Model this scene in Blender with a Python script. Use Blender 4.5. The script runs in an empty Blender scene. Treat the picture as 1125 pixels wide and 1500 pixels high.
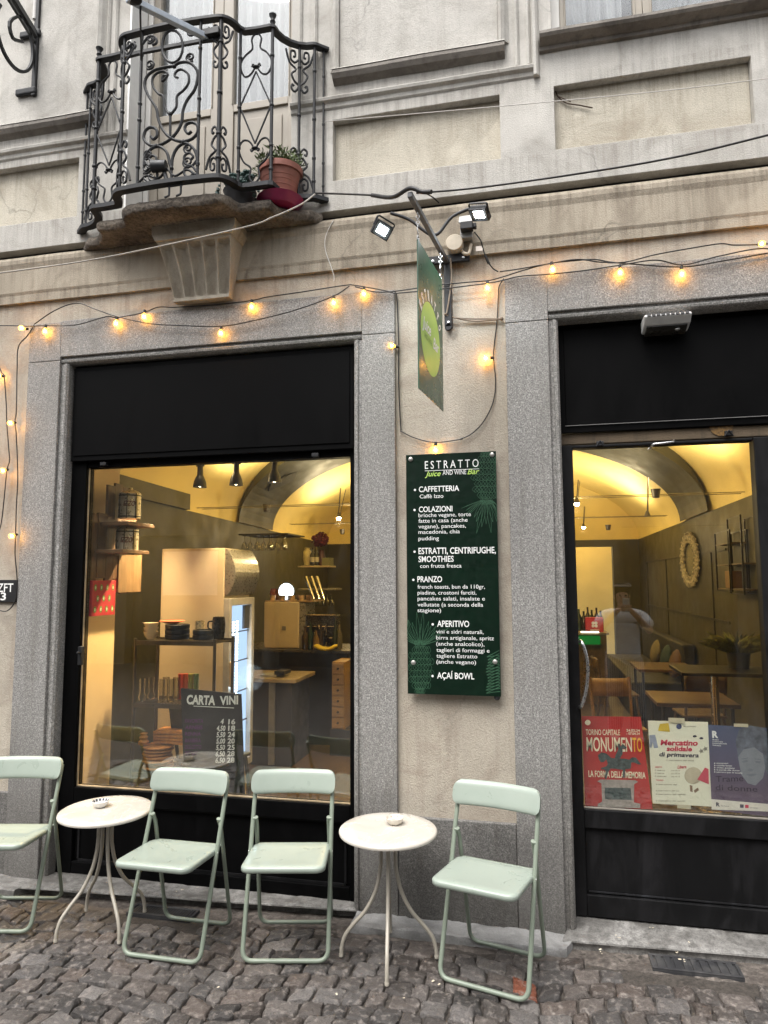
import bpy, bmesh, math, random
from mathutils import Vector, Matrix, noise
random.seed(7)
R = math.radians
C = bpy.context.scene.collection
scene = bpy.context.scene

# ------------------------------------------------------------------ camera
YAW, PITCH, ROLL, FPX = R(12.4), R(5.7), R(-0.25), 1000.0
CAM = Vector((0, -3.6, 1.73))
_f = Vector((-math.sin(YAW), math.cos(YAW), 0)); _r = Vector((math.cos(YAW), math.sin(YAW), 0)); _u = Vector((0, 0, 1))
CF = _f*math.cos(PITCH) + _u*math.sin(PITCH)
_u2 = _u*math.cos(PITCH) - _f*math.sin(PITCH)
CR = _r*math.cos(ROLL) + _u2*math.sin(ROLL)
CU = _u2*math.cos(ROLL) - _r*math.sin(ROLL)
cd = bpy.data.cameras.new('camera'); cam = bpy.data.objects.new('camera', cd); C.objects.link(cam)
M = Matrix((CR, CU, -CF)).transposed().to_4x4(); M.translation = CAM
cam.matrix_world = M
cd.sensor_fit = 'VERTICAL'; cd.sensor_height = 36.0; cd.lens = 36.0*FPX/1500.0
cd.clip_start = 0.05; cd.clip_end = 300
scene.camera = cam

def ray(x, y): return CR*((x-562.5)/FPX) - CU*((y-750)/FPX) + CF
def at(x, y, Y=0.0):
    d = ray(x, y); return CAM + d*((Y-CAM.y)/d.y)
def onx(x, y, X):
    d = ray(x, y); return CAM + d*((X-CAM.x)/d.x)
def onz(x, y, Z):
    d = ray(x, y); return CAM + d*((Z-CAM.z)/d.z)

# ------------------------------------------------------------------ light
SUN_EL, SUN_AZ = R(62), R(205)
world = bpy.data.worlds.new('World'); scene.world = world; world.use_nodes = True
wn = world.node_tree; wn.nodes.clear()
sky = wn.nodes.new('ShaderNodeTexSky'); sky.sky_type = 'NISHITA'; sky.sun_disc = False
sky.sun_elevation = SUN_EL; sky.sun_rotation = SUN_AZ; sky.dust_density = 4.0; sky.air_density = 1.0
hs = wn.nodes.new('ShaderNodeHueSaturation'); hs.inputs['Saturation'].default_value = 0.18
bg = wn.nodes.new('ShaderNodeBackground'); bg.inputs['Strength'].default_value = 0.15
wo = wn.nodes.new('ShaderNodeOutputWorld')
wn.links.new(sky.outputs[0], hs.inputs['Color']); wn.links.new(hs.outputs[0], bg.inputs['Color']); wn.links.new(bg.outputs[0], wo.inputs['Surface'])
sl = bpy.data.lights.new('sun', 'SUN'); sl.energy = 1.4; sl.angle = R(40); sl.color = (1.0, 0.97, 0.93)
sun = bpy.data.objects.new('sun', sl); C.objects.link(sun)
sd = Vector((math.sin(SUN_AZ)*math.cos(SUN_EL), math.cos(SUN_AZ)*math.cos(SUN_EL), math.sin(SUN_EL)))
sun.rotation_euler = sd.to_track_quat('Z', 'Y').to_euler(); sun.location = (0, -6, 9)
vs = scene.view_settings; vs.view_transform = 'Standard'; vs.look = 'None'; vs.exposure = 1.2; vs.gamma = 1.0
cy = scene.cycles
cy.max_bounces = 8; cy.transparent_max_bounces = 12; cy.diffuse_bounces = 4; cy.glossy_bounces = 4
cy.sample_clamp_indirect = 4.0; cy.use_denoising = True

def lamp(name, loc, energy, color, radius=0.03, kind='POINT', aim=None, spot=None):
    l = bpy.data.lights.new(name, kind); l.energy = energy; l.color = color
    if kind in ('POINT', 'SPOT'): l.shadow_soft_size = radius
    if kind == 'SPOT': l.spot_size = spot; l.spot_blend = 0.6
    o = bpy.data.objects.new(name, l); C.objects.link(o); o.location = loc
    if aim is not None: o.rotation_euler = (Vector(loc)-Vector(aim)).to_track_quat('Z', 'Y').to_euler()
    return o

# ------------------------------------------------------------------ materials
class NT:
    def __init__(s, name):
        s.m = bpy.data.materials.new(name); s.m.use_nodes = True; s.t = s.m.node_tree; s.t.nodes.clear()
        s.out = s.t.nodes.new('ShaderNodeOutputMaterial')
    def n(s, typ, **kw):
        nd = s.t.nodes.new('ShaderNode'+typ)
        for k, v in kw.items():
            if k in nd.inputs: nd.inputs[k].default_value = v
            else: setattr(nd, k, v)
        return nd
    def l(s, a, b): s.t.links.new(a, b)
    def coord(s):
        return s.n('TexCoord').outputs['Object']
    def geo(s): return s.n('NewGeometry').outputs['Position']
    def noise(s, vec, scale, detail=4, rough=0.55, dist=0.0):
        n = s.n('TexNoise'); n.inputs['Scale'].default_value = scale; n.inputs['Detail'].default_value = detail
        n.inputs['Roughness'].default_value = rough; n.inputs['Distortion'].default_value = dist
        s.l(vec, n.inputs['Vector']); return n.outputs['Fac']
    def ramp(s, fac, stops):
        r = s.n('ValToRGB'); e = r.color_ramp.elements
        while len(e) < len(stops): e.new(0.5)
        for i, (p, c) in enumerate(stops):
            e[i].position = p; e[i].color = (c[0], c[1], c[2], 1) if hasattr(c, '__len__') else (c, c, c, 1)
        s.l(fac, r.inputs['Fac']); return r.outputs['Color']
    def mix(s, fac, a, b, mode='MIX'):
        m = s.n('Mix', data_type='RGBA', blend_type=mode)
        for sock, v in ((m.inputs[0], fac), (m.inputs[6], a), (m.inputs[7], b)):
            if isinstance(v, (int, float)): sock.default_value = v
            elif isinstance(v, tuple): sock.default_value = (v[0], v[1], v[2], 1)
            else: s.l(v, sock)
        return m.outputs[2]
    def bump(s, h, strength, dist=0.01):
        b = s.n('Bump'); b.inputs['Strength'].default_value = strength; b.inputs['Distance'].default_value = dist
        s.l(h, b.inputs['Height']); return b.outputs['Normal']
    def scale(s, vec, sc):
        mp = s.n('Mapping'); mp.inputs['Scale'].default_value = sc; s.l(vec, mp.inputs['Vector']); return mp.outputs['Vector']
    def bsdf(s, col, rough=0.5, metal=0.0, normal=None, **kw):
        p = s.n('BsdfPrincipled')
        for nm, v in (('Base Color', col), ('Roughness', rough), ('Metallic', metal)):
            if isinstance(v, (int, float)): p.inputs[nm].default_value = v
            elif isinstance(v, tuple): p.inputs[nm].default_value = (v[0], v[1], v[2], 1)
            else: s.l(v, p.inputs[nm])
        for k, v in kw.items():
            p.inputs[k.replace('_', ' ')].default_value = v
        if normal is not None: s.l(normal, p.inputs['Normal'])
        s.l(p.outputs[0], s.out.inputs['Surface']); return s.m

def srgb(h):
    h = h.lstrip('#'); c = [int(h[i:i+2], 16)/255 for i in (0, 2, 4)]
    return tuple(x/12.92 if x <= 0.04045 else ((x+0.055)/1.055)**2.4 for x in c)

MC = {}
def simple(name, col, rough=0.5, metal=0.0, var=0.12, sc=14.0, bump=0.0, bsc=60.0, **kw):
    """painted or plain surface with a little uneven wear"""
    if name in MC: return MC[name]
    t = NT(name); v = t.geo() if kw.pop('world', False) else t.coord()
    a = t.noise(v, sc, 5, 0.6)
    lo = tuple(max(0, c*(1-var*1.6)) for c in col); hi = tuple(min(1, c*(1+var)) for c in col)
    colr = t.ramp(a, [(0.28, lo), (0.72, hi)])
    rr = t.ramp(t.noise(v, sc*2.3, 3), [(0.3, max(0.02, rough-min(0.08, var*0.6))), (0.7, min(1, rough+min(0.10, var*0.7)))])
    nm = t.bump(t.noise(v, bsc, 4), bump, 0.004) if bump else None
    MC[name] = t.bsdf(colr, rr, metal, nm, **kw); return MC[name]

def emit(name, col, strength):
    if name in MC: return MC[name]
    t = NT(name); e = t.n('Emission'); e.inputs['Color'].default_value = (*col, 1); e.inputs['Strength'].default_value = strength
    t.l(e.outputs[0], t.out.inputs['Surface']); MC[name] = t.m; return t.m

def mat_plaster(name, c1, c2, dirt, bump=0.35, streak=0.5, ledges=(), cracks=0.0):
    t = NT(name); v = t.geo()
    big = t.noise(v, 1.3, 6, 0.6, 0.3); mid = t.noise(v, 7, 5, 0.62); fine = t.noise(v, 130, 4, 0.7); blot = t.noise(v, 3.1, 8, 0.68, 0.6)
    c = t.mix(t.ramp(big, [(0.33, 0.0), (0.67, 1.0)]), c1, c2)
    c = t.mix(t.ramp(blot, [(0.48, 0.0), (0.68, 0.65)]), c, dirt)
    st = t.noise(t.scale(v, (9, 9, 0.55)), 2.0, 6, 0.62)
    c = t.mix(t.ramp(st, [(0.52, 0.0), (0.74, streak)]), c, dirt)
    c = t.mix(t.ramp(mid, [(0.35, 0.25), (0.65, 0.0)]), c, tuple(x*0.62 for x in c1))
    c = t.mix(t.ramp(fine, [(0.30, 0.38), (0.55, 0.0)]), c, tuple(x*0.45 for x in c1))
    if ledges:          # run-off stains under the ledges
        sp = t.n('SeparateXYZ'); t.l(v, sp.inputs[0]); drip = t.ramp(t.noise(t.scale(v, (16, 16, 0.8)), 2.0, 5, 0.7), [(0.46, 0.0), (0.66, 1.0)])
        for z in ledges:
            mr = t.n('MapRange'); mr.inputs['From Min'].default_value = z-0.30; mr.inputs['From Max'].default_value = z; mr.inputs['To Min'].default_value = 0.0; mr.inputs['To Max'].default_value = 0.55; t.l(sp.outputs['Z'], mr.inputs['Value'])
            lt = t.n('Math', operation='LESS_THAN'); t.l(sp.outputs['Z'], lt.inputs[0]); lt.inputs[1].default_value = z
            mu = t.n('Math', operation='MULTIPLY'); t.l(mr.outputs[0], mu.inputs[0]); t.l(lt.outputs[0], mu.inputs[1])
            m2_ = t.n('Math', operation='MULTIPLY'); t.l(mu.outputs[0], m2_.inputs[0]); t.l(drip, m2_.inputs[1]); c = t.mix(m2_.outputs[0], c, tuple(x*0.8 for x in dirt))
    if cracks:
        wn_ = t.n('TexNoise'); wn_.inputs['Scale'].default_value = 3.0; wn_.inputs['Detail'].default_value = 6; t.l(v, wn_.inputs['Vector'])
        av = t.n('VectorMath', operation='MULTIPLY_ADD'); t.l(wn_.outputs['Color'], av.inputs[0]); av.inputs[1].default_value = (0.5, 0.5, 0.5); t.l(v, av.inputs[2])
        cr = t.n('TexVoronoi', feature='DISTANCE_TO_EDGE'); cr.inputs['Scale'].default_value = 1.15; t.l(av.outputs[0], cr.inputs['Vector'])
        ln_ = t.ramp(cr.outputs['Distance'], [(0.0, cracks), (0.010, 0.0)]); msk = t.ramp(t.noise(v, 0.9, 3), [(0.50, 0.0), (0.60, 1.0)])
        c = t.mix(t.mix(1.0, ln_, msk, 'MULTIPLY'), c, tuple(x*0.35 for x in c1))
        pt = t.ramp(t.noise(v, 0.8, 2, 0.4, 1.2), [(0.600, 0.0), (0.612, 0.35)]); c = t.mix(pt, c, tuple(min(1, x*1.12) for x in c1))
    h = t.mix(0.5, fine, t.mix(0.6, mid, blot))
    return t.bsdf(c, 0.9, 0, t.bump(h, bump, 0.02))

def mat_granite(name, dark=1.0):
    t = NT(name); v = t.geo()
    g1 = t.noise(v, 125, 3, 0.75); g2 = t.noise(v, 260, 2, 0.7); g3 = t.noise(v, 48, 3, 0.6); big = t.noise(v, 2.2, 6, 0.6)
    c = t.ramp(g1, [(0.36, 0.038*dark), (0.46, 0.185*dark), (0.55, 0.34*dark), (0.70, 0.64*dark)])
    c2 = t.ramp(g2, [(0.38, 0.02*dark), (0.52, 0.26*dark), (0.66, 0.66*dark)])
    c = t.mix(0.35, c, c2)
    c = t.mix(t.ramp(g3, [(0.42, 0.35), (0.60, 0.0)]), c, (0.07*dark, 0.072*dark, 0.078*dark))
    c = t.mix(t.ramp(big, [(0.35, 0.42), (0.66, 0.0)]), c, (0.13*dark, 0.128*dark, 0.125*dark))
    st = t.noise(t.scale(v, (6, 6, 0.5)), 2.0, 6, 0.65); c = t.mix(t.ramp(st, [(0.52, 0.0), (0.72, 0.45)]), c, (0.09*dark, 0.083*dark, 0.072*dark))
    # rising damp and splash dirt near the street
    sp = t.n('SeparateXYZ'); t.l(v, sp.inputs[0])
    wob = t.n('Math', operation='MULTIPLY_ADD'); t.l(t.noise(v, 3.5, 5), wob.inputs[0]); wob.inputs[1].default_value = 0.9; t.l(sp.outputs['Z'], wob.inputs[2])
    mr = t.n('MapRange'); mr.inputs['From Min'].default_value = 0.45; mr.inputs['From Max'].default_value = 1.35; mr.inputs['To Min'].default_value = 0.80; mr.inputs['To Max'].default_value = 0.0
    t.l(wob.outputs[0], mr.inputs['Value'])
    c = t.mix(mr.outputs[0], c, t.mix(0.75, c, (0.045, 0.042, 0.038)))
    c = t.mix(1.0, c, (1.16, 1.12, 1.055), 'MULTIPLY')
    return t.bsdf(c, 0.72, 0, t.bump(g1, 0.5, 0.006))

def mat_glass(name, tint=(0.93, 0.95, 0.93), boost=1.0):
    t = NT(name)
    tr = t.n('BsdfTransparent'); tr.inputs[0].default_value = (*tint, 1)
    gl = t.n('BsdfGlossy'); gl.inputs['Roughness'].default_value = 0.015
    fr = t.n('Fresnel'); fr.inputs['IOR'].default_value = 1.5
    m0 = t.n('Math', operation='MULTIPLY'); t.l(fr.outputs[0], m0.inputs[0]); m0.inputs[1].default_value = boost
    m = t.n('Math', operation='MINIMUM'); t.l(m0.outputs[0], m.inputs[0]); m.inputs[1].default_value = 0.24
    mx = t.n('MixShader'); t.l(m.outputs[0], mx.inputs[0]); t.l(tr.outputs[0], mx.inputs[1]); t.l(gl.outputs[0], mx.inputs[2])
    v = t.geo(); sm = t.ramp(t.noise(t.scale(v, (3.0, 1.0, 1.2)), 2.2, 7, 0.72, 0.8), [(0.48, 0.0), (0.80, 0.014)])
    df = t.n('BsdfDiffuse'); df.inputs[0].default_value = (0.7, 0.7, 0.68, 1); m2 = t.n('MixShader'); t.l(sm, m2.inputs[0]); t.l(mx.outputs[0], m2.inputs[1]); t.l(df.outputs[0], m2.inputs[2])
    t.l(m2.outputs[0], t.out.inputs['Surface']); return t.m

def mat_wood(name, c1, c2, axis=(1.5, 14, 14), rough=0.55):
    t = NT(name); v = t.coord()
    w = t.noise(t.scale(v, axis), 6.0, 6, 0.65, 0.8); k = t.noise(v, 4.0, 4)
    c = t.mix(t.ramp(w, [(0.3, 0.0), (0.7, 1.0)]), c1, c2)
    c = t.mix(t.ramp(k, [(0.4, 0.4), (0.65, 0.0)]), c, tuple(x*0.5 for x in c1))
    return t.bsdf(c, rough, 0, t.bump(w, 0.25, 0.004))

def mat_cobble():
    t = NT('porphyry_setts'); v = t.geo()
    at_ = t.n('Attribute', attribute_name='tint'); tc = at_.outputs['Color']
    f = t.noise(v, 160, 4, 0.7); m_ = t.noise(v, 34, 5, 0.65); b = t.noise(v, 1.6, 4)
    c = t.mix(t.ramp(f, [(0.32, 0.75), (0.56, 0.0)]), tc, (0.018, 0.015, 0.013))
    c = t.mix(t.ramp(m_, [(0.52, 0.0), (0.68, 0.7)]), c, (0.33, 0.29, 0.26))
    c = t.mix(t.ramp(b, [(0.38, 0.45), (0.62, 0.0)]), c, t.mix(0.55, c, (0.02, 0.017, 0.015)))
    r = t.ramp(t.noise(v, 5.5, 4), [(0.35, 0.26), (0.65, 0.60)])
    h = t.mix(0.45, m_, f)
    return t.bsdf(c, r, 0, t.bump(h, 1.0, 0.014))

def mat_slab():
    t = NT('weathered_stone_slab'); v = t.geo()
    a = t.noise(v, 9, 8, 0.7, 0.5); f = t.noise(v, 60, 4, 0.7); b = t.noise(v, 3, 5)
    c = t.mix(t.ramp(a, [(0.35, 0.0), (0.65, 1.0)]), (0.060, 0.049, 0.040), (0.21, 0.175, 0.14))
    c = t.mix(t.ramp(b, [(0.46, 0.0), (0.64, 0.8)]), c, (0.30, 0.255, 0.20))
    c = t.mix(t.ramp(f, [(0.35, 0.6), (0.55, 0.0)]), c, (0.02, 0.015, 0.012))
    return t.bsdf(c, 0.95, 0, t.bump(t.mix(0.5, a, f), 0.9, 0.03))

def mat_worn_black(name, base=0.010, dust=(0.05, 0.048, 0.05), amt=0.5, rough=0.42, spec=0.5):
    t = NT(name); v = t.geo()
    s = t.noise(t.scale(v, (3, 3, 1)), 2.2, 8, 0.7, 0.8); f = t.noise(v, 55, 5, 0.7)
    c = t.mix(t.ramp(s, [(0.46, 0.0), (0.76, amt)]), (base, base, base*1.08), dust)
    c = t.mix(t.ramp(f, [(0.60, 0.0), (0.75, 0.25)]), c, dust)
    r = t.ramp(s, [(0.35, rough), (0.7, min(1, rough+0.3))])
    return t.bsdf(c, r, 0, t.bump(f, 0.08, 0.003), Specular_IOR_Level=spec)

def mat_step():
    t = NT('worn_stone_step'); v = t.geo()
    a = t.noise(v, 4.5, 8, 0.72, 0.4); f = t.noise(v, 120, 4, 0.7); g = t.noise(v, 26, 6, 0.7)
    c = t.mix(t.ramp(a, [(0.36, 0.0), (0.64, 1.0)]), (0.085, 0.08, 0.073), (0.30, 0.29, 0.272))
    c = t.mix(t.ramp(g, [(0.40, 0.55), (0.56, 0.0)]), c, (0.06, 0.055, 0.05))
    c = t.mix(t.ramp(f, [(0.34, 0.55), (0.52, 0.0)]), c, (0.05, 0.05, 0.05))
    return t.bsdf(c, t.ramp(a, [(0.3, 0.35), (0.7, 0.75)]), 0, t.bump(t.mix(0.5, f, g), 0.5, 0.008))

PL_LOW = mat_plaster('ochre_plaster', (0.42, 0.365, 0.285), (0.32, 0.275, 0.21), (0.13, 0.10, 0.072), 0.45, 0.6, (3.80, 3.56), 0.8)
PL_PIER = mat_plaster('cream_roughcast', (0.48, 0.43, 0.355), (0.41, 0.36, 0.29), (0.24, 0.185, 0.14), 0.6, 0.4, (3.50,), 0.5)
PL_UP = mat_plaster('grey_limewash', (0.55, 0.527, 0.483), (0.47, 0.448, 0.41), (0.27, 0.245, 0.21), 0.45, 0.45, (4.62, 4.475, 4.03), 0.7)
PL_PANEL = mat_plaster('cream_limewash', (0.58, 0.535, 0.44), (0.51, 0.468, 0.385), (0.29, 0.24, 0.175), 0.5, 0.5, (4.41,), 0.7)
PL_MOULD = mat_plaster('pale_moulding', (0.52, 0.50, 0.46), (0.45, 0.43, 0.39), (0.21, 0.185, 0.155), 0.35, 0.6)
PL_DARKLEDGE = mat_plaster('dark_ledge', (0.27, 0.245, 0.215), (0.17, 0.152, 0.132), (0.045, 0.038, 0.033), 0.5, 0.7)  # darker plaster for the ledges and sill, with near-black streaks
GRANITE = mat_granite('grey_granite', 1.0)
GRANITE_D = mat_granite('dark_granite', 0.72)
BLACK = mat_worn_black('black_paint', 0.0016, (0.0050, 0.0048, 0.0052), 0.5, 0.45, 0.06)
BLACK_D = mat_worn_black('dusty_black_paint', 0.004, (0.024, 0.023, 0.025), 0.55, 0.5, 0.18)
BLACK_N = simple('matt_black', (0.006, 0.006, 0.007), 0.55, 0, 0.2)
IRON = mat_worn_black('wrought_iron', 0.010, (0.042, 0.045, 0.052), 0.7, 0.40, 0.35)
STEP = mat_step(); COB = mat_cobble(); SLAB = mat_slab()
GLASS = mat_glass('window_glass', (0.97, 0.98, 0.96), 3.0)
GLASS_UP = mat_glass('upper_glass', (0.95, 0.96, 0.96), 0.7)
WHITE_TXT = simple('white_print', (0.78, 0.78, 0.76), 0.5, 0, 0.02)
GREENBOARD = simple('dark_green_panel', (0.0028, 0.0125, 0.0066), 0.40, 0, 0.15, Specular_IOR_Level=0.2)
GREENLINE = simple('green_linework', (0.045, 0.115, 0.065), 0.4, 0, 0.15)
LIME_TXT = simple('lime_print', (0.42, 0.62, 0.13), 0.5, 0, 0.05)
SAGE = simple('sage_plastic', (0.275, 0.335, 0.275), 0.36, 0, 0.035, 5, 0.03, 260)
_t = NT('sage_plastic_wet'); _v = _t.coord(); _oi = _t.n('ObjectInfo'); _av = _t.n('VectorMath', operation='ADD'); _t.l(_v, _av.inputs[0]); _cb = _t.n('CombineXYZ'); _t.l(_oi.outputs['Random'], _cb.inputs[0]); _sc = _t.n('VectorMath', operation='SCALE'); _t.l(_cb.outputs[0], _sc.inputs[0]); _sc.inputs['Scale'].default_value = 37.0; _t.l(_sc.outputs[0], _av.inputs[1]); _w = _av.outputs[0]
_n1 = _t.noise(_w, 9, 6, 0.65, 0.9); _n2 = _t.noise(_w, 60, 5, 0.7); _n3 = _t.noise(_w, 240, 2, 0.5)
_c = _t.ramp(_n1, [(0.3, (0.275,0.320,0.274)), (0.7, (0.295,0.338,0.292))]); _c = _t.mix(_t.ramp(_n2, [(0.60, 0.0), (0.80, 0.14)]), _c, (0.21,0.25,0.205)); _c = _t.mix(_t.ramp(_n3, [(0.72, 0.0), (0.80, 0.35)]), _c, (0.14,0.15,0.12))
SAGE = _t.bsdf(_c, _t.ramp(_n1, [(0.30, 0.24), (0.70, 0.40)]), 0, _t.bump(_n2, 0.05, 0.004))
SAGE_T = simple('sage_tube', (0.20, 0.235, 0.185), 0.34, 0, 0.05, 9)
_t = NT('ivory_enamel'); _v = _t.coord(); _a = _t.noise(_v, 7, 6, 0.65, 0.6); _b = _t.noise(_v, 90, 4, 0.7)
_c = _t.ramp(_a, [(0.35, (0.455,0.42,0.365)), (0.6, (0.51,0.478,0.425))]); _c = _t.mix(_t.ramp(_b, [(0.66, 0.0), (0.78, 0.25)]), _c, (0.26,0.225,0.18))
TBL = _t.bsdf(_c, _t.ramp(_a, [(0.40, 0.16), (0.60, 0.34)]), 0, _t.bump(_b, 0.03, 0.003))
TBL_LEG = simple('ivory_tube', (0.36, 0.33, 0.275), 0.32, 0, 0.05, 9)
STEEL = simple('brushed_steel', (0.55, 0.55, 0.55), 0.28, 1.0, 0.08, 40)
RUST = mat_plaster('rusty_shutter_slat', (0.135, 0.098, 0.06), (0.08, 0.058, 0.038), (0.03, 0.022, 0.015), 0.5, 0.7)
CABLE = simple('black_cable', (0.010, 0.009, 0.008), 0.5, 0, 0.2)
CABLE_G = simple('grey_cable', (0.22, 0.20, 0.175), 0.6, 0, 0.2)
CABLE_W = simple('pale_cable', (0.55, 0.53, 0.50), 0.6, 0, 0.1)

# ------------------------------------------------------------------ mesh builder
WO = {}
class MB:
    def __init__(s): s.v = []; s.f = []; s.sm = []; s.mi = []; s.cur = 0; s.tint = None
    def add(s, vs, fs, smooth=False):
        b = len(s.v); s.v += [Vector(p) for p in vs]
        for f in fs: s.f.append(tuple(i+b for i in f)); s.sm.append(smooth); s.mi.append(s.cur)
        return b
    def box(s, x0, x1, y0, y1, z0, z1):
        if x0 > x1: x0, x1 = x1, x0
        if y0 > y1: y0, y1 = y1, y0
        if z0 > z1: z0, z1 = z1, z0
        s.add([(x0,y0,z0),(x1,y0,z0),(x1,y1,z0),(x0,y1,z0),(x0,y0,z1),(x1,y0,z1),(x1,y1,z1),(x0,y1,z1)],
              [(0,3,2,1),(4,5,6,7),(0,1,5,4),(1,2,6,5),(2,3,7,6),(3,0,4,7)]); return s
    def obox(s, c, ax, ay, az, hx, hy, hz):
        c = Vector(c); vs = []
        for k in (-1, 1):
            for (i, j) in ((-1,-1),(1,-1),(1,1),(-1,1)): vs.append(c+ax*hx*i+ay*hy*j+az*hz*k)
        s.add(vs, [(0,3,2,1),(4,5,6,7),(0,1,5,4),(1,2,6,5),(2,3,7,6),(3,0,4,7)]); return s
    def prism(s, pts, d, smooth_side=False):
        """closed polygon pts (3D) extruded along vector d"""
        n = len(pts); d = Vector(d)
        vs = [Vector(p) for p in pts] + [Vector(p)+d for p in pts]
        b = s.add(vs, [tuple(range(n)), tuple(range(2*n-1, n-1, -1))])
        for i in range(n):
            j = (i+1) % n; s.f.append((b+j, b+i, b+n+i, b+n+j)); s.sm.append(smooth_side); s.mi.append(s.cur)
        return s
    def poly(s, pts): s.add(pts, [tuple(range(len(pts)))]); return s
    def tube(s, path, r, n=8, closed=False, cap=True, flat=None):
        P = [Vector(p) for p in path]; m = len(P)
        if m < 2: return s
        rs = r if hasattr(r, '__len__') else [r]*m
        T = []
        for i in range(m):
            a = P[(i-1) % m] if (closed or i > 0) else P[i]; b = P[(i+1) % m] if (closed or i < m-1) else P[i]
            t = (b-a); T.append(t.normalized() if t.length > 1e-9 else Vector((0,0,1)))
        up = Vector((0,0,1)) if abs(T[0].z) < 0.9 else Vector((1,0,0))
        N = (up - T[0]*up.dot(T[0])).normalized(); vs = []
        for i in range(m):
            N = (N - T[i]*N.dot(T[i]))
            if N.length < 1e-6: N = T[i].orthogonal()
            N.normalize(); B = T[i].cross(N)
            for k in range(n):
                a = 2*math.pi*(k+0.5)/n
                vs.append(P[i]+(N*math.cos(a)+B*math.sin(a))*rs[i])
        fs = []; 
        for i in range(m if closed else m-1):
            i2 = (i+1) % m
            for k in range(n):
                k2 = (k+1) % n; fs.append((i*n+k, i*n+k2, i2*n+k2, i2*n+k))
        b = s.add(vs, fs, n > 4)
        if cap and not closed:
            s.f.append(tuple(b+k for k in range(n-1,-1,-1))); s.sm.append(False); s.mi.append(s.cur)
            s.f.append(tuple(b+(m-1)*n+k for k in range(n))); s.sm.append(False); s.mi.append(s.cur)
        return s
    def lathe(s, prof, c, n=24, axis='Z', a0=0.0):
        """profile [(r,h)...] spun round c"""
        c = Vector(c); vs = []; m = len(prof)
        for (r, h) in prof:
            for k in range(n):
                a = a0+2*math.pi*k/n; x, y = r*math.cos(a), r*math.sin(a)
                vs.append(c + (Vector((x,y,h)) if axis == 'Z' else Vector((x,-h,y)) if axis == 'Y' else Vector((h,x,y))))
        fs = []
        for i in range(m-1):
            for k in range(n):
                k2 = (k+1) % n; fs.append((i*n+k, i*n+k2, (i+1)*n+k2, (i+1)*n+k))
        b = s.add(vs, fs, True)
        if prof[0][0] > 1e-6: s.f.append(tuple(b+k for k in range(n-1,-1,-1))); s.sm.append(False); s.mi.append(s.cur)
        if prof[-1][0] > 1e-6: s.f.append(tuple(b+(m-1)*n+k for k in range(n))); s.sm.append(False); s.mi.append(s.cur)
        return s
    def ball(s, c, r, n=12, sx=1, sy=1, sz=1):
        c = Vector(c); m = n//2; vs = []; fs = []
        for i in range(m+1):
            a = math.pi*i/m
            for k in range(n):
                b = 2*math.pi*k/n; vs.append(c+Vector((r*sx*math.sin(a)*math.cos(b), r*sy*math.sin(a)*math.sin(b), r*sz*math.cos(a))))
        for i in range(m):
            for k in range(n):
                k2 = (k+1) % n; fs.append((i*n+k, (i+1)*n+k, (i+1)*n+k2, i*n+k2))
        s.add(vs, fs, True); return s
    def grid(s, fn, nu, nv, smooth=True):
        vs = [fn(i/nu, j/nv) for j in range(nv+1) for i in range(nu+1)]
        fs = [(j*(nu+1)+i, j*(nu+1)+i+1, (j+1)*(nu+1)+i+1, (j+1)*(nu+1)+i) for j in range(nv) for i in range(nu)]
        s.add(vs, fs, smooth); return s
    def build(s, name, mats, parent=None, bevel=0.0, seg=2, weld=False):
        me = bpy.data.meshes.new(name)
        if not isinstance(mats, (list, tuple)): mats = [mats]
        vs = [Vector(v) for v in s.v]
        if parent is not None: org = WO[parent]
        else:
            lo = [min(v[i] for v in vs) for i in range(3)]; hi = [max(v[i] for v in vs) for i in range(3)]
            org = Vector(((lo[0]+hi[0])/2, (lo[1]+hi[1])/2, lo[2]))
        me.from_pydata([tuple(v-org) for v in vs], [], s.f)
        for m in mats: me.materials.append(m)
        for i, p in enumerate(me.polygons): p.use_smooth = s.sm[i]; p.material_index = s.mi[i]
        if s.tint is not None:
            a = me.color_attributes.new('tint', 'FLOAT_COLOR', 'POINT')
            for i, c in enumerate(s.tint): a.data[i].color = (*c, 1)
        bm = bmesh.new(); bm.from_mesh(me)
        if weld: bmesh.ops.remove_doubles(bm, verts=bm.verts, dist=1e-5)
        bmesh.ops.recalc_face_normals(bm, faces=bm.faces); bm.to_mesh(me); bm.free()
        if any(s.sm): me.set_sharp_from_angle(angle=R(48))
        o = bpy.data.objects.new(name, me); C.objects.link(o); WO[o] = org
        if parent is not None: o.parent = parent
        else: o.location = org
        if bevel:
            b = o.modifiers.new('bevel', 'BEVEL'); b.width = bevel; b.segments = seg; b.limit_method = 'ANGLE'; b.angle_limit = R(40)
        return o

def tag(o, label=None, cat=None, group=None, kind=None):
    if label: o['label'] = label
    if cat: o['category'] = cat
    if group: o['group'] = group
    if kind: o['kind'] = kind
    return o
def thing(name, label, cat, loc=(0,0,0), group=None):
    o = bpy.data.objects.new(name, None); C.objects.link(o); o.location = loc; o.empty_display_size = 0.1
    WO[o] = Vector(loc); tag(o, label, cat, group); return o
def copy_tree(o, parent=None):
    c = o.copy(); C.objects.link(c)
    if parent is not None: c.parent = parent
    for ch in list(o.children): copy_tree(ch, c)
    return c

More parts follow.
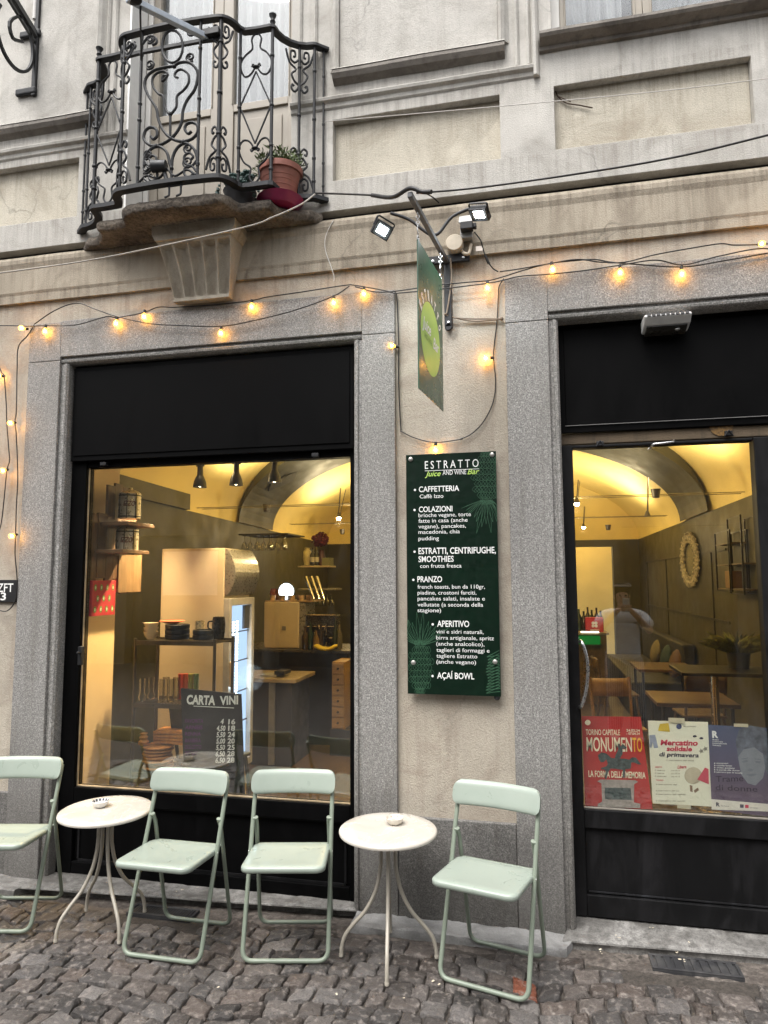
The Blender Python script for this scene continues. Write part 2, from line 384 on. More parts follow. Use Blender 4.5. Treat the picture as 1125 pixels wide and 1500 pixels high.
def smooth_path(pts, k=6, closed=False):
    """Catmull-Rom through the points"""
    P = [Vector(p) for p in pts]; n = len(P); out = []
    rng = range(n) if closed else range(n-1)
    for i in rng:
        p0 = P[(i-1) % n] if closed or i > 0 else P[i]*2-P[i+1]
        p1 = P[i]; p2 = P[(i+1) % n]; p3 = P[(i+2) % n] if closed or i+2 < n else p2*2-p1
        for j in range(k):
            t = j/k
            out.append(0.5*((2*p1)+(p2-p0)*t+(2*p0-5*p1+4*p2-p3)*t*t+(3*p1-p0-3*p2+p3)*t*t*t))
    if not closed: out.append(P[-1])
    return out
def round_path(pts, rad, k=5, closed=False):
    """polyline with rounded corners"""
    P = [Vector(p) for p in pts]; n = len(P); out = []
    for i in range(n):
        if not closed and i in (0, n-1): out.append(P[i]); continue
        a, b, c = P[(i-1) % n], P[i], P[(i+1) % n]
        da, dc = (a-b), (c-b); r = min(rad, da.length*0.49, dc.length*0.49)
        s, e = b+da.normalized()*r, b+dc.normalized()*r
        for j in range(k+1):
            t = j/k; out.append((s*(1-t)+b*t)*(1-t)+(b*(1-t)+e*t)*t)
    return out
def scroll(c, r0, r1, a0, turns, n=22):
    """2D spiral"""
    return [(c[0]+(r0+(r1-r0)*i/n)*math.cos(a0+turns*2*math.pi*i/n), c[1]+(r0+(r1-r0)*i/n)*math.sin(a0+turns*2*math.pi*i/n)) for i in range(n+1)]

# ------------------------------------------------------------------ lettering
_TX = {}
def glyphs(s, bold=0.0, shear=0.0, space=1.0):
    key = (s, bold, shear, space)
    if key in _TX: return _TX[key]
    c = bpy.data.curves.new('lettering', 'FONT'); c.body = s; c.size = 1.0; c.offset = bold; c.shear = shear; c.space_character = space; c.resolution_u = 3
    o = bpy.data.objects.new('lettering', c); C.objects.link(o)
    dg = bpy.context.evaluated_depsgraph_get(); me = bpy.data.meshes.new_from_object(o.evaluated_get(dg))
    vs = [(v.co.x, v.co.y) for v in me.vertices]; fs = [tuple(p.vertices) for p in me.polygons]
    bpy.data.objects.remove(o); bpy.data.curves.remove(c); bpy.data.meshes.remove(me)
    xs = [v[0] for v in vs] or [0, 1]
    _TX[key] = (vs, fs, min(xs), max(xs)); return _TX[key]
CAPH = 0.729
def write(mb, s, O, P1, V, bold=0.0, shear=0.0, space=1.0):
    """lettering with its baseline from O to P1; V = cap-height vector"""
    vs, fs, x0, x1 = glyphs(s, bold, shear, space)
    O, P1, V = Vector(O), Vector(P1), Vector(V); U = (P1-O)/max(1e-6, (x1-x0))
    mb.add([O+U*(x-x0)+V*(y/CAPH) for x, y in vs], fs)
def write_px(mb, s, x0, x1, yb, cap, Y, dy=0.0, **kw):
    O = at(x0, yb, Y); e = at(x1, yb+dy, Y); P1 = Vector((e.x, Y, O.z)); V = at(x0, yb-cap, Y)-O; V = Vector((0, 0, V.z))
    write(mb, s, O, P1, V, **kw)

def ribbon(mb, pts, w):
    """flat stroke in the XZ plane at the points' own Y"""
    P = [Vector(p) for p in pts]; n = len(P); L = []; Rr = []
    for i in range(n):
        t = (P[min(i+1, n-1)]-P[max(i-1, 0)]); t = Vector((t.x, 0, t.z))
        if t.length < 1e-9: t = Vector((1,0,0))
        t.normalize(); nn = Vector((-t.z, 0, t.x)); L.append(P[i]+nn*w/2); Rr.append(P[i]-nn*w/2)
    mb.add(L+Rr, [(i, i+1, n+i+1, n+i) for i in range(n-1)])

def holed(mb, x0, x1, z0, z1, y0, y1, holes):
    """wall between y0 (front) and y1 with rectangular holes"""
    xs = sorted({x0, x1, *[max(x0, min(x1, h[i])) for h in holes for i in (0, 1)]}); zs = sorted({z0, z1, *[max(z0, min(z1, h[i])) for h in holes for i in (2, 3)]})
    def solid(i, j):
        if i < 0 or j < 0 or i >= len(xs)-1 or j >= len(zs)-1: return False
        cx, cz = (xs[i]+xs[i+1])/2, (zs[j]+zs[j+1])/2
        return not any(h[0] < cx < h[1] and h[2] < cz < h[3] for h in holes)
    for i in range(len(xs)-1):
        for j in range(len(zs)-1):
            if not solid(i, j): continue
            a, b, c, d = xs[i], xs[i+1], zs[j], zs[j+1]
            mb.add([(a,y0,c),(b,y0,c),(b,y0,d),(a,y0,d)], [(0,1,2,3)])
            mb.add([(a,y1,c),(b,y1,c),(b,y1,d),(a,y1,d)], [(3,2,1,0)])
            if not solid(i-1, j): mb.add([(a,y0,c),(a,y1,c),(a,y1,d),(a,y0,d)], [(3,2,1,0)])
            if not solid(i+1, j): mb.add([(b,y0,c),(b,y1,c),(b,y1,d),(b,y0,d)], [(0,1,2,3)])
            if not solid(i, j-1): mb.add([(a,y0,c),(b,y0,c),(b,y1,c),(a,y1,c)], [(3,2,1,0)])
            if not solid(i, j+1): mb.add([(a,y0,d),(b,y0,d),(b,y1,d),(a,y1,d)], [(0,1,2,3)])
    return mb

# ================================================================== SETTING
def make_street():
    mb = MB(); tint = []
    rnd = random.Random(3)
    W, H = 1.30, 0.125
    pal = [(0.150,0.130,0.118),(0.180,0.153,0.136),(0.120,0.108,0.101),(0.215,0.19,0.172),(0.155,0.124,0.106),(0.19,0.174,0.164),(0.100,0.090,0.084),(0.26,0.238,0.222)]
    grates = [(-2.17,-1.76,-0.215,0.0), (0.45,0.87,-0.185,0.0)]
    for col in range(-5, 5):
        cx = col*W + 0.62
        for row in range(-26, 4):
            n = 12; cuts = [0]+[k+rnd.uniform(-.20,.20)+(0.5 if row % 2 else 0.0) for k in range(1, n)]+[n]
            for k in range(n):
                def P(u, r):
                    x = (u/n-0.5); y = r*0.102 - H*4*x*x
                    return Vector((cx+x*W, y+0.02+0.018*noise.noise(Vector((x*5+col, r*0.7, 2)))))
                u0, u1 = cuts[k], cuts[k+1]
                q = [P(u0,row), P(u1,row), P(u1,row+1), P(u0,row+1)]
                c = sum(q, Vector((0,0)))/4
                if c.y > -0.185+0.02*noise.noise(Vector((c.x*3, 0, 0))) or c.y < -2.3: continue
                if any(a-0.06 < c.x < b+0.06 and d-0.07 < c.y < e for a, b, d, e in grates): continue
                sh = rnd.uniform(0.93, 0.975)
                q = [c+(p-c)*sh+Vector((rnd.uniform(-.009,.009), rnd.uniform(-.009,.009))) for p in q]
                z0 = rnd.uniform(-0.005, 0.003); tx, ty = rnd.uniform(-.06,.06), rnd.uniform(-.06,.06)
                seed = rnd.uniform(0, 90); N = 9; vs = []
                for j in range(N+1):
                    for i in range(N+1):
                        u, v = i/N, j/N
                        u = 0.5-0.5*math.cos(math.pi*u); v = 0.5-0.5*math.cos(math.pi*v)
                        p = (q[0]*(1-u)+q[1]*u)*(1-v)+(q[3]*(1-u)+q[2]*u)*v
                        d = 1-(max(abs(2*u-1), abs(2*v-1)))**9
                        ed = Vector((noise.noise(Vector((p.x*40, p.y*40, seed))), noise.noise(Vector((p.x*40+9, p.y*40, seed)))))*0.009
                        # facetted, split-stone top
                        fa = abs(noise.noise(Vector((p.x*16, p.y*16, seed))))*0.011+0.0050*noise.noise(Vector((p.x*55, p.y*55, seed)))+0.004*noise.noise(Vector((p.x*110, p.y*110, seed)))
                        hgt = z0+tx*(p.x-c.x)+ty*(p.y-c.y)+0.010*d-0.014+fa
                        if i in (0, N) or j in (0, N): hgt -= 0.010
                        vs.append((p.x+ed.x, p.y+ed.y, hgt))
                fs = [(j*(N+1)+i, j*(N+1)+i+1, (j+1)*(N+1)+i+1, (j+1)*(N+1)+i) for j in range(N) for i in range(N)]
                b = mb.add(vs, fs, True)
                ring = [i for i in range(N+1)]+[(j)*(N+1)+N for j in range(1, N+1)]+[N*(N+1)+i for i in range(N-1, -1, -1)]+[j*(N+1) for j in range(N-1, 0, -1)]
                m = len(ring); low = [(vs[i][0], vs[i][1], -0.06) for i in ring]; b2 = mb.add(low, [])
                for i in range(m):
                    i2 = (i+1) % m; mb.f.append((b+ring[i2], b+ring[i], b2+i, b2+i2)); mb.sm.append(False); mb.mi.append(0)
                t = rnd.choice(pal); s = rnd.uniform(0.38, 0.82); t = tuple(x*s for x in t)
                for (rx, ry) in ((onz(758,1449,0)[:2], onz(1122,1428,0)[:2])):
                    if abs(c.x-rx) < 0.065 and abs(c.y-ry) < 0.055: t = (0.33, 0.105, 0.055)
                tint += [t]*(len(vs)+m)
    mb.tint = tint
    o = mb.build('cobblestone_street', COB); tag(o, kind='structure')
    t = NT('joint_dirt'); v = t.geo(); n = t.noise(v, 60, 6, 0.7); b = t.noise(v, 3, 4)
    c = t.ramp(n, [(0.35, (0.022,0.018,0.015)), (0.7, (0.085,0.072,0.06))])
    dm = t.bsdf(c, 0.85, 0, t.bump(n, 0.6, 0.01))
    g = MB(); g.grid(lambda u, v: Vector((-40+80*u, -40+40.6*v, -0.024)), 40, 40); o = g.build('street_ground', dm); tag(o, kind='structure')
    # mortar and small stone fillings along the wall foot
    e = MB(); rr = random.Random(5)
    def fill(u, v):
        x = -4.3+7.0*u; y = -0.235+0.25*v
        return Vector((x, y, -0.020-0.030*max(0, 1-v*3.5)+0.008*noise.noise(Vector((x*9, y*9, 1)))+0.006*noise.noise(Vector((x*31, y*31, 4)))))
    e.grid(fill, 260, 10)
    tm = NT('gutter_mortar'); v = tm.geo(); n = tm.noise(v, 40, 6, 0.7); a = tm.noise(v, 8, 5)
    c = tm.ramp(n, [(0.33, (0.03,0.026,0.022)), (0.52, (0.12,0.102,0.088)), (0.72, (0.24,0.21,0.185))]); c = tm.mix(tm.ramp(a, [(0.4, 0.6), (0.6, 0.0)]), c, (0.05, 0.04, 0.034))
    o = e.build('gutter_mortar', tm.bsdf(c, 0.7, 0, tm.bump(n, 0.8, 0.01))); tag(o, kind='structure')
make_street()

def rough_block(name, pts, z0, z1, mat, amp=0.006, seed=0, n=44, m=10, under=0.0, zb=None):
    """kerb-like stone: pts = back-left, back-right, front-right, front-left"""
    bl, br, fr, fl = [Vector((*p, 0)) for p in pts]
    mb = MB()
    def prof(v):  # across: from back over the top to the foot of the front
        return v
    def fn(u, v):
        if v <= 0.72: w = v/0.72; p = (bl*(1-u)+br*u)*(1-w)+(fl*(1-u)+fr*u)*w; z = z1+((zb-z1)*(1-w) if zb is not None else 0)
        elif v < 0.82: p = fl*(1-u)+fr*u; z = z1-0.006; p = p+Vector((0,-0.005,0))
        else: p = fl*(1-u)+fr*u; z = z1+(z0-z1)*(v-0.80)/0.20; p = p+Vector((0,-0.007+(under if v > 0.86 else 0),0))
        d = noise.noise(Vector((p.x*7, p.y*7+z*9, seed)))*amp+noise.noise(Vector((p.x*28, p.y*28+z*25, seed+3)))*amp*0.5
        return Vector((p.x, p.y-(d if v > 0.7 else 0), z+(d if v < 0.8 else 0)))
    mb.grid(fn, n, 24)
    l = [fn(0, i/24) for i in range(25)]; r = [fn(1, i/24) for i in range(25)]
    mb.poly(l+[Vector((bl.x, bl.y, z0))]); mb.poly(r+[Vector((br.x, br.y, z0))])
    return mb.build(name, mat)
o = rough_block('window_step', [(-2.79,0.115),(-0.975,0.115),(-0.95,0.012),(-2.86,-0.118)], -0.04, 0.034, STEP, 0.006, 2, 60, under=0.045); tag(o, kind='structure')
o = rough_block('door_step', [(0.155,0.15),(1.6,0.15),(1.62,0.022),(0.085,-0.055)], -0.05, 0.026, STEP, 0.004, 7, 60, under=0.012, zb=0.060); tag(o, kind='structure')
STRIP = mat_plaster('pale_cement', (0.26,0.257,0.25), (0.36,0.355,0.345), (0.08,0.075,0.07), 0.6, 0.2)
o = rough_block('wall_foot_kerb', [(-0.945,0.005),(0.15,0.005),(0.10,-0.125),(-0.945,-0.115)], -0.05, 0.022, STRIP, 0.016, 11, 60); tag(o, kind='structure')
o = rough_block('wall_foot_kerb', [(-4.3,0.005),(-2.83,0.005),(-2.87,-0.15),(-4.3,-0.15)], -0.05, 0.025, STEP, 0.014, 15, 60); tag(o, kind='structure')

# ================================================================== BUILDING
B = thing('cafe_building', 'old plastered building with granite shopfront openings, balcony and windows above', 'building', (-1.0, 0.3, 0))
# opening sizes
WX0, WX1, WZ1 = -2.80, -0.965, 3.078
DX0, DX1, DZ1 = 0.152, 1.42, 3.10
mb = MB(); holed(mb, -4.6, 3.2, -0.1, 3.50, 0.028, 0.30, [(-3.06,-0.74,-0.2,3.31), (-0.10,1.66,-0.2,3.31)])
mb.build('pier_plaster', PL_PIER, B, weld=True)
# upper strip of the ground floor, a touch proud, with a shallow cornice
mb = MB()
prof = [(0.30,3.50),(0.006,3.50),(0.006,3.55),(0.000,3.568),(0.000,3.725),(-0.008,3.755),(-0.008,3.78),(0.0,3.80),(0.09,3.805),(0.30,3.805)]
def strip(mb, prof, x0, x1, n=60, amp=0.0025):
    m = len(prof); vs = []
    for i in range(n+1):
        x = x0+(x1-x0)*i/n
        for (y, z) in prof: vs.append((x, y+noise.noise(Vector((x*3, z*6, 2)))*amp, z+noise.noise(Vector((x*2.5, z*4, 7)))*amp*1.5))
    mb.add(vs, [(i*m+k, i*m+(k+1) % m, (i+1)*m+(k+1) % m, (i+1)*m+k) for i in range(n) for k in range(m)])
    mb.poly(vs[:m]); mb.poly(vs[-m:])
strip(mb, prof, -4.6, 3.2, 120); mb.build('fascia_plaster', PL_LOW, B)
mb = MB(); strip(mb, [(0.07,3.803),(0.07,3.855),(0.2,3.855),(0.2,3.803)], -4.6, 3.2, 60, 0.004); mb.build('slot_shade_strip', BLACK_N, B)  # black strip put in the slot to stand for its shade

def surround(x0, x1, ox0, ox1, oz, joints=()):
    """granite frame: outer block with a rebate and a moulded inner arris"""
    top = 3.352
    inset = 0.050; g = 0.0012; zj = 3.098      # jambs and lintel as separate stones with thin joints
    for a_, b_ in ((x0, ox0-inset), (ox1+inset, x1)):
        mb = MB(); mb.box(a_, b_, 0.0, 0.30, 0.0, zj-g); mb.build('granite_jamb', GRANITE, B, 0.004, 2)
        mb = MB(); mb.box(a_, b_, 0.0, 0.30, zj+g, top-0.006); mb.build('granite_quoin', GRANITE, B, 0.004, 2)
    mb = MB(); mb.box(ox0-inset+0.0005, ox1+inset-0.0005, 0.0, 0.30, oz+0.042, top); mb.build('granite_lintel', GRANITE, B, 0.004, 2)
    # moulded inner fillet
    f = MB()
    for sx, xa in ((1, ox0), (-1, ox1)):
        P = [(xa-sx*inset, 0.300), (xa-sx*inset, 0.020), (xa-sx*0.030, 0.020), (xa-sx*0.024, 0.010), (xa-sx*0.010, 0.012), (xa, 0.026), (xa, 0.300)]
        vs0 = [(px, py, 0.0) for px, py in P]; f.prism(vs0, (0, 0, oz), False)
    P = [(0.300, oz+0.042), (0.018, oz+0.042), (0.018, oz+0.030), (0.010, oz+0.022), (0.014, oz+0.008), (0.028, oz), (0.300, oz)]
    f.prism([(ox0-inset+0.001, py, pz) for py, pz in P], (ox1-ox0+2*inset-0.002, 0, 0))
    f.build('granite_fillet', GRANITE, B, 0.002, 2)
surround(-3.077, -0.727, WX0, WX1, WZ1)
surround(-0.121, 1.70, DX0, DX1, DZ1)
for x0, x1, z1 in ((-0.7255, -0.1225, 0.512), (-4.6, -3.0785, 0.49), (1.7015, 3.2, 0.51)):
    mb = MB(); mb.box(x0, x1, 0.006, 0.29, 0.0, z1); mb.build('granite_plinth', GRANITE_D, B, 0.005, 2)
# masonry behind the surrounds
mb = MB(); holed(mb, -4.6, 3.2, -0.1, 3.80, 0.302, 0.62, [(WX0-0.02,WX1+0.02,-0.2,WZ1+0.02),(DX0-0.02,DX1+0.02,-0.2,DZ1+0.02)])
INT_CREAM = simple('interior_cream', (0.78,0.60,0.34), 0.6, 0, 0.05, 3)
mb.build('inner_masonry', INT_CREAM, B, weld=True)

# ---------------- shop window
GY = 0.115
win = MB()
fx0, fx1 = WX0+0.002, WX1-0.002
gz0, gz1 = 0.521, 2.43
gx0, gx1 = -2.695, -1.005
win.box(fx0, gx0, GY-0.03, GY+0.05, 0.0, 3.076); win.box(gx1, fx1, GY-0.03, GY+0.05, 0.0, 3.076)
win.box(gx0+0.0005, gx1-0.0005, GY-0.02, GY+0.05, gz1, 3.076); win.box(gx0+0.0005, gx1-0.0005, GY-0.03, GY+0.05, 0.43, gz0)
win.box(gx0+0.0005, gx1-0.0005, GY-0.005, GY+0.05, 0.10, 0.43); win.box(gx0+0.0005, gx1-0.0005, GY-0.03, GY+0.05, 0.0, 0.10)
SW = win.build('shop_window', BLACK, B, 0.004, 2)
mb = MB(); mb.box(gx0-0.01, gx1+0.01, GY+0.010, GY+0.016, gz0-0.01, gz1+0.01); mb.build('pane', GLASS, SW)
mb = MB()
mb.box(fx0+0.012, fx1-0.012, GY-0.058, GY-0.021, 2.468, 3.06)
mb.box(fx0+0.032, fx1-0.032, GY-0.064, GY-0.0585, 2.50, 3.03)
mb.build('shutter_box', BLACK, SW, 0.003, 2)
mb = MB()
for z in (0.105, 0.425): mb.box(gx0+0.03, gx1-0.03, GY-0.012, GY-0.0055, z-0.006, z+0.006)
for x in (gx0+0.03, gx1-0.03): mb.box(x-0.006, x+0.006, GY-0.0125, GY-0.0055, 0.112, 0.418)
mb.build('apron_bead', BLACK_D, SW)
mb = MB()
mb.box(gx0, gx0+0.006, GY-0.006, GY+0.004, gz0, gz1); mb.box(gx0+0.0065, gx1, GY-0.008, GY+0.004, gz0-0.001, gz0+0.006)
mb.build('glazing_bead', simple('aged_bead', (0.33,0.255,0.16), 0.5, 0, 0.3, 9), SW)
for px, py in ((152, 680), (462, 667)):
    p = at(px, py, GY-0.04); mb = MB(); mb.box(p.x-0.02, p.x+0.02, GY-0.05, GY-0.0205, p.z-0.008, p.z+0.012); mb.build('shutter_catch', IRON, SW, 0.002)
p = at(121, 960, GY-0.03); mb = MB(); mb.box(p.x-0.012, p.x+0.012, GY-0.06, GY-0.0305, p.z-0.055, p.z+0.055); mb.lathe([(0.008,0),(0.008,0.02)], (p.x, GY-0.06, p.z+0.02), 10, 'Y'); mb.build('lock_plate', BLACK_N, SW, 0.003)

# ---------------- shop door
DY = 0.14
dgx0, dgx1, dgz0, dgz1 = 0.212, 1.093, 0.575, 2.425
d = MB()
d.box(DX0+0.002, dgx0, DY-0.03, DY+0.05, 0.06, 2.44); d.box(dgx1, DX1-0.002, DY-0.03, DY+0.05, 0.06, 2.44)
d.box(dgx0+0.0005, dgx1-0.0005, DY-0.03, DY+0.05, 0.485, dgz0); d.box(dgx0+0.0005, dgx1-0.0005, DY-0.03, DY+0.05, 0.062, 0.165)
d.box(dgx0+0.0005, dgx1-0.0005, DY-0.008, DY+0.045, 0.165, 0.485); d.box(dgx0+0.0005, dgx1-0.0005, DY-0.02, DY+0.05, dgz1, 2.44)
SD = d.build('shop_door', BLACK_D, B, 0.004, 2)
mb = MB(); mb.box(dgx0-0.01, dgx1+0.01, DY+0.010, DY+0.016, dgz0-0.01, dgz1+0.01); mb.build('pane', GLASS, SD)
mb = MB(); mb.box(dgx0+0.0, dgx1, DY-0.010, DY+0.004, dgz0-0.002, dgz0+0.005); mb.build('glazing_bead', simple('white_bead', (0.22,0.20,0.17), 0.5), SD)
mb = MB(); mb.box(dgx0+0.012, dgx1-0.012, DY-0.016, DY-0.0085, 0.172, 0.178); mb.build('panel_bead', IRON, SD)
hp = [at(849, 940, 0.10), at(853, 942, 0.055), at(860, 965, 0.05), at(861, 990, 0.05), at(858, 1015, 0.05), at(852, 1034, 0.055), at(849, 1036, 0.10)]
mb = MB(); mb.tube(smooth_path(hp, 6), 0.0085, 12); mb.build('handle', STEEL, SD)
mb = MB(); mb.box(DX0+0.002, DX1-0.002, DY-0.035, DY+0.05, 2.505, 3.098); mb.box(DX0+0.03, DX1-0.05, DY-0.042, DY-0.0355, 2.545, 3.07)
mb.build('shutter_box', BLACK, SD, 0.003)
mb = MB(); mb.box(DX0+0.025, DX1-0.05, DY-0.045, DY-0.0425, 2.541, 2.544); mb.build('box_trim_line', simple('worn_edge', (0.16,0.155,0.15), 0.5), SD)
mb = MB(); mb.box(DX0+0.002, DX1-0.002, DY-0.018, DY+0.04, 2.445, 2.503)
mb.build('shutter_slat', RUST, SD, 0.004)
for px, py in ((879, 652), (1067, 637)):
    p = at(px, py, DY-0.03); mb = MB(); mb.box(p.x-0.018, p.x+0.018, DY-0.04, DY-0.0185, p.z-0.004, p.z+0.02); mb.tube([p+Vector((-0.02,-0.01,-0.008)), p+Vector((0,-0.012,0.022)), p+Vector((0.02,-0.01,-0.008))], 0.005, 6); mb.build('shutter_hook', IRON, SD, 0.002)
mb = MB(); mb.tube(smooth_path([at(953,656,DY-0.02), at(957,651,DY-0.04), at(972,649,DY-0.045), at(986,647,DY-0.04), at(987,645,DY-0.02)], 5), 0.006, 8); mb.build('shutter_pull', STEEL, SD)
p = at(1057, 631, DY-0.02)
mb = MB(); mb.lathe([(0,0),(0.058,0.0),(0.058,0.004),(0,0.004)], (p.x, DY-0.0185, p.z+0.03), 24, 'Y')
mb.build('round_sticker', simple('brown_sticker', (0.14,0.075,0.018), 0.5, 0, 0.9, 60), SD)

# ---------------- upper storey
UY = 0.0
RECESS = [(-4.5,-2.775,4.032,4.425), (-1.087,-0.125,4.035,4.41), (0.168,1.155,4.043,4.41)]
BDX0, BDX1, BDZ0 = -2.425, -1.345, 3.86
UWX0, UWX1, UWZ0 = 0.165, 1.165, 4.685
ZT = 7.2
holes = RECESS+[(BDX0,BDX1,3.84,6.2),(UWX0,UWX1,UWZ0,6.3)]
mb = MB(); holed(mb, -4.6, 3.2, 3.852, ZT, UY, UY+0.34, holes); mb.build('upper_wall', PL_UP, B, 0.006, 2, weld=True)
for a, b, c, d_ in RECESS:
    mb = MB(); mb.box(a+0.0015, b-0.0015, UY+0.048, UY+0.3, c+0.0015, d_-0.0015); mb.build('recessed_panel', PL_PANEL, B)
def hmould(mb, prof, x0, x1, n=40, amp=0.002):
    strip(mb, prof, x0, x1, n, amp)
# panel fields above the string course with their drip ledges
def wall_field(x0, x1):
    mb = MB()
    mb.box(x0, x1, -0.012, -0.001, 4.70, ZT-0.01); mb.build('panel_field', PL_UP, B, 0.004)
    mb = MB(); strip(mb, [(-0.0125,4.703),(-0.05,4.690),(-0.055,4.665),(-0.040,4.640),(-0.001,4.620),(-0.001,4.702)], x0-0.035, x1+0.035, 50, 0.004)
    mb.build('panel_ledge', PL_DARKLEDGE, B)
    mb = MB(); strip(mb, [(-0.0135,4.7045),(-0.054,4.6915),(-0.050,4.699),(-0.02,4.712),(-0.0135,4.714)], x0-0.037, x1+0.037, 50, 0.003); mb.build('ledge_lip', PL_MOULD, B)
    for xx in (x0, x1):
        mb = MB(); s = -1 if xx == x0 else 1
        mb.prism([(xx+s*0.001,-0.001,4.706),(xx+s*0.001,-0.03,4.706),(xx+s*0.018,-0.040,4.706),(xx+s*0.036,-0.028,4.706),(xx+s*0.048,-0.012,4.706),(xx+s*0.06,-0.001,4.706)], (0,0,ZT-4.72)); mb.build('panel_moulding', PL_MOULD, B)
wall_field(-1.045, -0.125); wall_field(-4.55, -2.665)
# string course that turns up beside the windows
mb = MB(); SC = [(-0.001,4.475),(-0.010,4.485),(-0.012,4.508),(-0.030,4.520),(-0.034,4.536),(-0.022,4.548),(-0.001,4.555)]
strip(mb, SC, -4.6, -2.425, 50, 0.002); mb.build('string_course', PL_MOULD, B); mb = MB(); strip(mb, SC, 1.27, 3.2, 40, 0.002); mb.build('string_course', PL_MOULD, B); mb = MB(); strip(mb, SC, -1.345, 0.062, 50, 0.002)
for xx, s in ((0.062, 1),):
    mb.prism([(xx+s*0.0005,-0.001,4.476),(xx+s*0.0005,-0.030,4.476),(xx+s*0.016,-0.034,4.476),(xx+s*0.028,-0.022,4.476),(xx+s*0.036,-0.001,4.476)], (0,0,ZT-4.49))
mb.build('string_course', PL_MOULD, B)
for xx in (-0.035, 0.028): mb = MB(); mb.prism([(xx,-0.001,4.557),(xx,-0.010,4.557),(xx+0.012,-0.016,4.557),(xx+0.022,-0.008,4.557),(xx+0.026,-0.001,4.557)], (0,0,ZT-4.6)); mb.build('pilaster_strip', PL_MOULD, B)
for xx in (-2.545, -1.30, -1.205, -2.60): mb = MB(); mb.prism([(xx,-0.001,4.557),(xx,-0.012,4.557),(xx+0.010,-0.018,4.557),(xx+0.020,-0.010,4.557),(xx+0.024,-0.001,4.557)], (0,0,ZT-4.6)); mb.build('pilaster_strip', PL_MOULD, B)
p = at(45, 20, -0.02)
# upper window on the right
mb = MB()
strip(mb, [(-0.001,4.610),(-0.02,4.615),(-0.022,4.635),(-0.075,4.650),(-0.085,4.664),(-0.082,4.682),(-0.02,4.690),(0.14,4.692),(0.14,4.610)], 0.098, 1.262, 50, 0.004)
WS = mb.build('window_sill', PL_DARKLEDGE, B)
mb = MB(); mb.box(1.262, 1.31, -0.05, -0.001, 4.55, 4.70); mb.box(1.255, 1.32, -0.03, -0.0005, 4.70, 6.2); mb.build('window_bracket', PL_MOULD, B, 0.008)
FR_TAUPE = simple('taupe_joinery', (0.29,0.255,0.205), 0.45, 0, 0.08, 6); FR_WHITE = simple('white_joinery', (0.66,0.64,0.60), 0.45, 0, 0.06, 6)
CURT = NT('pleated_curtain'); cv = CURT.geo()
cw = CURT.noise(CURT.scale(cv, (1,1,0.12)), 7.0, 4, 0.55); CURTAIN = CURT.bsdf(CURT.ramp(cw, [(0.3, (0.10,0.104,0.108)), (0.7, (0.30,0.305,0.305))]), 0.9)
def casement(x0, x1, z0, z1, y, jx, fw, mat, stile, panel_z=None, white_left=True, sm=0.06):
    """two-leaf window or french door"""
    F = MB(); F.box(x0, x0+jx, y-0.03, y+0.06, z0, z1); F.box(x1-jx, x1, y-0.03, y+0.06, z0, z1); F.box(x0+jx+0.0005, x1-jx-0.0005, y-0.03, y+0.06, z1-jx, z1)
    W = F.build('upper_window' if panel_z is None else 'balcony_door', FR_WHITE if white_left else mat, B, 0.004)
    cx = (x0+x1)/2
    for k, (a, b) in enumerate(((x0+jx+0.001, cx-0.001), (cx+0.001, x1-jx-0.001))):
        L = MB(); l, r = (fw, stile/2) if k == 0 else (stile/2, fw)
        L.box(a, a+l, y-0.015, y+0.03, z0+0.004, z1-jx-0.001); L.box(b-r, b, y-0.015, y+0.03, z0+0.004, z1-jx-0.001)
        base = z0+0.10 if panel_z is None else panel_z
        if panel_z is None: L.box(a+l, b-r, y-0.015, y+0.03, z0+0.004, z0+0.05); base = z0+0.05
        else:
            L.box(a+l, b-r, y-0.002, y+0.028, z0+0.004, panel_z-0.05); L.box(a+l, b-r, y-0.015, y+0.03, panel_z-0.05, panel_z)
            L.box(a+l+0.04, b-r-0.04, y-0.010, y-0.0025, z0+0.09, panel_z-0.11)
        # moulded edge lines on the stiles
        for xx in ((a+l-0.012), (b-r+0.004)): L.box(xx, xx+0.008, y-0.023, y-0.0155, base, z1-jx-0.02)
        lf = L.build('leaf', mat, W, 0.003)
        G = MB(); G.box(a+l-0.005, b-r+0.005, y+0.005, y+0.010, base-0.005, z1-jx-0.03); G.build('pane', GLASS_UP, W)
    Cn = MB()
    def fold(x):
        return 0.018*math.sin(x*70)+0.012*math.sin(x*163+1)
    for a, b in ((x0+jx, cx-0.10*(x1-x0)), (cx+0.03, x1-jx)):
        Cn.grid(lambda u, v: Vector((a+(b-a)*u, y+0.055+fold(a+(b-a)*u), (z0 if panel_z is None else panel_z-0.03)+(z1-z0)*v)), 70, 1)
    Cn.build('curtain', CURTAIN, W)
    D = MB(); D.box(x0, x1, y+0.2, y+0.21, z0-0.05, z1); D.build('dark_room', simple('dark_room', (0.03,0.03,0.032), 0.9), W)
casement(UWX0+0.002, UWX1-0.002, 4.688, 6.29, 0.15, 0.05, 0.035, FR_TAUPE, 0.10)
casement(BDX0+0.002, BDX1-0.002, BDZ0, 6.19, 0.20, 0.035, 0.055, FR_TAUPE, 0.155, 4.76)
mb = MB(); mb.box(BDX0-0.012, BDX0+0.0015, -0.010, 0.165, 3.87, 6.2); mb.build('white_reveal', simple('bright_white_paint', (0.80,0.79,0.76), 0.55, 0, 0.05), B, 0.002)

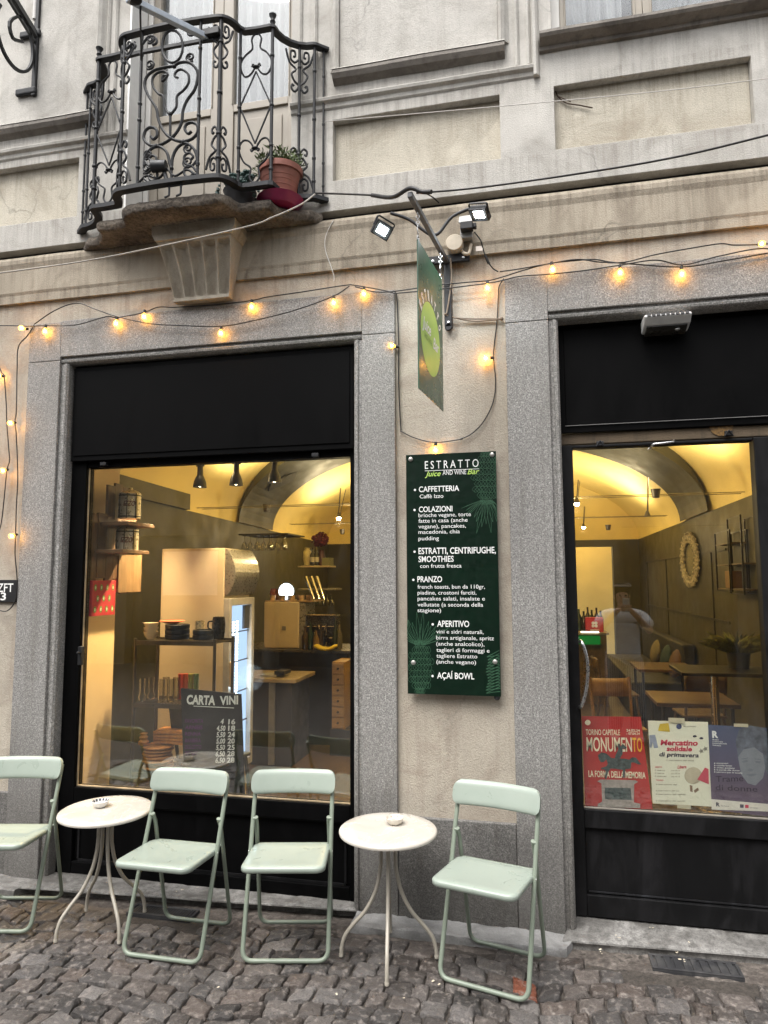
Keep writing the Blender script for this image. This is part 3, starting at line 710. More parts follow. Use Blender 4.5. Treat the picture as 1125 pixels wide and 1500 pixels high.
# ---------------- balcony: slab, corbel, railing
XC = -1.93
def half_plan(ext=0.0):
    """plan of the rail, left half, from the wall to the middle"""
    e = ext
    pts = [(-0.81-e, 0.0), (-0.745-e, -0.055-e*0.3)]
    for i in range(1, 7):          # concave quarter
        a = math.pi/2*i/6; pts.append((-0.745-e+(0.19+e*0.5)*math.sin(a), -0.055-e*0.3-(0.18+e*0.7)*(1-math.cos(a))))
    pts += [(-0.46-e*0.5, -0.235-e), (-0.385-e*0.7, -0.240-e)]
    for i in range(1, 7):          # swelling out to the front
        a = math.pi/2*i/6; pts.append((-0.365-e*0.7+0.085*(1-math.cos(a)), -0.240-e-0.122*math.sin(a)))
    pts += [(-0.19, -0.368-e), (-0.09, -0.372-e), (0.0, -0.374-e)]
    return pts
def full_plan(ext=0.0):
    h = half_plan(ext); return [(XC+x, y) for x, y in h]+[(XC-x, y) for x, y in reversed(h[:-1])]
PLAN = full_plan()
# arc-length lookup
def plan_len(P):
    L = [0.0]
    for a, b in zip(P, P[1:]): L.append(L[-1]+math.hypot(b[0]-a[0], b[1]-a[1]))
    return L
PL_ = plan_len(PLAN); PTOT = PL_[-1]
def on_plan(s):
    s = max(0, min(PTOT, s))
    for i in range(len(PLAN)-1):
        if s <= PL_[i+1]+1e-9:
            t = (s-PL_[i])/max(1e-9, PL_[i+1]-PL_[i]); return PLAN[i][0]*(1-t)+PLAN[i+1][0]*t, PLAN[i][1]*(1-t)+PLAN[i+1][1]*t
    return PLAN[-1]
def s_of_x(x):
    """arc length at which the plan reaches x (offset from the middle)"""
    best, bs = 9, 0
    for i in range(0, 1201):
        s = PTOT*i/1200; d = abs(on_plan(s)[0]-XC-x)
        if d < best: best, bs = d, s
    return bs
ZB, ZR = 3.915, 4.855
RAIL = tag(bpy.data.objects.new('balcony_railing', None), 'curved wrought iron railing')
C.objects.link(RAIL); RAIL.parent = B; WO[RAIL] = WO[B].copy()
def flat_rail(mb, z, w, h, dense=4):
    n = 150; top = []; 
    P = [on_plan(PTOT*i/n) for i in range(n+1)]
    vs = []
    for i, (x, y) in enumerate(P):
        a = P[max(0, i-1)]; b = P[min(n, i+1)]; t = Vector((b[0]-a[0], b[1]-a[1])).normalized(); nn = Vector((t.y, -t.x))
        for sgn, zz in ((-1, z), (1, z), (1, z+h), (-1, z+h)): vs.append((x+nn.x*w/2*sgn, y+nn.y*w/2*sgn, zz))
    mb.add(vs, [(i*4+k, i*4+(k+1) % 4, (i+1)*4+(k+1) % 4, (i+1)*4+k) for i in range(n) for k in range(4)]+[(0,1,2,3), (n*4+3,n*4+2,n*4+1,n*4)])
mb = MB(); flat_rail(mb, ZR-0.008, 0.042, 0.016); mb.build('top_rail', IRON, RAIL)
mb = MB(); flat_rail(mb, ZB-0.012, 0.045, 0.024); mb.build('bottom_rail', IRON, RAIL)
mb = MB()
fr = [(XC-0.315, -0.352), (XC-0.18, -0.362), (XC+0.18, -0.362), (XC+0.30, -0.352)]
mb.tube([(x, y, 4.735) for x, y in fr], 0.013, 4); mb.build('stay_rail', IRON, RAIL)
posts = [(-0.79,.0065),(-0.555,.0115),(-0.372,.0095),(-0.300,.0085),(-0.182,.0085),(0.182,.0085),(0.300,.0115),(0.372,.0085),(0.555,.0095),(0.66,.0085),(0.745,.0085),(0.79,.006),(-0.735,.007)]
for dx, r in posts:
    x, y = on_plan(s_of_x(dx)); m_ = MB(); m_.tube([(x, y, ZB), (x, y, ZR-0.005)], r, 8)
    for zz in (4.40, 4.16 if abs(dx) > .2 else 4.30, 4.02, 4.70):
        m_.lathe([(r, -0.010), (r*1.45, -0.005), (r*1.45, 0.005), (r, 0.010)], (x, y, zz+0.02*math.sin(dx*30)), 8)
    if abs(abs(dx)-0.555) < 0.01: m_.lathe([(0.011,0),(0.011,0.02),(0.017,0.028),(0.011,0.036),(0.012,0.05),(0.020,0.064),(0.022,0.070),(0.014,0.077),(0,0.084)], (x, y, ZR+0.006), 14)
    m_.build('baluster', IRON, RAIL)
# central heart panel traced on the flat front of the railing
YF = -0.372
def zp(pts, ox, oy, k): return [at(ox+x/k, oy+y/k, YF) for x, y in pts]
heart = [
 [(422+45*math.cos(a*math.pi/12), 172+70*math.sin(a*math.pi/12)) for a in range(25)],
 [(428,258),(395,262),(345,275),(310,305),(302,345),(322,392),(352,440),(362,490),(385,540),(420,572),(465,584),(508,572),(530,545),(530,515),(510,502),(485,508),(476,530),(490,550),(506,540)],
 [(428,258),(455,242),(495,242),(525,270),(532,305),(518,360),(486,405),(468,450),(462,500),(440,545),(402,582),(352,604),(318,596),(298,572),(305,538),(328,522),(352,532),(356,558),(340,574),(328,562)],
 [(392,312),(402,292),(385,280),(355,288),(335,315),(340,350),(362,378),(382,388),(388,430),(400,456),(412,465),(424,456),(440,430),(442,388),(470,362),(492,330),(490,292),(462,272),(440,280),(432,300),(446,308)],
 [(392,312),(378,322),(382,300),(398,300)],
 [(412,465),(413,500),(412,560)],
 [(300,690),(305,650),(330,616),(365,606),(398,632),(410,680),(418,700)],
 [(418,700),(424,650),(445,610),(478,592),(512,612),(528,650),(530,690)],
 [(302,668),(322,690),(348,682),(352,655),(335,645),(322,660),(335,670)],
 [(302,720),(325,700),(352,712),(355,742),(335,755),(320,740),(333,726)],
 [(526,668),(505,690),(478,680),(474,648),(496,634),(512,650),(500,665)],
 [(526,715),(505,690),(478,698),(474,726),(494,738),(510,724),(498,710)],
 [(300,745),(322,762),(360,770)],[(530,730),(520,745),(508,760)],[(418,700),(418,755)],
 [(225,180),(250,160),(262,168),(256,182)],[(290,165),(320,130),(350,135),(352,158),(335,165)],
]
mb = MB()
for k, st in enumerate(heart): mb.tube(smooth_path(zp(st, 110, 10, 2.96), 4), 0.0085 if k in (1,2,6,7) else 0.0072, 6)
for (x, y) in ((430,258),(412,465),(352,604),(470,586),(418,700)):
    mb.ball(at(110+x/2.96, 10+y/2.96, YF), 0.013, 8)
mb.build('scrollwork', IRON, RAIL)
mb = MB()
for sgn in (-1, 1):
    for zc, rr_ in ((4.02, 0.034), (4.10, 0.030), (4.64, 0.030), (4.795, 0.026)):
        cx_ = XC+sgn*0.125; pts = scroll((0, 0), 0.006, rr_, R(90), 1.6, 20)
        mb = MB(); mb.tube([Vector((cx_+sgn*px_, YF, zc+pz_)) for px_, pz_ in pts], 0.0060, 6); mb.build('curl', IRON, RAIL)
    mb = MB(); mb.tube(smooth_path([Vector((XC+sgn*0.175, YF, 3.94)), Vector((XC+sgn*0.12, YF, 3.975)), Vector((XC+sgn*0.05, YF, 3.95)), Vector((XC, YF, 4.0))], 5), 0.0065, 6); mb.build('curl', IRON, RAIL)
# side panels: urn, lozenge rods, urn (mirrored top to bottom)
def side_panel(sa, sb):
    mb = MB()
    def P(u, v):
        x, y = on_plan(sa+(sb-sa)*u); return Vector((x, y, ZB+(ZR-ZB)*v))
    for fl in (False, True):
        vv = (lambda v: 1-v) if not fl else (lambda v: v)
        for mir in (False, True):
            uu = (lambda u: u) if not mir else (lambda u: 1-u)
            mb.tube(smooth_path([P(uu(a), vv(b)) for a, b in ((0.50,0.025),(0.42,0.03),(0.35,0.06),(0.38,0.10),(0.36,0.125),(0.18,0.155),(0.05,0.20),(0.02,0.235),(0.06,0.27),(0.16,0.295),(0.30,0.29),(0.42,0.26),(0.45,0.235),(0.40,0.222),(0.37,0.235))], 4), 0.0055, 6)
        mb.tube([P(0.5, vv(0.27)), P(0.02, 0.5)], 0.0050, 6); mb.tube([P(0.5, vv(0.27)), P(0.98, 0.5)], 0.0050, 6)
        mb.ball(P(0.5, vv(0.24)), 0.014, 8, 1.6, 1, 0.7)
    mb.build('lozenge_panel', IRON, RAIL)
side_panel(s_of_x(-0.555), s_of_x(-0.372)); side_panel(s_of_x(0.372), s_of_x(0.555))
def scroll_pair(s0, half, flip=1):
    """curls on both sides of a baluster near the top and foot of the rail"""
    def P(u, v):
        x, y = on_plan(s0+u*half); return Vector((x, y, v))
    for zt, d in ((ZR-0.02, -1), (ZB+0.02, 1)):
        for m in (-1, 1):
            mb = MB(); mb.tube(smooth_path([P(m*1.0, zt+d*0.03), P(m*0.7, zt+d*0.10), P(m*0.25, zt+d*0.135), P(m*0.55, zt+d*0.17), P(m*0.35, zt+d*0.21), P(m*0.05, zt+d*0.235), P(m*0.3, zt+d*0.275), P(m*0.55, zt+d*0.26), P(m*0.5, zt+d*0.235), P(m*0.38, zt+d*0.243)], 4), 0.0064, 6); mb.build('curl', IRON, RAIL)
            mb = MB(); mb.tube(smooth_path([P(m*0.04, zt+d*0.07), P(m*0.35, zt+d*0.095), P(m*0.62, zt+d*0.075), P(m*0.60, zt+d*0.03), P(m*0.35, zt+d*0.025), P(m*0.30, zt+d*0.055), P(m*0.45, zt+d*0.06)], 4), 0.0062, 6); mb.build('curl', IRON, RAIL)
for dx in (-0.665, -0.300, 0.300, 0.66): scroll_pair(s_of_x(dx), 0.085 if abs(dx) > .5 else 0.070)
# slab
mb = MB(); SP = full_plan(-0.035); n = 130; SL = plan_len(SP); rings = []
def sp_at(s):
    for i in range(len(SP)-1):
        if s <= SL[i+1]+1e-9:
            t = (s-SL[i])/max(1e-9, SL[i+1]-SL[i]); return SP[i][0]*(1-t)+SP[i+1][0]*t, SP[i][1]*(1-t)+SP[i+1][1]*t
    return SP[-1]
def slab_pt(u, v):
    x, y = sp_at(SL[-1]*u)
    # v 0..1 runs from the wall over the top, down the edge and back underneath
    if v < 0.2: k = v/0.2; z = 3.848
    elif v < 0.55: k = 1.0; z = 3.848-(v-0.2)/0.35*0.062
    else: k = 1-(v-0.55)/0.45; z = 3.786
    bul = 0.0
    if 0.2 <= v <= 0.55: bul = 0.014*math.sin((v-0.2)/0.35*math.pi)
    nx, ny = (x-XC)*0.5, y-0.2; l = math.hypot(nx, ny); nx, ny = nx/l, ny/l
    yy = 0.06+(y-0.06)*k; xx = XC+(x-XC)*(0.86+0.14*k if k < 1 else 1.0)
    nz = noise.noise(Vector((xx*9, yy*9, z*14)))*0.013+noise.noise(Vector((xx*30, yy*30, z*40)))*0.006
    return Vector((xx+nx*(bul+nz), yy+ny*(bul+nz), z+nz*(0.6 if v > 0.25 else 0.2)))
mb.grid(slab_pt, n, 30); mb.build('balcony_slab', SLAB, B)
# fluted corbel
mb = MB()
cw0, cw1 = 0.232, 0.178; ccx = -1.875
def corb(u, v):
    # u across (-1..1 incl. sides), v down
    z = 3.70-v*0.312
    dep = 0.052+0.100*(1-v)**1.4+0.01*(1-v)
    hw = cw1+(cw0-cw1)*(1-v)**1.2
    if u < 0.12: k = u/0.12; return Vector((ccx-hw, 0.0-dep*k, z))
    if u > 0.88: k = (1-u)/0.12; return Vector((ccx+hw, 0.0-dep*k, z))
    w = (u-0.12)/0.76; fl = 0.0
    if 0.05 < v < 0.97:
        f = (w*5) % 1.0; fl = 0.044*math.sqrt(max(0, 1-(2*f-1)**2/0.72)) if abs(2*f-1) < 0.84 else 0.0
        fl *= min(1, (v-0.05)/0.05)*min(1, (0.97-v)/0.04)
    return Vector((ccx-hw+2*hw*w, -dep+fl*0.9, z))
mb.grid(corb, 110, 40, False)
mb.prism([(ccx-0.238,0,3.70),(ccx+0.238,0,3.70),(ccx+0.262,0,3.745),(ccx+0.262,0,3.79),(ccx-0.262,0,3.79),(ccx-0.262,0,3.745)], (0,-0.175,0))
mb.prism([(ccx-0.178,-0.001,3.388),(ccx+0.178,-0.001,3.388),(ccx+0.178,-0.055,3.3875),(ccx-0.178,-0.055,3.3875)], (0,0,-0.012))
mb.build('corbel', mat_plaster('corbel_plaster', (0.50,0.445,0.36), (0.40,0.35,0.275), (0.16,0.125,0.09), 0.5, 0.7), B, 0.004)

# ================================================================== STREET FURNITURE
def make_chair():
    t = thing('folding_chair', 'x', 'chair', (0,0,0), 'sage green folding chairs outside the bar')
    def L(f, w, z): return Vector((w, -f, z))       # f = forwards (towards the street)
    # main hoop: front foot bar, legs, up to the backrest
    mb = MB(); h = 0.196
    top = (-0.085, 0.742); ft = (0.182, 0.012)
    mb.tube(round_path([L(top[0], -h+0.004, top[1]), L(ft[0], -h, ft[1]), L(ft[0], h, ft[1]), L(top[0], h-0.004, top[1])], 0.05, 8), 0.0105, 12)
    mb.build('front_frame', SAGE_T, t)
    # rear hoop
    mb = MB(); h2 = 0.180; pv = (-0.012, 0.575)
    mb.tube(round_path([L(pv[0]-0.004, -h2+0.002, pv[1]), L(pv[0]-0.030, -h2+0.002, pv[1]-0.045), L(-0.172, -h2, 0.0125), L(-0.172, h2, 0.0125), L(pv[0]-0.030, h2-0.002, pv[1]-0.045), L(pv[0]-0.004, h2-0.002, pv[1])], 0.05, 8), 0.0098, 12)
    for s in (-1, 1):
        mb.lathe([(0.0075,-0.004),(0.0075,0.012)] if s > 0 else [(0.0075,-0.012),(0.0075,0.004)], L(pv[0]-0.004, s*h2, pv[1]-0.006), 10, 'X')
        mb.tube([L(-0.062, -0.178, 0.433), L(-0.062, 0.178, 0.433)], 0.006, 8) if s > 0 else None
    mb.build('rear_frame', SAGE_T, t)
    # seat: shaped plastic pan with rolled rim
    def rrect(u, hx, f0, f1, r):
        # rounded rectangle parametrised by angle index
        cx = [(hx-r, f1-r, 0), (-hx+r, f1-r, 90), (-hx+r, f0+r, 180), (hx-r, f0+r, 270)]
        pts = []
        for (x, y, a0) in cx:
            for k in range(9):
                a = R(a0+90*k/8); pts.append((x+r*math.cos(a), y+r*math.sin(a)))
        return pts
    mb = MB(); 
    def zt(f, w): return 0.452-0.010*(1-((f-0.13)/0.18)**2)*(1-(w/0.19)**2)-0.018*((0.13-f)/0.34)+0.004
    def ring(ins, dz, base=None):
        out = []
        for (w, f) in rrect(0, 0.190-ins, -0.045+ins, 0.300-ins, max(0.012, 0.045-ins)): out.append(L(f, w, (zt(f, w) if base is None else base-0.018*((0.13-f)/0.34))+dz))
        return out
    rings = [ring(0.10, 0), ring(0.05, 0), ring(0.014, 0.001), ring(0.004, -0.003), ring(0.0, -0.010), ring(0.001, -0.024), ring(0.006, -0.028), ring(0.012, -0.026), ring(0.06, -0.012)]
    n = len(rings[0]); vs = [p for r_ in rings for p in r_]
    fs = [(i*n+k, i*n+(k+1) % n, (i+1)*n+(k+1) % n, (i+1)*n+k) for i in range(len(rings)-1) for k in range(n)]
    b = mb.add(vs, fs, True); c0 = mb.add([L(0.13, 0, 0.446)], []); c1 = mb.add([L(0.13, 0, 0.432)], [])
    for k in range(n):
        k2 = (k+1) % n
        mb.f.append((c0, b+k2, b+k)); mb.sm.append(True); mb.mi.append(0)
        mb.f.append((c1, b+(len(rings)-1)*n+k, b+(len(rings)-1)*n+k2)); mb.sm.append(True); mb.mi.append(0)
    mb.build('seat', SAGE, t)
    # seat pins
    for s in (-1, 1): mb = MB(); mb.tube([L(0.030, s*0.186, 0.432), L(0.030, s*0.203, 0.432)], 0.006, 8); mb.build('pin', STEEL, t)
    # backrest: curved panel
    mb = MB(); Hh = 0.108; z0 = 0.676
    def back(u, v, off):
        w = -0.208+0.416*u; z = z0+Hh*v
        r = 0.040
        # rounded corners by pulling in the ends
        yy = min(v, 1-v)*Hh; 
        if yy < r: w *= (0.208-(r-math.sqrt(max(0, r*r-(r-yy)**2))))/0.208
        f = -0.047-0.335*(z-0.66)-0.030*(1-(w/0.208)**2)+0.022
        n_ = 0.011*(1-(2*abs(v-0.5))**8)
        return L(f+off*n_, w, z)
    vv = [0, 0.012, 0.04, 0.09, 0.16, 0.24, 0.36, 0.5, 0.64, 0.76, 0.84, 0.91, 0.96, 0.988, 1]
    for off in (1, -1):
        m_ = len(vv); nu = 28
        vs = [back(i/nu, v, off) for v in vv for i in range(nu+1)]
        mb.add(vs, [(j*(nu+1)+i, j*(nu+1)+i+1, (j+1)*(nu+1)+i+1, (j+1)*(nu+1)+i) for j in range(m_-1) for i in range(nu)], True)
    m_ = len(vv)
    for i_ in (0, 1):
        vs = [back(i_, v, o_) for v in vv for o_ in (1, -1)]
        mb.add(vs, [(2*j, 2*j+1, 2*j+3, 2*j+2) for j in range(m_-1)], True)
    mb.build('backrest', SAGE, t, weld=True)
    return t
CH = make_chair()
for i, (x, y, a, lab) in enumerate([
    (-1.718, -0.405, -0.4, 'sage green folding chair in front of the chalkboard, beside the low table on its left'),
    (-1.191, -0.312, 11.9, 'sage green folding chair under the window, next to the table by the granite pier'),
    (-0.216, -0.343, -14.5, 'wet sage green folding chair standing alone beside the door, angled to the street'),
    (-2.706, -0.362, 11.0, 'sage green folding chair at the left end, cut off by the picture edge')]):
    o = CH if i == 0 else copy_tree(CH)
    o.location = (x, y, 0.0); o.rotation_euler.z = R(a); o['label'] = lab

def make_table():
    t = thing('bistro_table', 'x', 'table', (0,0,0), 'small round ivory bistro tables')
    mb = MB(); mb.lathe([(0,0.571),(0.18,0.571),(0.222,0.570),(0.229,0.566),(0.231,0.559),(0.229,0.553),(0.222,0.551),(0.215,0.556),(0.0,0.556)], (0,0,0), 64)
    mb.build('tabletop', TBL, t)
    mb = MB(); mb.lathe([(0.0,0.548),(0.075,0.548),(0.075,0.5555),(0,0.5555)], (0,0,0), 24); mb.build('mounting_plate', TBL_LEG, t)
    for k in range(4):
        a = math.pi/2*k
        prof = [(0.040,0.548),(0.034,0.50),(0.034,0.43),(0.040,0.37),(0.060,0.29),(0.105,0.205),(0.160,0.145),(0.200,0.095),(0.217,0.045),(0.220,0.004)]
        m_ = MB(); m_.tube(smooth_path([(r*math.cos(a), r*math.sin(a), z) for r, z in prof], 5), 0.0090, 10); m_.lathe([(0.010,0.0),(0.0105,0.012),(0.0092,0.014)], (0.2205*math.cos(a), 0.2205*math.sin(a), 0), 10)
        m_.build('leg', TBL_LEG, t)
    return t
TB = make_table()
for i, (x, y, a, lab) in enumerate([(-0.704, -0.338, 10, 'round ivory bistro table between two chairs, in front of the granite pier'), (-2.176, -0.362, 55, 'round ivory bistro table in front of the window, left of the chalkboard')]):
    o = TB if i == 0 else copy_tree(TB); o.location = (x, y, 0.0); o.rotation_euler.z = R(a); o['label'] = lab

def ashtray(c, mat, name, lab, dark):
    t = thing(name, lab, 'ashtray', c, 'ashtrays on the bistro tables')
    mb = MB(); mb.lathe([(0,0.002),(0.022,0.0),(0.026,0.003),(0.036,0.012),(0.042,0.026),(0.0435,0.032),(0.041,0.033),(0.037,0.024),(0.030,0.012),(0.0,0.008)], c, 32); mb.build('bowl', mat, t)
    mb = MB(); n = 14
    for k in range(n):
        a = 2*math.pi*k/n
        if dark: mb.obox(Vector(c)+Vector((0.0375*math.cos(a), 0.0375*math.sin(a), 0.0262)), Vector((math.cos(a), math.sin(a), 1.7)).normalized(), Vector((-math.sin(a), math.cos(a), 0)), Vector((-1.7*math.cos(a), -1.7*math.sin(a), 1)).normalized(), 0.006, 0.0045, 0.0012)
        elif k % 2: mb.ball(Vector(c)+Vector((0.036*math.cos(a), 0.036*math.sin(a), 0.0245)), 0.003, 6)
    mb.build('painted_motif', simple('motif_navy', (0.02,0.025,0.045), 0.4) if dark else simple('motif_rose', (0.45,0.22,0.17), 0.4), t)
    mb = MB()
    rr = random.Random(2)
    for k in range(4):
        a = rr.uniform(0, 6.28); p = Vector(c)+Vector((rr.uniform(-.015,.015), rr.uniform(-.015,.015), 0.0135+0.002*k)); dd = Vector((math.cos(a), math.sin(a), 0.15))
        mb.tube([p-dd*0.011, p+dd*0.011], 0.0036, 8)
    mb.build('cigarette_stub', simple('stub', (0.55,0.42,0.30), 0.8), t)
p = onz(147, 1181, 0.575); ashtray((p.x, p.y, 0.5712), simple('glazed_white', (0.72,0.71,0.68), 0.2, 0, 0.04), 'ashtray', 'small white ashtray with dark painted rim on the left table', True)
p = onz(578, 1206, 0.575); ashtray((p.x, p.y, 0.5712), simple('glazed_cream', (0.66,0.61,0.53), 0.2, 0, 0.06), 'ashtray', 'small cream ashtray with pink motif on the table by the pier', False)

# drain grates let into the gutter
def grate(x0, x1, y0, y1, lab, slots):
    mb = MB(); mb.box(x0, x1, y0, y1, -0.03, -0.012)
    mb.box(x0, x1, y0, y0+0.014, -0.012, -0.003); mb.box(x0, x1, y1-0.014, y1, -0.012, -0.003); mb.box(x0, x0+0.014, y0+0.0145, y1-0.0145, -0.012, -0.003); mb.box(x1-0.014, x1, y0+0.0145, y1-0.0145, -0.012, -0.003)
    n = slots
    for k in range(n):
        x = x0+0.02+(x1-x0-0.04)*(k+0.5)/n; mb.box(x-(x1-x0)/n*0.30, x+(x1-x0)/n*0.30, y0+0.0145, y1-0.0145, -0.012, -0.0045)
    o = mb.build('drain_grate', mat_worn_black('cast_iron_%d' % slots, 0.03, (0.10,0.095,0.09), 0.8, 0.4), None, 0.0015); tag(o, lab, 'drain grate', 'cellar grates in the gutter')
grate(-2.15, -1.78, -0.195, -0.09, 'dark slotted drain grate below the window step, behind a chair', 22)
grate(0.47, 0.85, -0.168, -0.045, 'flat iron drain cover in front of the door step', 9)

# litter scraps
mb = MB(); rr = random.Random(9)
for (px, py, z) in ((232,1295,.036),(262,1305,.036),(285,1300,.036),(560,1413,.0),(498,1460,.0),(640,1440,0),(903,1372,.045),(990,1397,.045),(1001,1408,.045),(240,1332,0),(878,1393,0.0),(884,1398,0),(302,1370,0),(320,1446,0),(585,1462,0),(1015,1380,.045),(955,1360,.045)):
    p = onz(px, py, z+0.004)
    for k in range(rr.randint(1, 3)):
        a = rr.uniform(0, 3.1); c, s = math.cos(a), math.sin(a); w, h = rr.uniform(.003,.008), rr.uniform(.002,.005); q = p+Vector((rr.uniform(-.02,.02), rr.uniform(-.015,.015), 0.002))
        mb.add([q+Vector((c*w*i-s*h*j, s*w*i+c*h*j, 0.003*((i+j) % 2)+rr.uniform(0,.002))) for i, j in ((-1,-1),(1,-1),(1,1),(-1,1))], [(0,1,2,3)])
o = mb.build('litter_scraps', simple('litter', (0.62,0.55,0.42), 0.8, 0, 0.5, 90)); tag(o, kind='stuff')

# ================================================================== MENU BOARD
MY = -0.020
mx0, mx1, mz0, mz1 = -0.6645, -0.184, 1.140, 2.402
MBD = thing('menu_board', 'tall dark green menu board listing juices, lunch and aperitivo on the pier', 'menu board', ((mx0+mx1)/2, MY, mz0))
mb = MB(); mb.box(mx0, mx1, MY, MY+0.010, mz0, mz1); mb.build('panel', GREENBOARD, MBD, 0.001)
tx = MB(); YT = MY-0.0012
def mt(s, x0, x1, yb, cap, bold=0.012, dy=0, mbx=None, **kw): write_px(mbx or tx, s, 580+x0/3.844, 580+x1/3.844, 650+yb/3.844, cap/3.844, YT, dy, bold=bold, **kw)
def bullet(x, y): 
    p = at(580+x/3.844, 650+y/3.844, YT); tx.lathe([(0.0062,0),(0,0.0005)], p, 14, 'Y')
mt('ESTRATTO', 163, 466, 142, 46, 0.0, space=1.5)
a = at(580+163/3.844, 650+153/3.844, YT); b = at(580+468/3.844, 650+140/3.844, YT)
tx.box(a.x, b.x, YT-0.0004, YT, a.z-0.0012, a.z+0.0012)
mt('AND WINE', 263, 396, 176, 27, 0.0)
for s, x0, x1, yb, cap, bx in (('CAFFETTERIA',129,356,272,32,107),('COLAZIONI',129,318,385,32,105),('ESTRATTI, CENTRIFUGHE,',127,563,621,36,105),('SMOOTHIES',127,325,666,34,None),('PRANZO',121,260,779,34,98),('APERITIVO',232,413,1030,36,207),('AÇAÍ BOWL',232,441,1321,36,206)):
    mt(s, x0, x1, yb, cap, 0.016)
    if bx: bullet(bx, yb-cap*0.36)
for s, x0, x1, yb in (('Caffè Izzo',134,267,308),('brioche vegane, torte',127,422,414),('fatte in casa (anche',127,404,445),('vegane), pancakes,',127,394,477),('macedonia, chia',127,360,508),('pudding',127,242,544),('con frutta fresca',136,369,699),
    ('french toasts, bun da 110gr,',122,501,816),('piadine, crostoni farciti,',122,453,849),('pancakes salati, insalate e',122,501,882),('vellutate (a seconda della',122,491,916),('stagione)',122,254,948),
    ('vini e sidri naturali,',227,493,1068),('birra artigianale, spritz',227,552,1102),('(anche analcolico),',227,498,1136),('taglieri di formaggi e',228,527,1171),('tagliere Estratto',228,458,1204),('(anche vegano)',228,451,1237)):
    mt(s, x0, x1, yb, 23, 0.002)
tx.build('white_lettering', WHITE_TXT, MBD)
lx = MB(); mt('Juice', 163, 252, 184, 30, 0.012, mbx=lx, shear=0.35); mt('Bar', 402, 470, 172, 32, 0.012, mbx=lx, shear=0.35); lx.build('lime_lettering', LIME_TXT, MBD)
ln = MB()
def m2(x, y): 
    p = at(580+x/3.844, 650+y/3.844, YT+0.0004); p.x = max(mx0+0.003, min(mx1-0.003, p.x)); p.z = max(mz0+0.003, min(mz1-0.003, p.z)); return p
def pineapple(cx, cy, rx, ry, up):
    rr = random.Random(int(cx))
    for k in range(9):
        for j in range(7):
            u = -0.85+1.7*j/6+(0.14 if k % 2 else -0.10); v = -0.92+1.84*k/8
            w = math.sqrt(max(0, 1-v*v)); 
            if abs(u) > 1.0: continue
            x, y = cx+u*rx*w, cy+v*ry; sx = rx*0.20*w+3; sy = ry*0.13
            ribbon(ln, smooth_path([m2(x+a_*sx+rr.uniform(-2,2), y+b_*sy+rr.uniform(-2,2)) for a_, b_ in ((-1,0.1),(0,-1),(1,0),(0.1,1),(-1,0.1))], 3), 0.0016)
            ribbon(ln, [m2(x, y-sy*0.3), m2(x+sx*0.9*rr.uniform(-.6,.6), y+sy*0.9*up)], 0.0013)
    for k in range(17):
        a = -1.25+2.5*k/16+rr.uniform(-.08,.08); l = ry*rr.uniform(0.75, 1.35); bx, by = cx+rx*0.35*math.sin(a), cy+up*ry*0.88
        tip = m2(bx+math.sin(a)*l*0.85, by+up*math.cos(a)*l); w = 11
        for s_ in (-1, 1):
            ribbon(ln, smooth_path([m2(bx+s_*w*0.5, by), m2(bx+math.sin(a)*l*0.5+s_*w*math.cos(a)*0.8, by+up*math.cos(a)*l*0.55), tip], 4), 0.0016)
pineapple(510, 190, 75, 145, 1); ln.build('fruit_drawing', GREENLINE, MBD); ln = MB(); pineapple(137, 1260, 66, 145, -1); ln.build('fruit_drawing', GREENLINE, MBD); ln = MB()
for k in range(13):   # leafy half fruit at the lower right corner
    y = 1185+k*17; ribbon(ln, smooth_path([m2(592, y-22), m2(550, y-4), m2(512+6*math.sin(k), y+16), m2(548, y+10), m2(594, y+6)], 4), 0.0030)
ln.build('fruit_drawing', GREENLINE, MBD)
for x, y in ((83, 88), (541, 62), (98, 1232), (558, 1228)):
    p = at(580+x/3.844, 650+y/3.844, MY); mb = MB(); mb.lathe([(0.0125,0.0),(0.0125,0.004),(0.010,0.007),(0.0,0.008)], (p.x, MY, p.z), 18, 'Y'); mb.build('screw_cap', simple('satin_cap', (0.42,0.41,0.38), 0.35, 0.6), MBD)
p = at(728, 1022, -0.02); mb = MB(); mb.lathe([(0.0,0.0),(0.016,0.002),(0.016,0.02),(0.010,0.03),(0,0.03)], (p.x, 0.012, p.z), 16, 'Y'); o = mb.build('wall_plug', BLACK_N); tag(o, 'small dark round wall fitting at the lower corner of the menu board', 'wall fitting')

# ================================================================== HANGING SIGN
S0 = Vector((-0.43, 0.0, 3.47)); SDIR = (Vector((-0.511, -0.7036, 3.47))-S0).normalized(); SN = Vector((-SDIR.y, SDIR.x, 0)).normalized()
if SN.x < 0: SN = -SN
def sg(s, z, off=0.0): return Vector((S0.x, S0.y, z))+SDIR*s+SN*off
HS = thing('hanging_sign', 'dark green hanging sign with lime disc on an iron wall arm', 'hanging sign', (-0.43, 0.0, 3.47))
mb = MB(); mb.obox(sg(0.352, 3.472), SDIR, SN, Vector((0,0,1)), 0.355, 0.012, 0.013)
mb.build('arm', mat_worn_black('grey_steel', 0.06, (0.22,0.23,0.23), 0.8, 0.35), HS, 0.003)
mb = MB(); mb.box(-0.447, -0.405, -0.012, 0.027, 3.10, 3.46); mb.lathe([(0.021,0),(0.021,0.012)], (-0.426, 0.0, 3.10), 14, 'Y')
mb.box(-0.535, -0.305, -0.017, 0.004, 3.462, 3.508); mb.build('wall_bracket', BLACK_N, HS, 0.004)
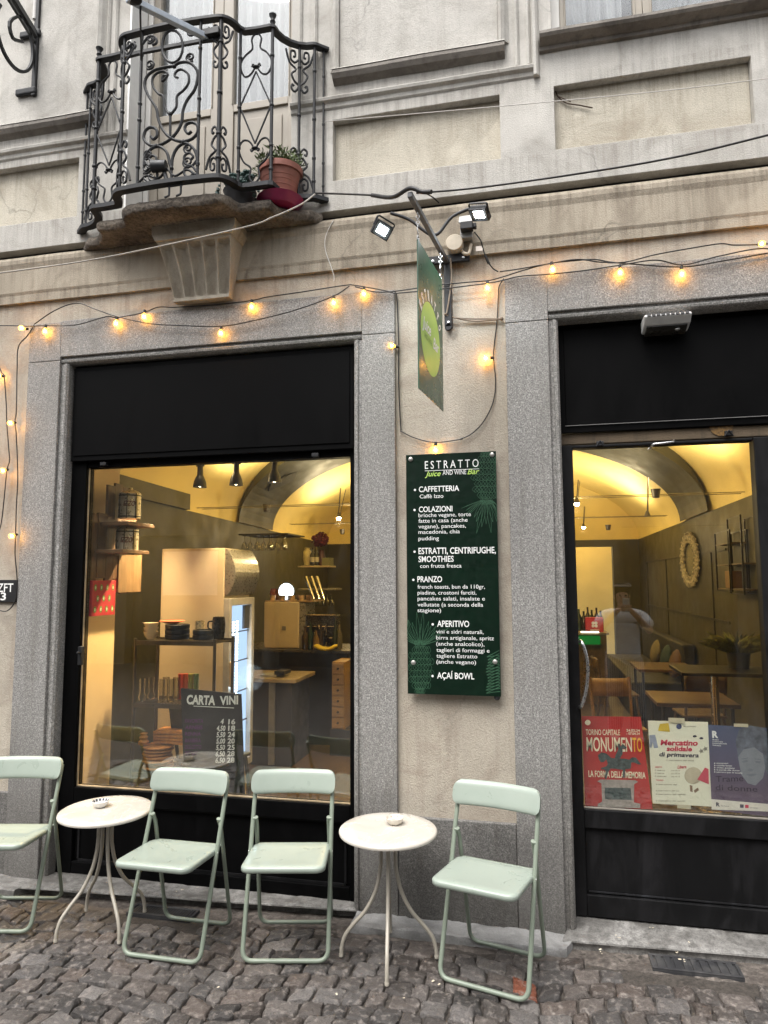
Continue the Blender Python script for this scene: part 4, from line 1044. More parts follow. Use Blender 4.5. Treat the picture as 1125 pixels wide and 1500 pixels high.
for px, py in ((634, 383), (679, 377), (657, 472)):
    p = at(px, py, -0.018); mb = MB(); mb.lathe([(0.008,0),(0.008,0.004),(0.0,0.006)], (p.x, -0.0175 if py < 450 else -0.0125, p.z), 10, 'Y'); mb.build('bolt_head', STEEL, HS)
sz0, sz1, s0_, s1_ = 2.603, 3.318, 0.135, 0.590
mb = MB(); mb.obox(sg((s0_+s1_)/2, (sz0+sz1)/2), SDIR, SN, Vector((0,0,1)), (s1_-s0_)/2, 0.003, (sz1-sz0)/2)
BRD = mb.build('board', simple('green_sign_panel', (0.030,0.085,0.050), 0.3, 0, 0.15, 4), HS)
for side in (1, -1):
    off = 0.0036*side
    def sgo(s, z, o=off): return sg(s, z, o)
    mb = MB(); dcs, dcz, rad = 0.378, 2.903, 0.180
    mb.add([sgo(dcs+rad*math.cos(a), dcz+rad*math.sin(a)) for a in [2*math.pi*k/64 for k in range(64)]], [tuple(range(64))])
    mb.build('lime_disc', simple('lime_disc', (0.40,0.60,0.13), 0.45, 0, 0.08, 4), BRD)
    mb = MB(); off2 = 0.0050*side; U = -SDIR*side
    word = 'ESTRATTO'
    for k, ch in enumerate(word):
        a = R(150-k*115/7); rr_ = 0.189
        ctr = sg(dcs, dcz, off2)+U*rr_*math.cos(a)+Vector((0,0,1))*rr_*math.sin(a)
        tdir = U*math.sin(a)-Vector((0,0,1))*math.cos(a); up = U*math.cos(a)+Vector((0,0,1))*math.sin(a)
        write(mb, ch, ctr-tdir*0.014, ctr+tdir*0.014, up*0.050, bold=0.05)
    base = sg(dcs, 2.905, off2)-U*0.155
    write(mb, 'Juice', base+Vector((0,0,0.012)), base+U*0.155+Vector((0,0,0.012)), Vector((0,0,0.062)), bold=0.02, shear=0.3)
    write(mb, 'Bar', base+U*0.195+Vector((0,0,-0.030)), base+U*0.305+Vector((0,0,-0.030)), Vector((0,0,0.062)), bold=0.02, shear=0.3)
    mb.build('white_lettering', WHITE_TXT, BRD)
    mb = MB(); write(mb, 'AND WINE', base+U*0.035+Vector((0,0,-0.030)), base+U*0.17+Vector((0,0,-0.030)), Vector((0,0,0.028)), bold=0.0); mb.build('green_lettering', simple('sign_green_print', (0.10,0.22,0.05), 0.5), BRD)
def chain(mb, a, b, n, r=0.0022):
    a, b = Vector(a), Vector(b); d = (b-a)/n
    for k in range(n):
        c = a+d*(k+0.5); w = Vector((0.008,0,0)) if k % 2 else Vector((0,0.008,0)); h = d*0.62
        mb.tube([c+h*math.sin(t*math.pi/5)+w*math.cos(t*math.pi/5) for t in range(10)], r, 6, closed=True)
mb = MB(); chain(mb, sg(0.578, 3.455), sg(0.578, 3.395), 4); chain(mb, sg(0.150, 3.455), sg(0.150, 3.40), 4)
for s in (0.578, 0.150):
    mb.tube(smooth_path([sg(s, 3.40), sg(s+0.006, 3.385), sg(s+0.010, 3.365), sg(s, 3.350), sg(s-0.008, 3.345), sg(s-0.010, 3.335)], 4), 0.0028, 6)
    mb.tube([sg(s+0.012*math.cos(k*math.pi/7), 3.325+0.016*math.sin(k*math.pi/7)) for k in range(14)], 0.0028, 6, closed=True)
mb.build('chain', STEEL, HS)

# ---------------- floodlights on the sign arm
FL_EM = emit('led_panel', (0.86, 0.95, 1.0), 14)
FL_BODY = simple('anthracite_casting', (0.018,0.019,0.022), 0.5, 0, 0.2)
jx = sg(0.275, 3.485)
ends = {'a': at(572, 312, -0.31), 'b': at(694, 303, -0.27)}
mb = MB(); mb.tube(smooth_path([ends['a'], at(600, 322, -0.29), jx+Vector((0,0,0.006)), at(662, 318, -0.27), ends['b']], 6), 0.0085, 8); mb.build('lamp_arm', FL_BODY, HS)
def flood(c, nrm, up, lab, loc_up):
    K = 0.78
    c, nrm, up = Vector(c), Vector(nrm).normalized(), Vector(up); up = (up-nrm*up.dot(nrm)).normalized(); rt = nrm.cross(up).normalized()
    t = thing('floodlight', lab, 'floodlight', c, 'small floodlights above the hanging sign')
    mb = MB(); mb.obox(c-nrm*0.012, rt, up, nrm, 0.062*K, 0.048*K, 0.012); mb.obox(c-nrm*0.031, rt, up, nrm, 0.045*K, 0.032*K, 0.007)
    for k in range(6): mb.obox(c-nrm*0.0425+rt*(-0.036+k*0.0144)*K, rt, up, nrm, 0.003*K, 0.03*K, 0.0045)
    for s1, s2, a_, b_ in ((1,0,0.004*K,0.048*K),(-1,0,0.004*K,0.048*K),(0,1,0.054*K,0.004*K),(0,-1,0.054*K,0.004*K)): mb.obox(c+nrm*0.004+rt*s1*0.058*K+up*s2*0.044*K, rt, up, nrm, a_, b_, 0.0038)
    mb.build('housing', FL_BODY, t, 0.002)
    mb = MB(); mb.obox(c+nrm*0.0022, rt, up, nrm, 0.034*K, 0.026*K, 0.0015); mb.build('led_panel', FL_EM, t)
    mb = MB(); mb.obox(c+nrm*0.0012, rt, up, nrm, 0.053*K, 0.040*K, 0.0008); mb.build('reflector', simple('lamp_reflector', (0.3,0.32,0.33), 0.3), t)
    mb = MB(); mb.tube(round_path([c-nrm*0.01+rt*0.064*K, c-nrm*0.02+rt*0.066*K+up*0.066*K, c-nrm*0.02-rt*0.066*K+up*0.066*K, c-nrm*0.01-rt*0.064*K], 0.012), 0.005, 4); mb.build('yoke', FL_BODY, t)
    return t
pa = at(560, 337, -0.33); flood(pa, Vector((0.30,-0.62,-0.60)), (0.35,0.05,1), 'lit floodlight on the street-side end of the sign arm, left of the sign', 0)
pb = at(702, 314, -0.27); flood(pb, Vector((-0.34,-0.30,-0.85)), (-0.3,-1.0,0.3), 'lit floodlight tilted down to the right of the hanging sign', 0)
for nm, p, a in (('floodlight_beam', pa+Vector((0.014,-0.03,-0.03)), (-0.48,-0.3,2.7)), ('floodlight_beam', pb+Vector((-0.01,-0.015,-0.03)), (-0.46,-0.25,2.8))):
    lamp(nm, p, 4.0, (0.86,0.94,1.0), 0.03, 'SPOT', a, R(125))

# ---------------- sockets and boxes
p = at(684, 342, 0.0)
PS = thing('outdoor_socket', 'grey outdoor wall socket with a black plug, right of the hanging sign', 'wall socket', (p.x, 0, p.z))
mb = MB(); mb.box(p.x-0.034, p.x+0.034, -0.048, -0.005, p.z-0.05, p.z+0.025); mb.build('box', simple('grey_plastic', (0.34,0.335,0.32), 0.4), PS, 0.006)
mb = MB(); mb.obox(Vector((p.x, -0.07, p.z+0.045)), Vector((1,0,0)), Vector((0,0.6,0.8)), Vector((0,-0.8,0.6)), 0.036, 0.036, 0.004); mb.build('lid', simple('clear_lid', (0.5,0.5,0.48), 0.2), PS, 0.002)
mb = MB(); mb.box(p.x-0.028, p.x+0.040, -0.095, -0.0485, p.z-0.022, p.z+0.022); mb.box(p.x+0.0405, p.x+0.058, -0.085, -0.055, p.z-0.014, p.z+0.014); mb.build('plug', BLACK_N, PS, 0.005)
mb = MB(); mb.tube(smooth_path([at(695,340,-0.07), at(704,352,-0.06), at(708,366,-0.04), at(713,380,-0.03), at(722,393,-0.02), at(730,398,-0.015)], 6), 0.0035, 6); mb.tube([at(711,375,-0.032), at(716,386,-0.026)], 0.008, 8); mb.build('flex', CABLE, PS)
mb = MB(); q = at(702, 364, -0.045); mb.box(q.x-0.018, q.x+0.018, q.y-0.001, q.y+0.0005, q.z-0.014, q.z+0.014); mb.build('paper_tag', simple('tag_paper', (0.7,0.62,0.55), 0.7), PS)
p = at(667, 362, 0.0); mb = MB(); mb.lathe([(0.047,0.0),(0.047,0.050),(0.043,0.055),(0,0.056)], (p.x, -0.004, p.z), 28, 'Y')
mb.tube(smooth_path([at(675,366,-0.01), at(680,371,-0.03), at(687,371,-0.03), at(690,358,-0.012)], 5), 0.009, 8)
o = mb.build('junction_box', simple('cream_plastic', (0.50,0.43,0.33), 0.5)); tag(o, 'round cream junction box behind the sign arm', 'junction box')

# emergency lamp over the door
p = at(970, 470, 0.06)
EL = thing('emergency_light', 'wedge shaped grey lamp with slotted top above the door', 'wall lamp', (p.x, 0.08, 3.03))
ex0, ex1 = 0.575, 0.800
prof = [(0.075,3.000),(0.075,3.066),(0.03,3.070),(-0.045,3.064),(-0.052,3.050),(-0.015,3.018),(0.035,3.004)]
mb = MB(); mb.prism([(ex0, y, z) for y, z in prof], (ex1-ex0,0,0)); mb.build('housing', simple('silver_plastic', (0.58,0.585,0.58), 0.35), EL, 0.008, 3)
mb = MB()
for k in range(9):
    x = ex0+0.022+(ex1-ex0-0.044)*k/8; mb.obox(Vector((x, -0.0505, 3.058)), Vector((1,0,0)), Vector((0,0.25,1)).normalized(), Vector((0,-1,0.25)).normalized(), 0.0085, 0.0075, 0.002)
mb.build('vent_slot', BLACK_N, EL)
mb = MB(); mb.prism([(ex0+0.015, y, z) for y, z in [(0.07,2.998),(0.035,3.0015),(-0.010,3.0145),(-0.010,3.010),(0.035,2.992),(0.07,2.988)]], (ex1-ex0-0.03,0,0)); mb.build('diffuser', simple('smoked_diffuser', (0.03,0.028,0.024), 0.3), EL)
mb = MB(); mb.lathe([(0.012,0),(0.012,0.004),(0.006,0.0045)], (ex1-0.06, 0.01, 2.993), 14, 'Z'); mb.build('knob', simple('silver_plastic', (0.4,0.4,0.4)), EL)

# number plaque at the left edge
NP = thing('street_number_plaque', 'small black street number plaque reading 3 on the left pier', 'number plaque', (-3.16, 0.02, 1.67))
mb = MB(); mb.box(-3.245, -3.096, 0.012, 0.027, 1.606, 1.742); mb.build('plate', BLACK_N, NP, 0.002)
mb = MB(); write_px(mb, 'ZFT', -4, 19, 867, 13, 0.0105, bold=0.01); write_px(mb, '3', 0.5, 8.5, 879, 11.5, 0.0105, bold=0.02); mb.build('lettering', WHITE_TXT, NP)

# ================================================================== STRING LIGHTS
BULB = emit('warm_filament', (1.0, 0.50, 0.07), 95)
BG = NT('bulb_glass'); tr = BG.n('BsdfTransparent'); tr.inputs[0].default_value = (1, 0.86, 0.62, 1); gl = BG.n('BsdfGlossy'); gl.inputs['Roughness'].default_value = 0.05
em = BG.n('Emission'); em.inputs['Color'].default_value = (1.0, 0.50, 0.10, 1); em.inputs['Strength'].default_value = 0.9
lw = BG.n('LayerWeight'); lw.inputs['Blend'].default_value = 0.35; mx = BG.n('MixShader'); BG.l(lw.outputs['Fresnel'], mx.inputs[0]); BG.l(tr.outputs[0], mx.inputs[1]); BG.l(gl.outputs[0], mx.inputs[2])
ad = BG.n('AddShader'); BG.l(mx.outputs[0], ad.inputs[0]); BG.l(em.outputs[0], ad.inputs[1]); BG.l(ad.outputs[0], BG.out.inputs['Surface']); BULB_G = BG.m
def make_bulb(parent, p, d):
    """socket, glass and glowing filament; d = direction the bulb points"""
    d = Vector(d).normalized(); p = Vector(p)
    mb = MB(); mb.tube([p-d*0.004, p+d*0.017], 0.008, 10); s = mb.build('bulb_socket', CABLE, parent)
    mb = MB(); n = 14; prof = [(0.006,0.016),(0.008,0.021),(0.013,0.030),(0.0158,0.038),(0.0158,0.045),(0.013,0.053),(0.007,0.058),(0.0,0.060)]
    a = d.orthogonal().normalized(); b = d.cross(a); vs = [p+d*h+(a*math.cos(2*math.pi*k/n)+b*math.sin(2*math.pi*k/n))*r for r, h in prof for k in range(n)]
    mb.add(vs, [(i*n+k, i*n+(k+1) % n, (i+1)*n+(k+1) % n, (i+1)*n+k) for i in range(len(prof)-1) for k in range(n)], True); mb.build('bulb', BULB_G, s)
    mb = MB(); mb.ball(p+d*0.039, 0.0075, 10); mb.build('filament', BULB, s)
def wire(mb, pts, Y, r=0.0034, sag=True, k=6): mb.tube(smooth_path([at(x, y, Y if not isinstance(Y, (list,tuple)) else Y[i]) for i, (x, y) in enumerate(pts)], k), r, 6)
DN = (0.0, -0.10, -1)
SL1 = thing('string_lights', 'string of warm bulbs draped above and down the left of the window', 'string lights', tuple(at(300, 470, -0.02)))
mb = MB()
wire(mb, [(-20,477),(20,477),(45,478),(64,477),(110,476),(155,464),(172,465),(210,458),(232,450),(260,450),(320,446),(369,440),(392,435),(440,428),(505,418),(520,418),(560,425),(576,429)], -0.022)
wire(mb, [(50,475),(80,455),(112,444),(140,453),(172,464),(220,474),(270,477),(324,478),(370,470),(430,455),(488,434),(512,419)], -0.028)
wire(mb, [(50,476),(40,492),(27,508),(25,540),(24,600),(22,618),(24,640),(26,700),(24,740),(23,780),(22,812),(25,850),(22,880),(10,895),(-5,893)], -0.006)
wire(mb, [(-8,520),(2,545),(6,552),(9,590),(10,620),(13,660),(14,675),(10,690),(6,730),(1,770),(-10,800)], -0.004)
wire(mb, [(576,429),(581,432),(583,470),(584,507),(584,560),(587,625),(590,633),(612,643),(638,648),(665,645),(678,643)], 0.016)
mb.build('flex', CABLE, SL1)
for (x, y, Y, d) in ((67,477,-0.024,DN),(172,465,-0.03,(-0.15,-0.1,-1)),(212,455,-0.024,DN),(324,479,-0.03,DN),(369,440,-0.024,DN),(489,434,-0.03,DN),(533,421,-0.024,DN),(584,508,0.010,(-1,-0.25,0.15)),(638,649,0.012,DN)):
    make_bulb(SL1, at(x, y, Y), d)
for (x, y, Y, d) in ((40,482,-0.024,(-0.25,-1,-0.2)),(22,619,-0.012,(0,-1,-0.3)),(11,688,-0.008,(0,-1,-0.3)),(24,783,-0.012,(0,-1,-0.3)),(6,551,-0.008,(-1,-0.4,0.1))): make_bulb(SL1, at(x, y, Y), d)
SL2 = thing('string_lights', 'string of warm bulbs looped over the door lintel and down beside the menu board', 'string lights', tuple(at(880, 400, -0.02)))
mb = MB()
wire(mb, [(520,420),(560,428),(640,418),(690,413),(715,411),(735,406),(770,395),(805,386),(840,382),(870,380),(895,384),(930,387),(1000,391),(1060,382),(1140,368)], -0.022)
wire(mb, [(576,430),(640,424),(720,414),(760,405),(800,402),(850,397),(905,389),(960,381),(1000,388),(1050,376),(1113,364),(1150,370)], -0.030)
wire(mb, [(732,398),(760,394),(800,387),(845,380),(880,384),(915,384),(960,373),(1010,364),(1055,357),(1075,359),(1113,358),(1150,355)], -0.026)
wire(mb, [(738,408),(731,420),(730,435),(728,470),(724,505),(723,525),(726,560),(722,590),(708,618),(690,636),(672,644)], 0.016)
mb.build('flex', CABLE, SL2)
for (x, y, Y, d) in ((714,412,-0.026,DN),(722,524,0.010,(-1,-0.3,-0.1)),(808,385,-0.03,(0.1,-0.1,-1)),(908,389,-0.03,DN),(998,391,-0.026,DN),(1112,358,-0.032,(0,-1,-0.4))): make_bulb(SL2, at(x, y, Y), d)
# wire stub to the wall eye beside the bracket
mb = MB(); wire(mb, [(660,378),(661,410),(655,455),(652,460),(662,465),(690,467),(715,467),(736,467)], [-0.02,-0.02,-0.02,-0.02,0.0,0.012,0.014,0.012], 0.0042); wire(mb, [(655,462),(690,470),(735,468)], [0.0,0.012,0.014], 0.0042)
mb.ball(at(735, 467, 0.012), 0.011, 8)
o = mb.build('sign_cable', simple('brown_flex', (0.17,0.13,0.09), 0.6)); tag(o, 'brown flex running down the sign bracket to a wall eye', 'cable')

# ================================================================== OVERHEAD WIRES, BRACKETS
mb = MB(); wire(mb, [(-60,408),(0,400),(150,378),(350,335),(400,318),(440,300),(462,284)], [-0.30,-0.30,-0.32,-0.36,-0.33,-0.22,-0.10], 0.0042)
o = mb.build('overhead_cable', simple('dull_cable', (0.33,0.305,0.27), 0.6, 0, 0.2)); tag(o, 'pale cable sagging from the balcony corner to the left, across the corbel', 'cable')
tip = sg(0.708, 3.50)
mb = MB(); wire(mb, [(462,283),(500,284),(545,286),(575,289)], [-0.10,-0.3,-0.5,-0.62], 0.005); mb.tube(smooth_path([at(545,286,-0.5), at(575,289,-0.62), tip, at(618,281,-0.72), at(632,281,-0.74)], 6), 0.010, 8)
mb.tube(smooth_path([at(620,281,-0.72), at(634,289,-0.70), at(643,297,-0.68)], 5), 0.003, 6)
wire(mb, [(610,283),(700,275),(850,254),(1000,228),(1180,184)], [-0.71,-0.74,-0.78,-0.82,-0.86], 0.0042)
o = mb.build('overhead_cable', CABLE); tag(o, 'dark cable strung over the tip of the sign arm to the right', 'cable')
mb = MB(); wire(mb, [(476,178),(650,163),(850,145),(1000,130),(1180,108)], [-0.05,-0.10,-0.14,-0.18,-0.2], 0.0022)
o = mb.build('overhead_cable', CABLE_W); tag(o, 'thin white wire running right from the balcony across the recessed panels', 'cable')
mb = MB(); wire(mb, [(489,322),(480,338),(476,352),(477,368),(484,388),(489,404),(489,412)], -0.012, 0.0022)
o = mb.build('loose_wire', CABLE_W); tag(o, 'thin loose pale wire curling down the ochre fascia right of the corbel', 'wire')
mb = MB(); wire(mb, [(814,134),(818,142),(830,151),(848,154),(868,158)], 0.035, 0.0035); wire(mb, [(816,140),(822,143),(836,149)], 0.03, 0.0025)
o = mb.build('dry_twig', simple('twig_brown', (0.06,0.035,0.022), 0.8, 0, 0.3)); tag(o, 'dry brown twig caught in the corner of the upper right recessed panel', 'twig')
# iron lantern bracket, upper left
XB = -3.115
def bx(px, py): return onx(px, py, XB)
IB = thing('iron_bracket', 'old wrought iron wall bracket with a scroll, upper left corner', 'wall bracket', tuple(at(48, 120, 0)))
mb = MB(); a, b = at(50, -60, -0.02), at(44, 142, -0.02); mb.box(-3.13, -3.10, -0.034, -0.0125, b.z, a.z); 
mb.build('wall_bar', IRON, IB, 0.003)
for px, py in ((52, 54), (46, 138)):
    p = at(px, py, 0); mb = MB(); mb.box(p.x-0.095, p.x+0.06, -0.040, -0.013, p.z-0.024, p.z+0.024); mb.build('fixing_plate', IRON, IB, 0.012, 3)
mb = MB(); p1 = at(52, 52, -0.03); p0 = p1+Vector((0.0,-0.75,0.30)); mb.tube([p1, p0], 0.026, 4); mb.tube([p1+Vector((0,0,-0.05)), p0+Vector((0,0,-0.05))], 0.012, 4)
mb.build('arm', mat_worn_black('greenish_iron', 0.03, (0.14,0.16,0.15), 0.8, 0.4), IB)
mb = MB(); cc = p1+Vector((0, -0.17, -0.155))
sp = [cc+Vector((0, 0.155*math.cos(a)*1.0, 0.20*math.sin(a))) for a in [R(60-i*13) for i in range(22)]]
mb.tube(smooth_path([cc+Vector((0, 0.06, 0.02)), cc+Vector((0,-0.02,-0.02)), cc+Vector((0,-0.05,0.06)), cc+Vector((0,0.02,0.16))]+sp, 3), 0.012, 4); mb.build('scroll', IRON, IB)
# pale service pipes
for px, lab in ((52, 'thin white pipe above the iron bracket'),):
    p = at(px, 30, -0.02); mb = MB(); mb.tube([(p.x, -0.028, p.z), (p.x, -0.028, 7.0)], 0.014, 10); o = mb.build('service_pipe', CABLE_W); tag(o, lab, 'pipe')
# grey steel stay clamped to the railing
p1 = at(303, 55, -0.36); p0 = at(186, -3, -0.80)
ST = thing('steel_stay', 'grey steel bar clamped to the balcony rail, rising out over the street', 'steel bar', tuple(p1))
d_ = (p0-p1); mb = MB(); n_ = d_.normalized(); sd_ = n_.cross(Vector((0,0,1))).normalized(); mb.obox((p0+p1)/2, n_, sd_, n_.cross(sd_), d_.length/2, 0.016, 0.016); mb.build('bar', simple('galvanised', (0.42,0.47,0.53), 0.45, 0.1, 0.12, 20), ST, 0.003)
mb = MB(); mb.obox(at(310, 48, -0.375), Vector((1,0,0)), Vector((0,1,0)), Vector((0,0,1)), 0.05, 0.018, 0.02); mb.build('clamp', IRON, ST, 0.004)
mb = MB(); mb.ball(at(197, 0, -0.78), 0.03, 10, 1.4, 1, 0.6); mb.build('end_fitting', IRON, ST)
mb = MB(); q = at(206, 6, -0.74); mb.tube([q, (q.x, q.y, q.z-0.05), at(207, 88, -0.385)], 0.0055, 6); mb.build('hanger', IRON, ST)
# small black spotlight and clamp on the foot of the railing
p = at(240, 250, -0.37); SPT = thing('rail_spotlight', 'small black spotlight clamped to the foot of the balcony railing', 'spotlight', tuple(p))
mb = MB(); mb.tube([p+Vector((-0.06,-0.02,0.02)), p+Vector((0.02,-0.01,0.02))], [0.034,0.03], 14); mb.tube([p+Vector((0,0,0.0)), p+Vector((0.02,0,-0.06))], 0.012, 8); mb.build('head', FL_BODY, SPT)
mb = MB(); q = at(255, 285, -0.37)
for s in (-0.03, 0.04): mb.tube(round_path([(q.x+s, -0.37, ZB-0.02), (q.x+s, -0.37, ZB-0.075), (q.x+s-0.025, -0.375, ZB-0.085)], 0.01), 0.006, 6)
mb.tube([(q.x-0.04,-0.37,ZB-0.02),(q.x+0.05,-0.37,ZB-0.02)], 0.006, 6); mb.build('clamp', FL_BODY, SPT)

# ================================================================== POT PLANTS ON THE BALCONY
TERRA = simple('terracotta', (0.27,0.10,0.07), 0.65, 0, 0.22, 9, 0.15)
def leaf_tuft(mb, c, n, L, w, spread, rnd, curl=0.3, up=1.0):
    for k in range(n):
        a = rnd.uniform(0, 6.283); e = rnd.uniform(0.15, 1.0)*spread; d = Vector((math.cos(a)*e, math.sin(a)*e, up)).normalized(); l = L*rnd.uniform(0.6, 1.15)
        sd2 = d.cross(Vector((rnd.uniform(-1,1), rnd.uniform(-1,1), rnd.uniform(-1,1)))).normalized()*w*rnd.uniform(.7,1.2); p = Vector(c)+Vector((math.cos(a), math.sin(a), 0))*rnd.uniform(0, 0.05)
        m1 = p+d*l*0.5; t_ = p+d*l+Vector((math.cos(a), math.sin(a), -0.6))*l*curl
        mb.add([p, m1+sd2, t_, m1-sd2], [(0,1,2),(0,2,3)], True)
pc = Vector((-1.372, -0.095, 3.85))
FP = thing('flower_pot', 'terracotta pot with a bushy green plant on the balcony', 'plant pot', tuple(pc), 'pot plants on the balcony')
mb = MB(); mb.lathe([(0.0,0.02),(0.078,0.02),(0.084,0.03),(0.112,0.17),(0.118,0.19),(0.128,0.192),(0.130,0.225),(0.122,0.23),(0.115,0.20),(0.0,0.19)], pc, 32)
for z in (0.07, 0.10, 0.13, 0.155): mb.lathe([(0.084+0.2*(z-0.03)-0.0005, z-0.004),(0.084+0.2*(z-0.03)+0.002, z),(0.084+0.2*(z-0.03)-0.0005, z+0.004)], pc, 32)
mb.build('pot', TERRA, FP)
mb = MB(); mb.lathe([(0.0,0.0),(0.095,0.0),(0.135,0.045),(0.128,0.045),(0.09,0.014),(0,0.014)], pc, 28); mb.build('saucer', simple('magenta_plastic', (0.22,0.015,0.07), 0.35), FP)
mb = MB(); rr = random.Random(4); leaf_tuft(mb, pc+Vector((0,0,0.19)), 240, 0.11, 0.006, 1.1, rr, 0.2)
for k in range(60):
    a = rr.uniform(0, 6.28); q_ = rr.random()**0.5*0.12; q = pc+Vector((q_*math.cos(a), q_*math.sin(a), 0.21+rr.uniform(0,.13)*(1.2-q_*6))); leaf_tuft(mb, q, 14, 0.034, 0.0065, 1.5, rr, 0.15, 0.8)
mb.build('foliage', simple('olive_leaf', (0.10,0.135,0.045), 0.5, 0, 0.5, 60), FP)
pc2 = Vector((-1.60, -0.14, 3.85))
FP2 = thing('flower_pot', 'blue-green succulent in a low dark pot beside the terracotta pot', 'plant pot', tuple(pc2), 'pot plants on the balcony')
mb = MB(); mb.lathe([(0,0),(0.07,0),(0.09,0.09),(0.096,0.10),(0.088,0.10),(0.08,0.08),(0,0.075)], pc2, 24); mb.build('pot', simple('dark_pot', (0.03,0.028,0.03), 0.5), FP2)
mb = MB(); rr = random.Random(8)
for k in range(34):
    a = rr.uniform(0, 6.28); q = pc2+Vector((0.09*math.cos(a)*rr.random(), 0.09*math.sin(a)*rr.random(), 0.10+rr.uniform(0,.11)))
    for j in range(9):
        b = j*2.4; d = Vector((math.cos(b), math.sin(b), 0.5+0.06*j)).normalized(); mb.ball(q+d*0.018, 0.013, 6, 1.0, 1.0, 0.55)
for k in range(60):
    a = rr.uniform(-0.5, 4.0); q = pc2+Vector((0.12*math.cos(a), 0.11*math.sin(a)-0.02, rr.uniform(0.0,0.10))); mb.ball(q, rr.uniform(.008,.016), 6, 1, 1, 0.7)
mb.build('foliage', simple('glaucous_leaf', (0.10,0.16,0.145), 0.5, 0, 0.4, 40), FP2)

# ================================================================== INTERIOR
OLIVE = simple('olive_paint', (0.052, 0.044, 0.013), 0.55, 0, 0.16, 1.5, 0.10, 60)
YEL = simple('yellow_paint', (0.84, 0.67, 0.26), 0.65, 0, 0.09, 1.3, 0.25, 14)
FLOOR = mat_wood('dark_floor_boards', (0.05,0.032,0.018), (0.10,0.062,0.034), (8,1,8), 0.45)
SPR = 2.45
def lwall(y): return -3.28-0.085*(y-0.62)
YB = 9.5; XR = 1.85
mb = MB(); mb.box(-4.6, 3.0, 0.62, YB+2.4, -0.2, 0.05); o = mb.build('cafe_floor', FLOOR); tag(o, kind='structure')
mb = MB()
mb.prism([(lwall(0.62),0.62,0.05),(lwall(YB),YB,0.05),(lwall(YB)-0.3,YB,0.05),(lwall(0.62)-0.3,0.62,0.05)], (0,0,SPR-0.05))
mb.prism([(lwall(0.62)+0.001,0.622,SPR),(lwall(2.72)+0.05,2.72,SPR),(lwall(2.72)-0.3,2.72,SPR),(lwall(0.62)-0.3,0.622,SPR)], (0,0,0.16))
mb.box(XR, XR+0.3, 0.62, YB, 0.05, SPR)
holed(mb, -4.6, XR+0.3, 0.05, SPR, YB, YB+0.25, [(0.62,1.40,0.0,2.33)])
o = mb.build('cafe_wall', OLIVE); tag(o, kind='structure')
mb = MB(); mb.box(lwall(9)-0.4, XR+0.3, YB+0.0, YB+0.24, SPR+0.001, 4.0); o = mb.build('back_lunette_wall', YEL); tag(o, kind='structure')
mb = MB(); mb.box(0.2, 2.4, YB+2.2, YB+2.4, 0.05, 3.2); mb.box(0.2, 2.4, YB+0.26, YB+2.4, 2.9, 3.0); o = mb.build('back_room_wall', YEL); tag(o, kind='structure')
mb = MB()
xc_, hw_ = (-3.5+XR)/2, (XR+3.5)/2
def vault(u, v, rise=1.36, y0=0.63, y1=YB, hw=None):
    y = y0+(y1-y0)*v; xl, xr = lwall(y)-0.02, XR+0.02; cx, h = (xl+xr)/2, (xr-xl)/2; a = math.pi*(1-u); return Vector((cx+h*math.cos(a), y, SPR-0.02+rise*math.sin(a)))
mb.grid(lambda u, v: vault(u, v, 1.36), 60, 24)
for i in (0,): pass
o = mb.build('vaulted_ceiling', YEL); tag(o, kind='structure')
mb = MB(); n = 48
def arch(u, y, rise): 
    xl, xr = lwall(y)+0.04, XR-0.04; cx, h = (xl+xr)/2, (xr-xl)/2; a = math.pi*(1-u); return Vector((cx+h*math.cos(a), y, SPR+rise*math.sin(a)))
vs = []
for i in range(n+1):
    u = i/n; vs += [arch(u, 4.2, 1.16), arch(u, 5.62, 1.16), arch(u, 5.62, 1.44), arch(u, 4.2, 1.44)]
mb.add(vs, [(i*4+k, i*4+(k+1) % 4, (i+1)*4+(k+1) % 4, (i+1)*4+k) for i in range(n) for k in range(4)], False)
o = mb.build('arch_band', OLIVE); tag(o, kind='structure')
for p_ in o.data.polygons: p_.use_smooth = False
# ceiling drop by the window (flat cream soffit) 
mb = MB(); mb.box(-3.4, -2.35, 0.622, 0.95, 2.63, 2.70); o = mb.build('window_soffit', INT_CREAM); tag(o, kind='structure')

# vent grille on the arch
p0 = arch(0.135, 4.55, 1.155); p1 = arch(0.205, 4.95, 1.155)
mb = MB(); dd = (p1-p0).normalized(); nn = Vector((0.75,0.0,-0.66)); ss = dd.cross(nn).normalized(); mb.obox((p0+p1)/2+nn*0.01, dd, ss, nn, 0.22, 0.09, 0.012)
o = mb.build('vent_grille', simple('vent_dark', (0.03,0.028,0.02), 0.6)); tag(o, 'dark oblong air vent set in the olive arch', 'vent')

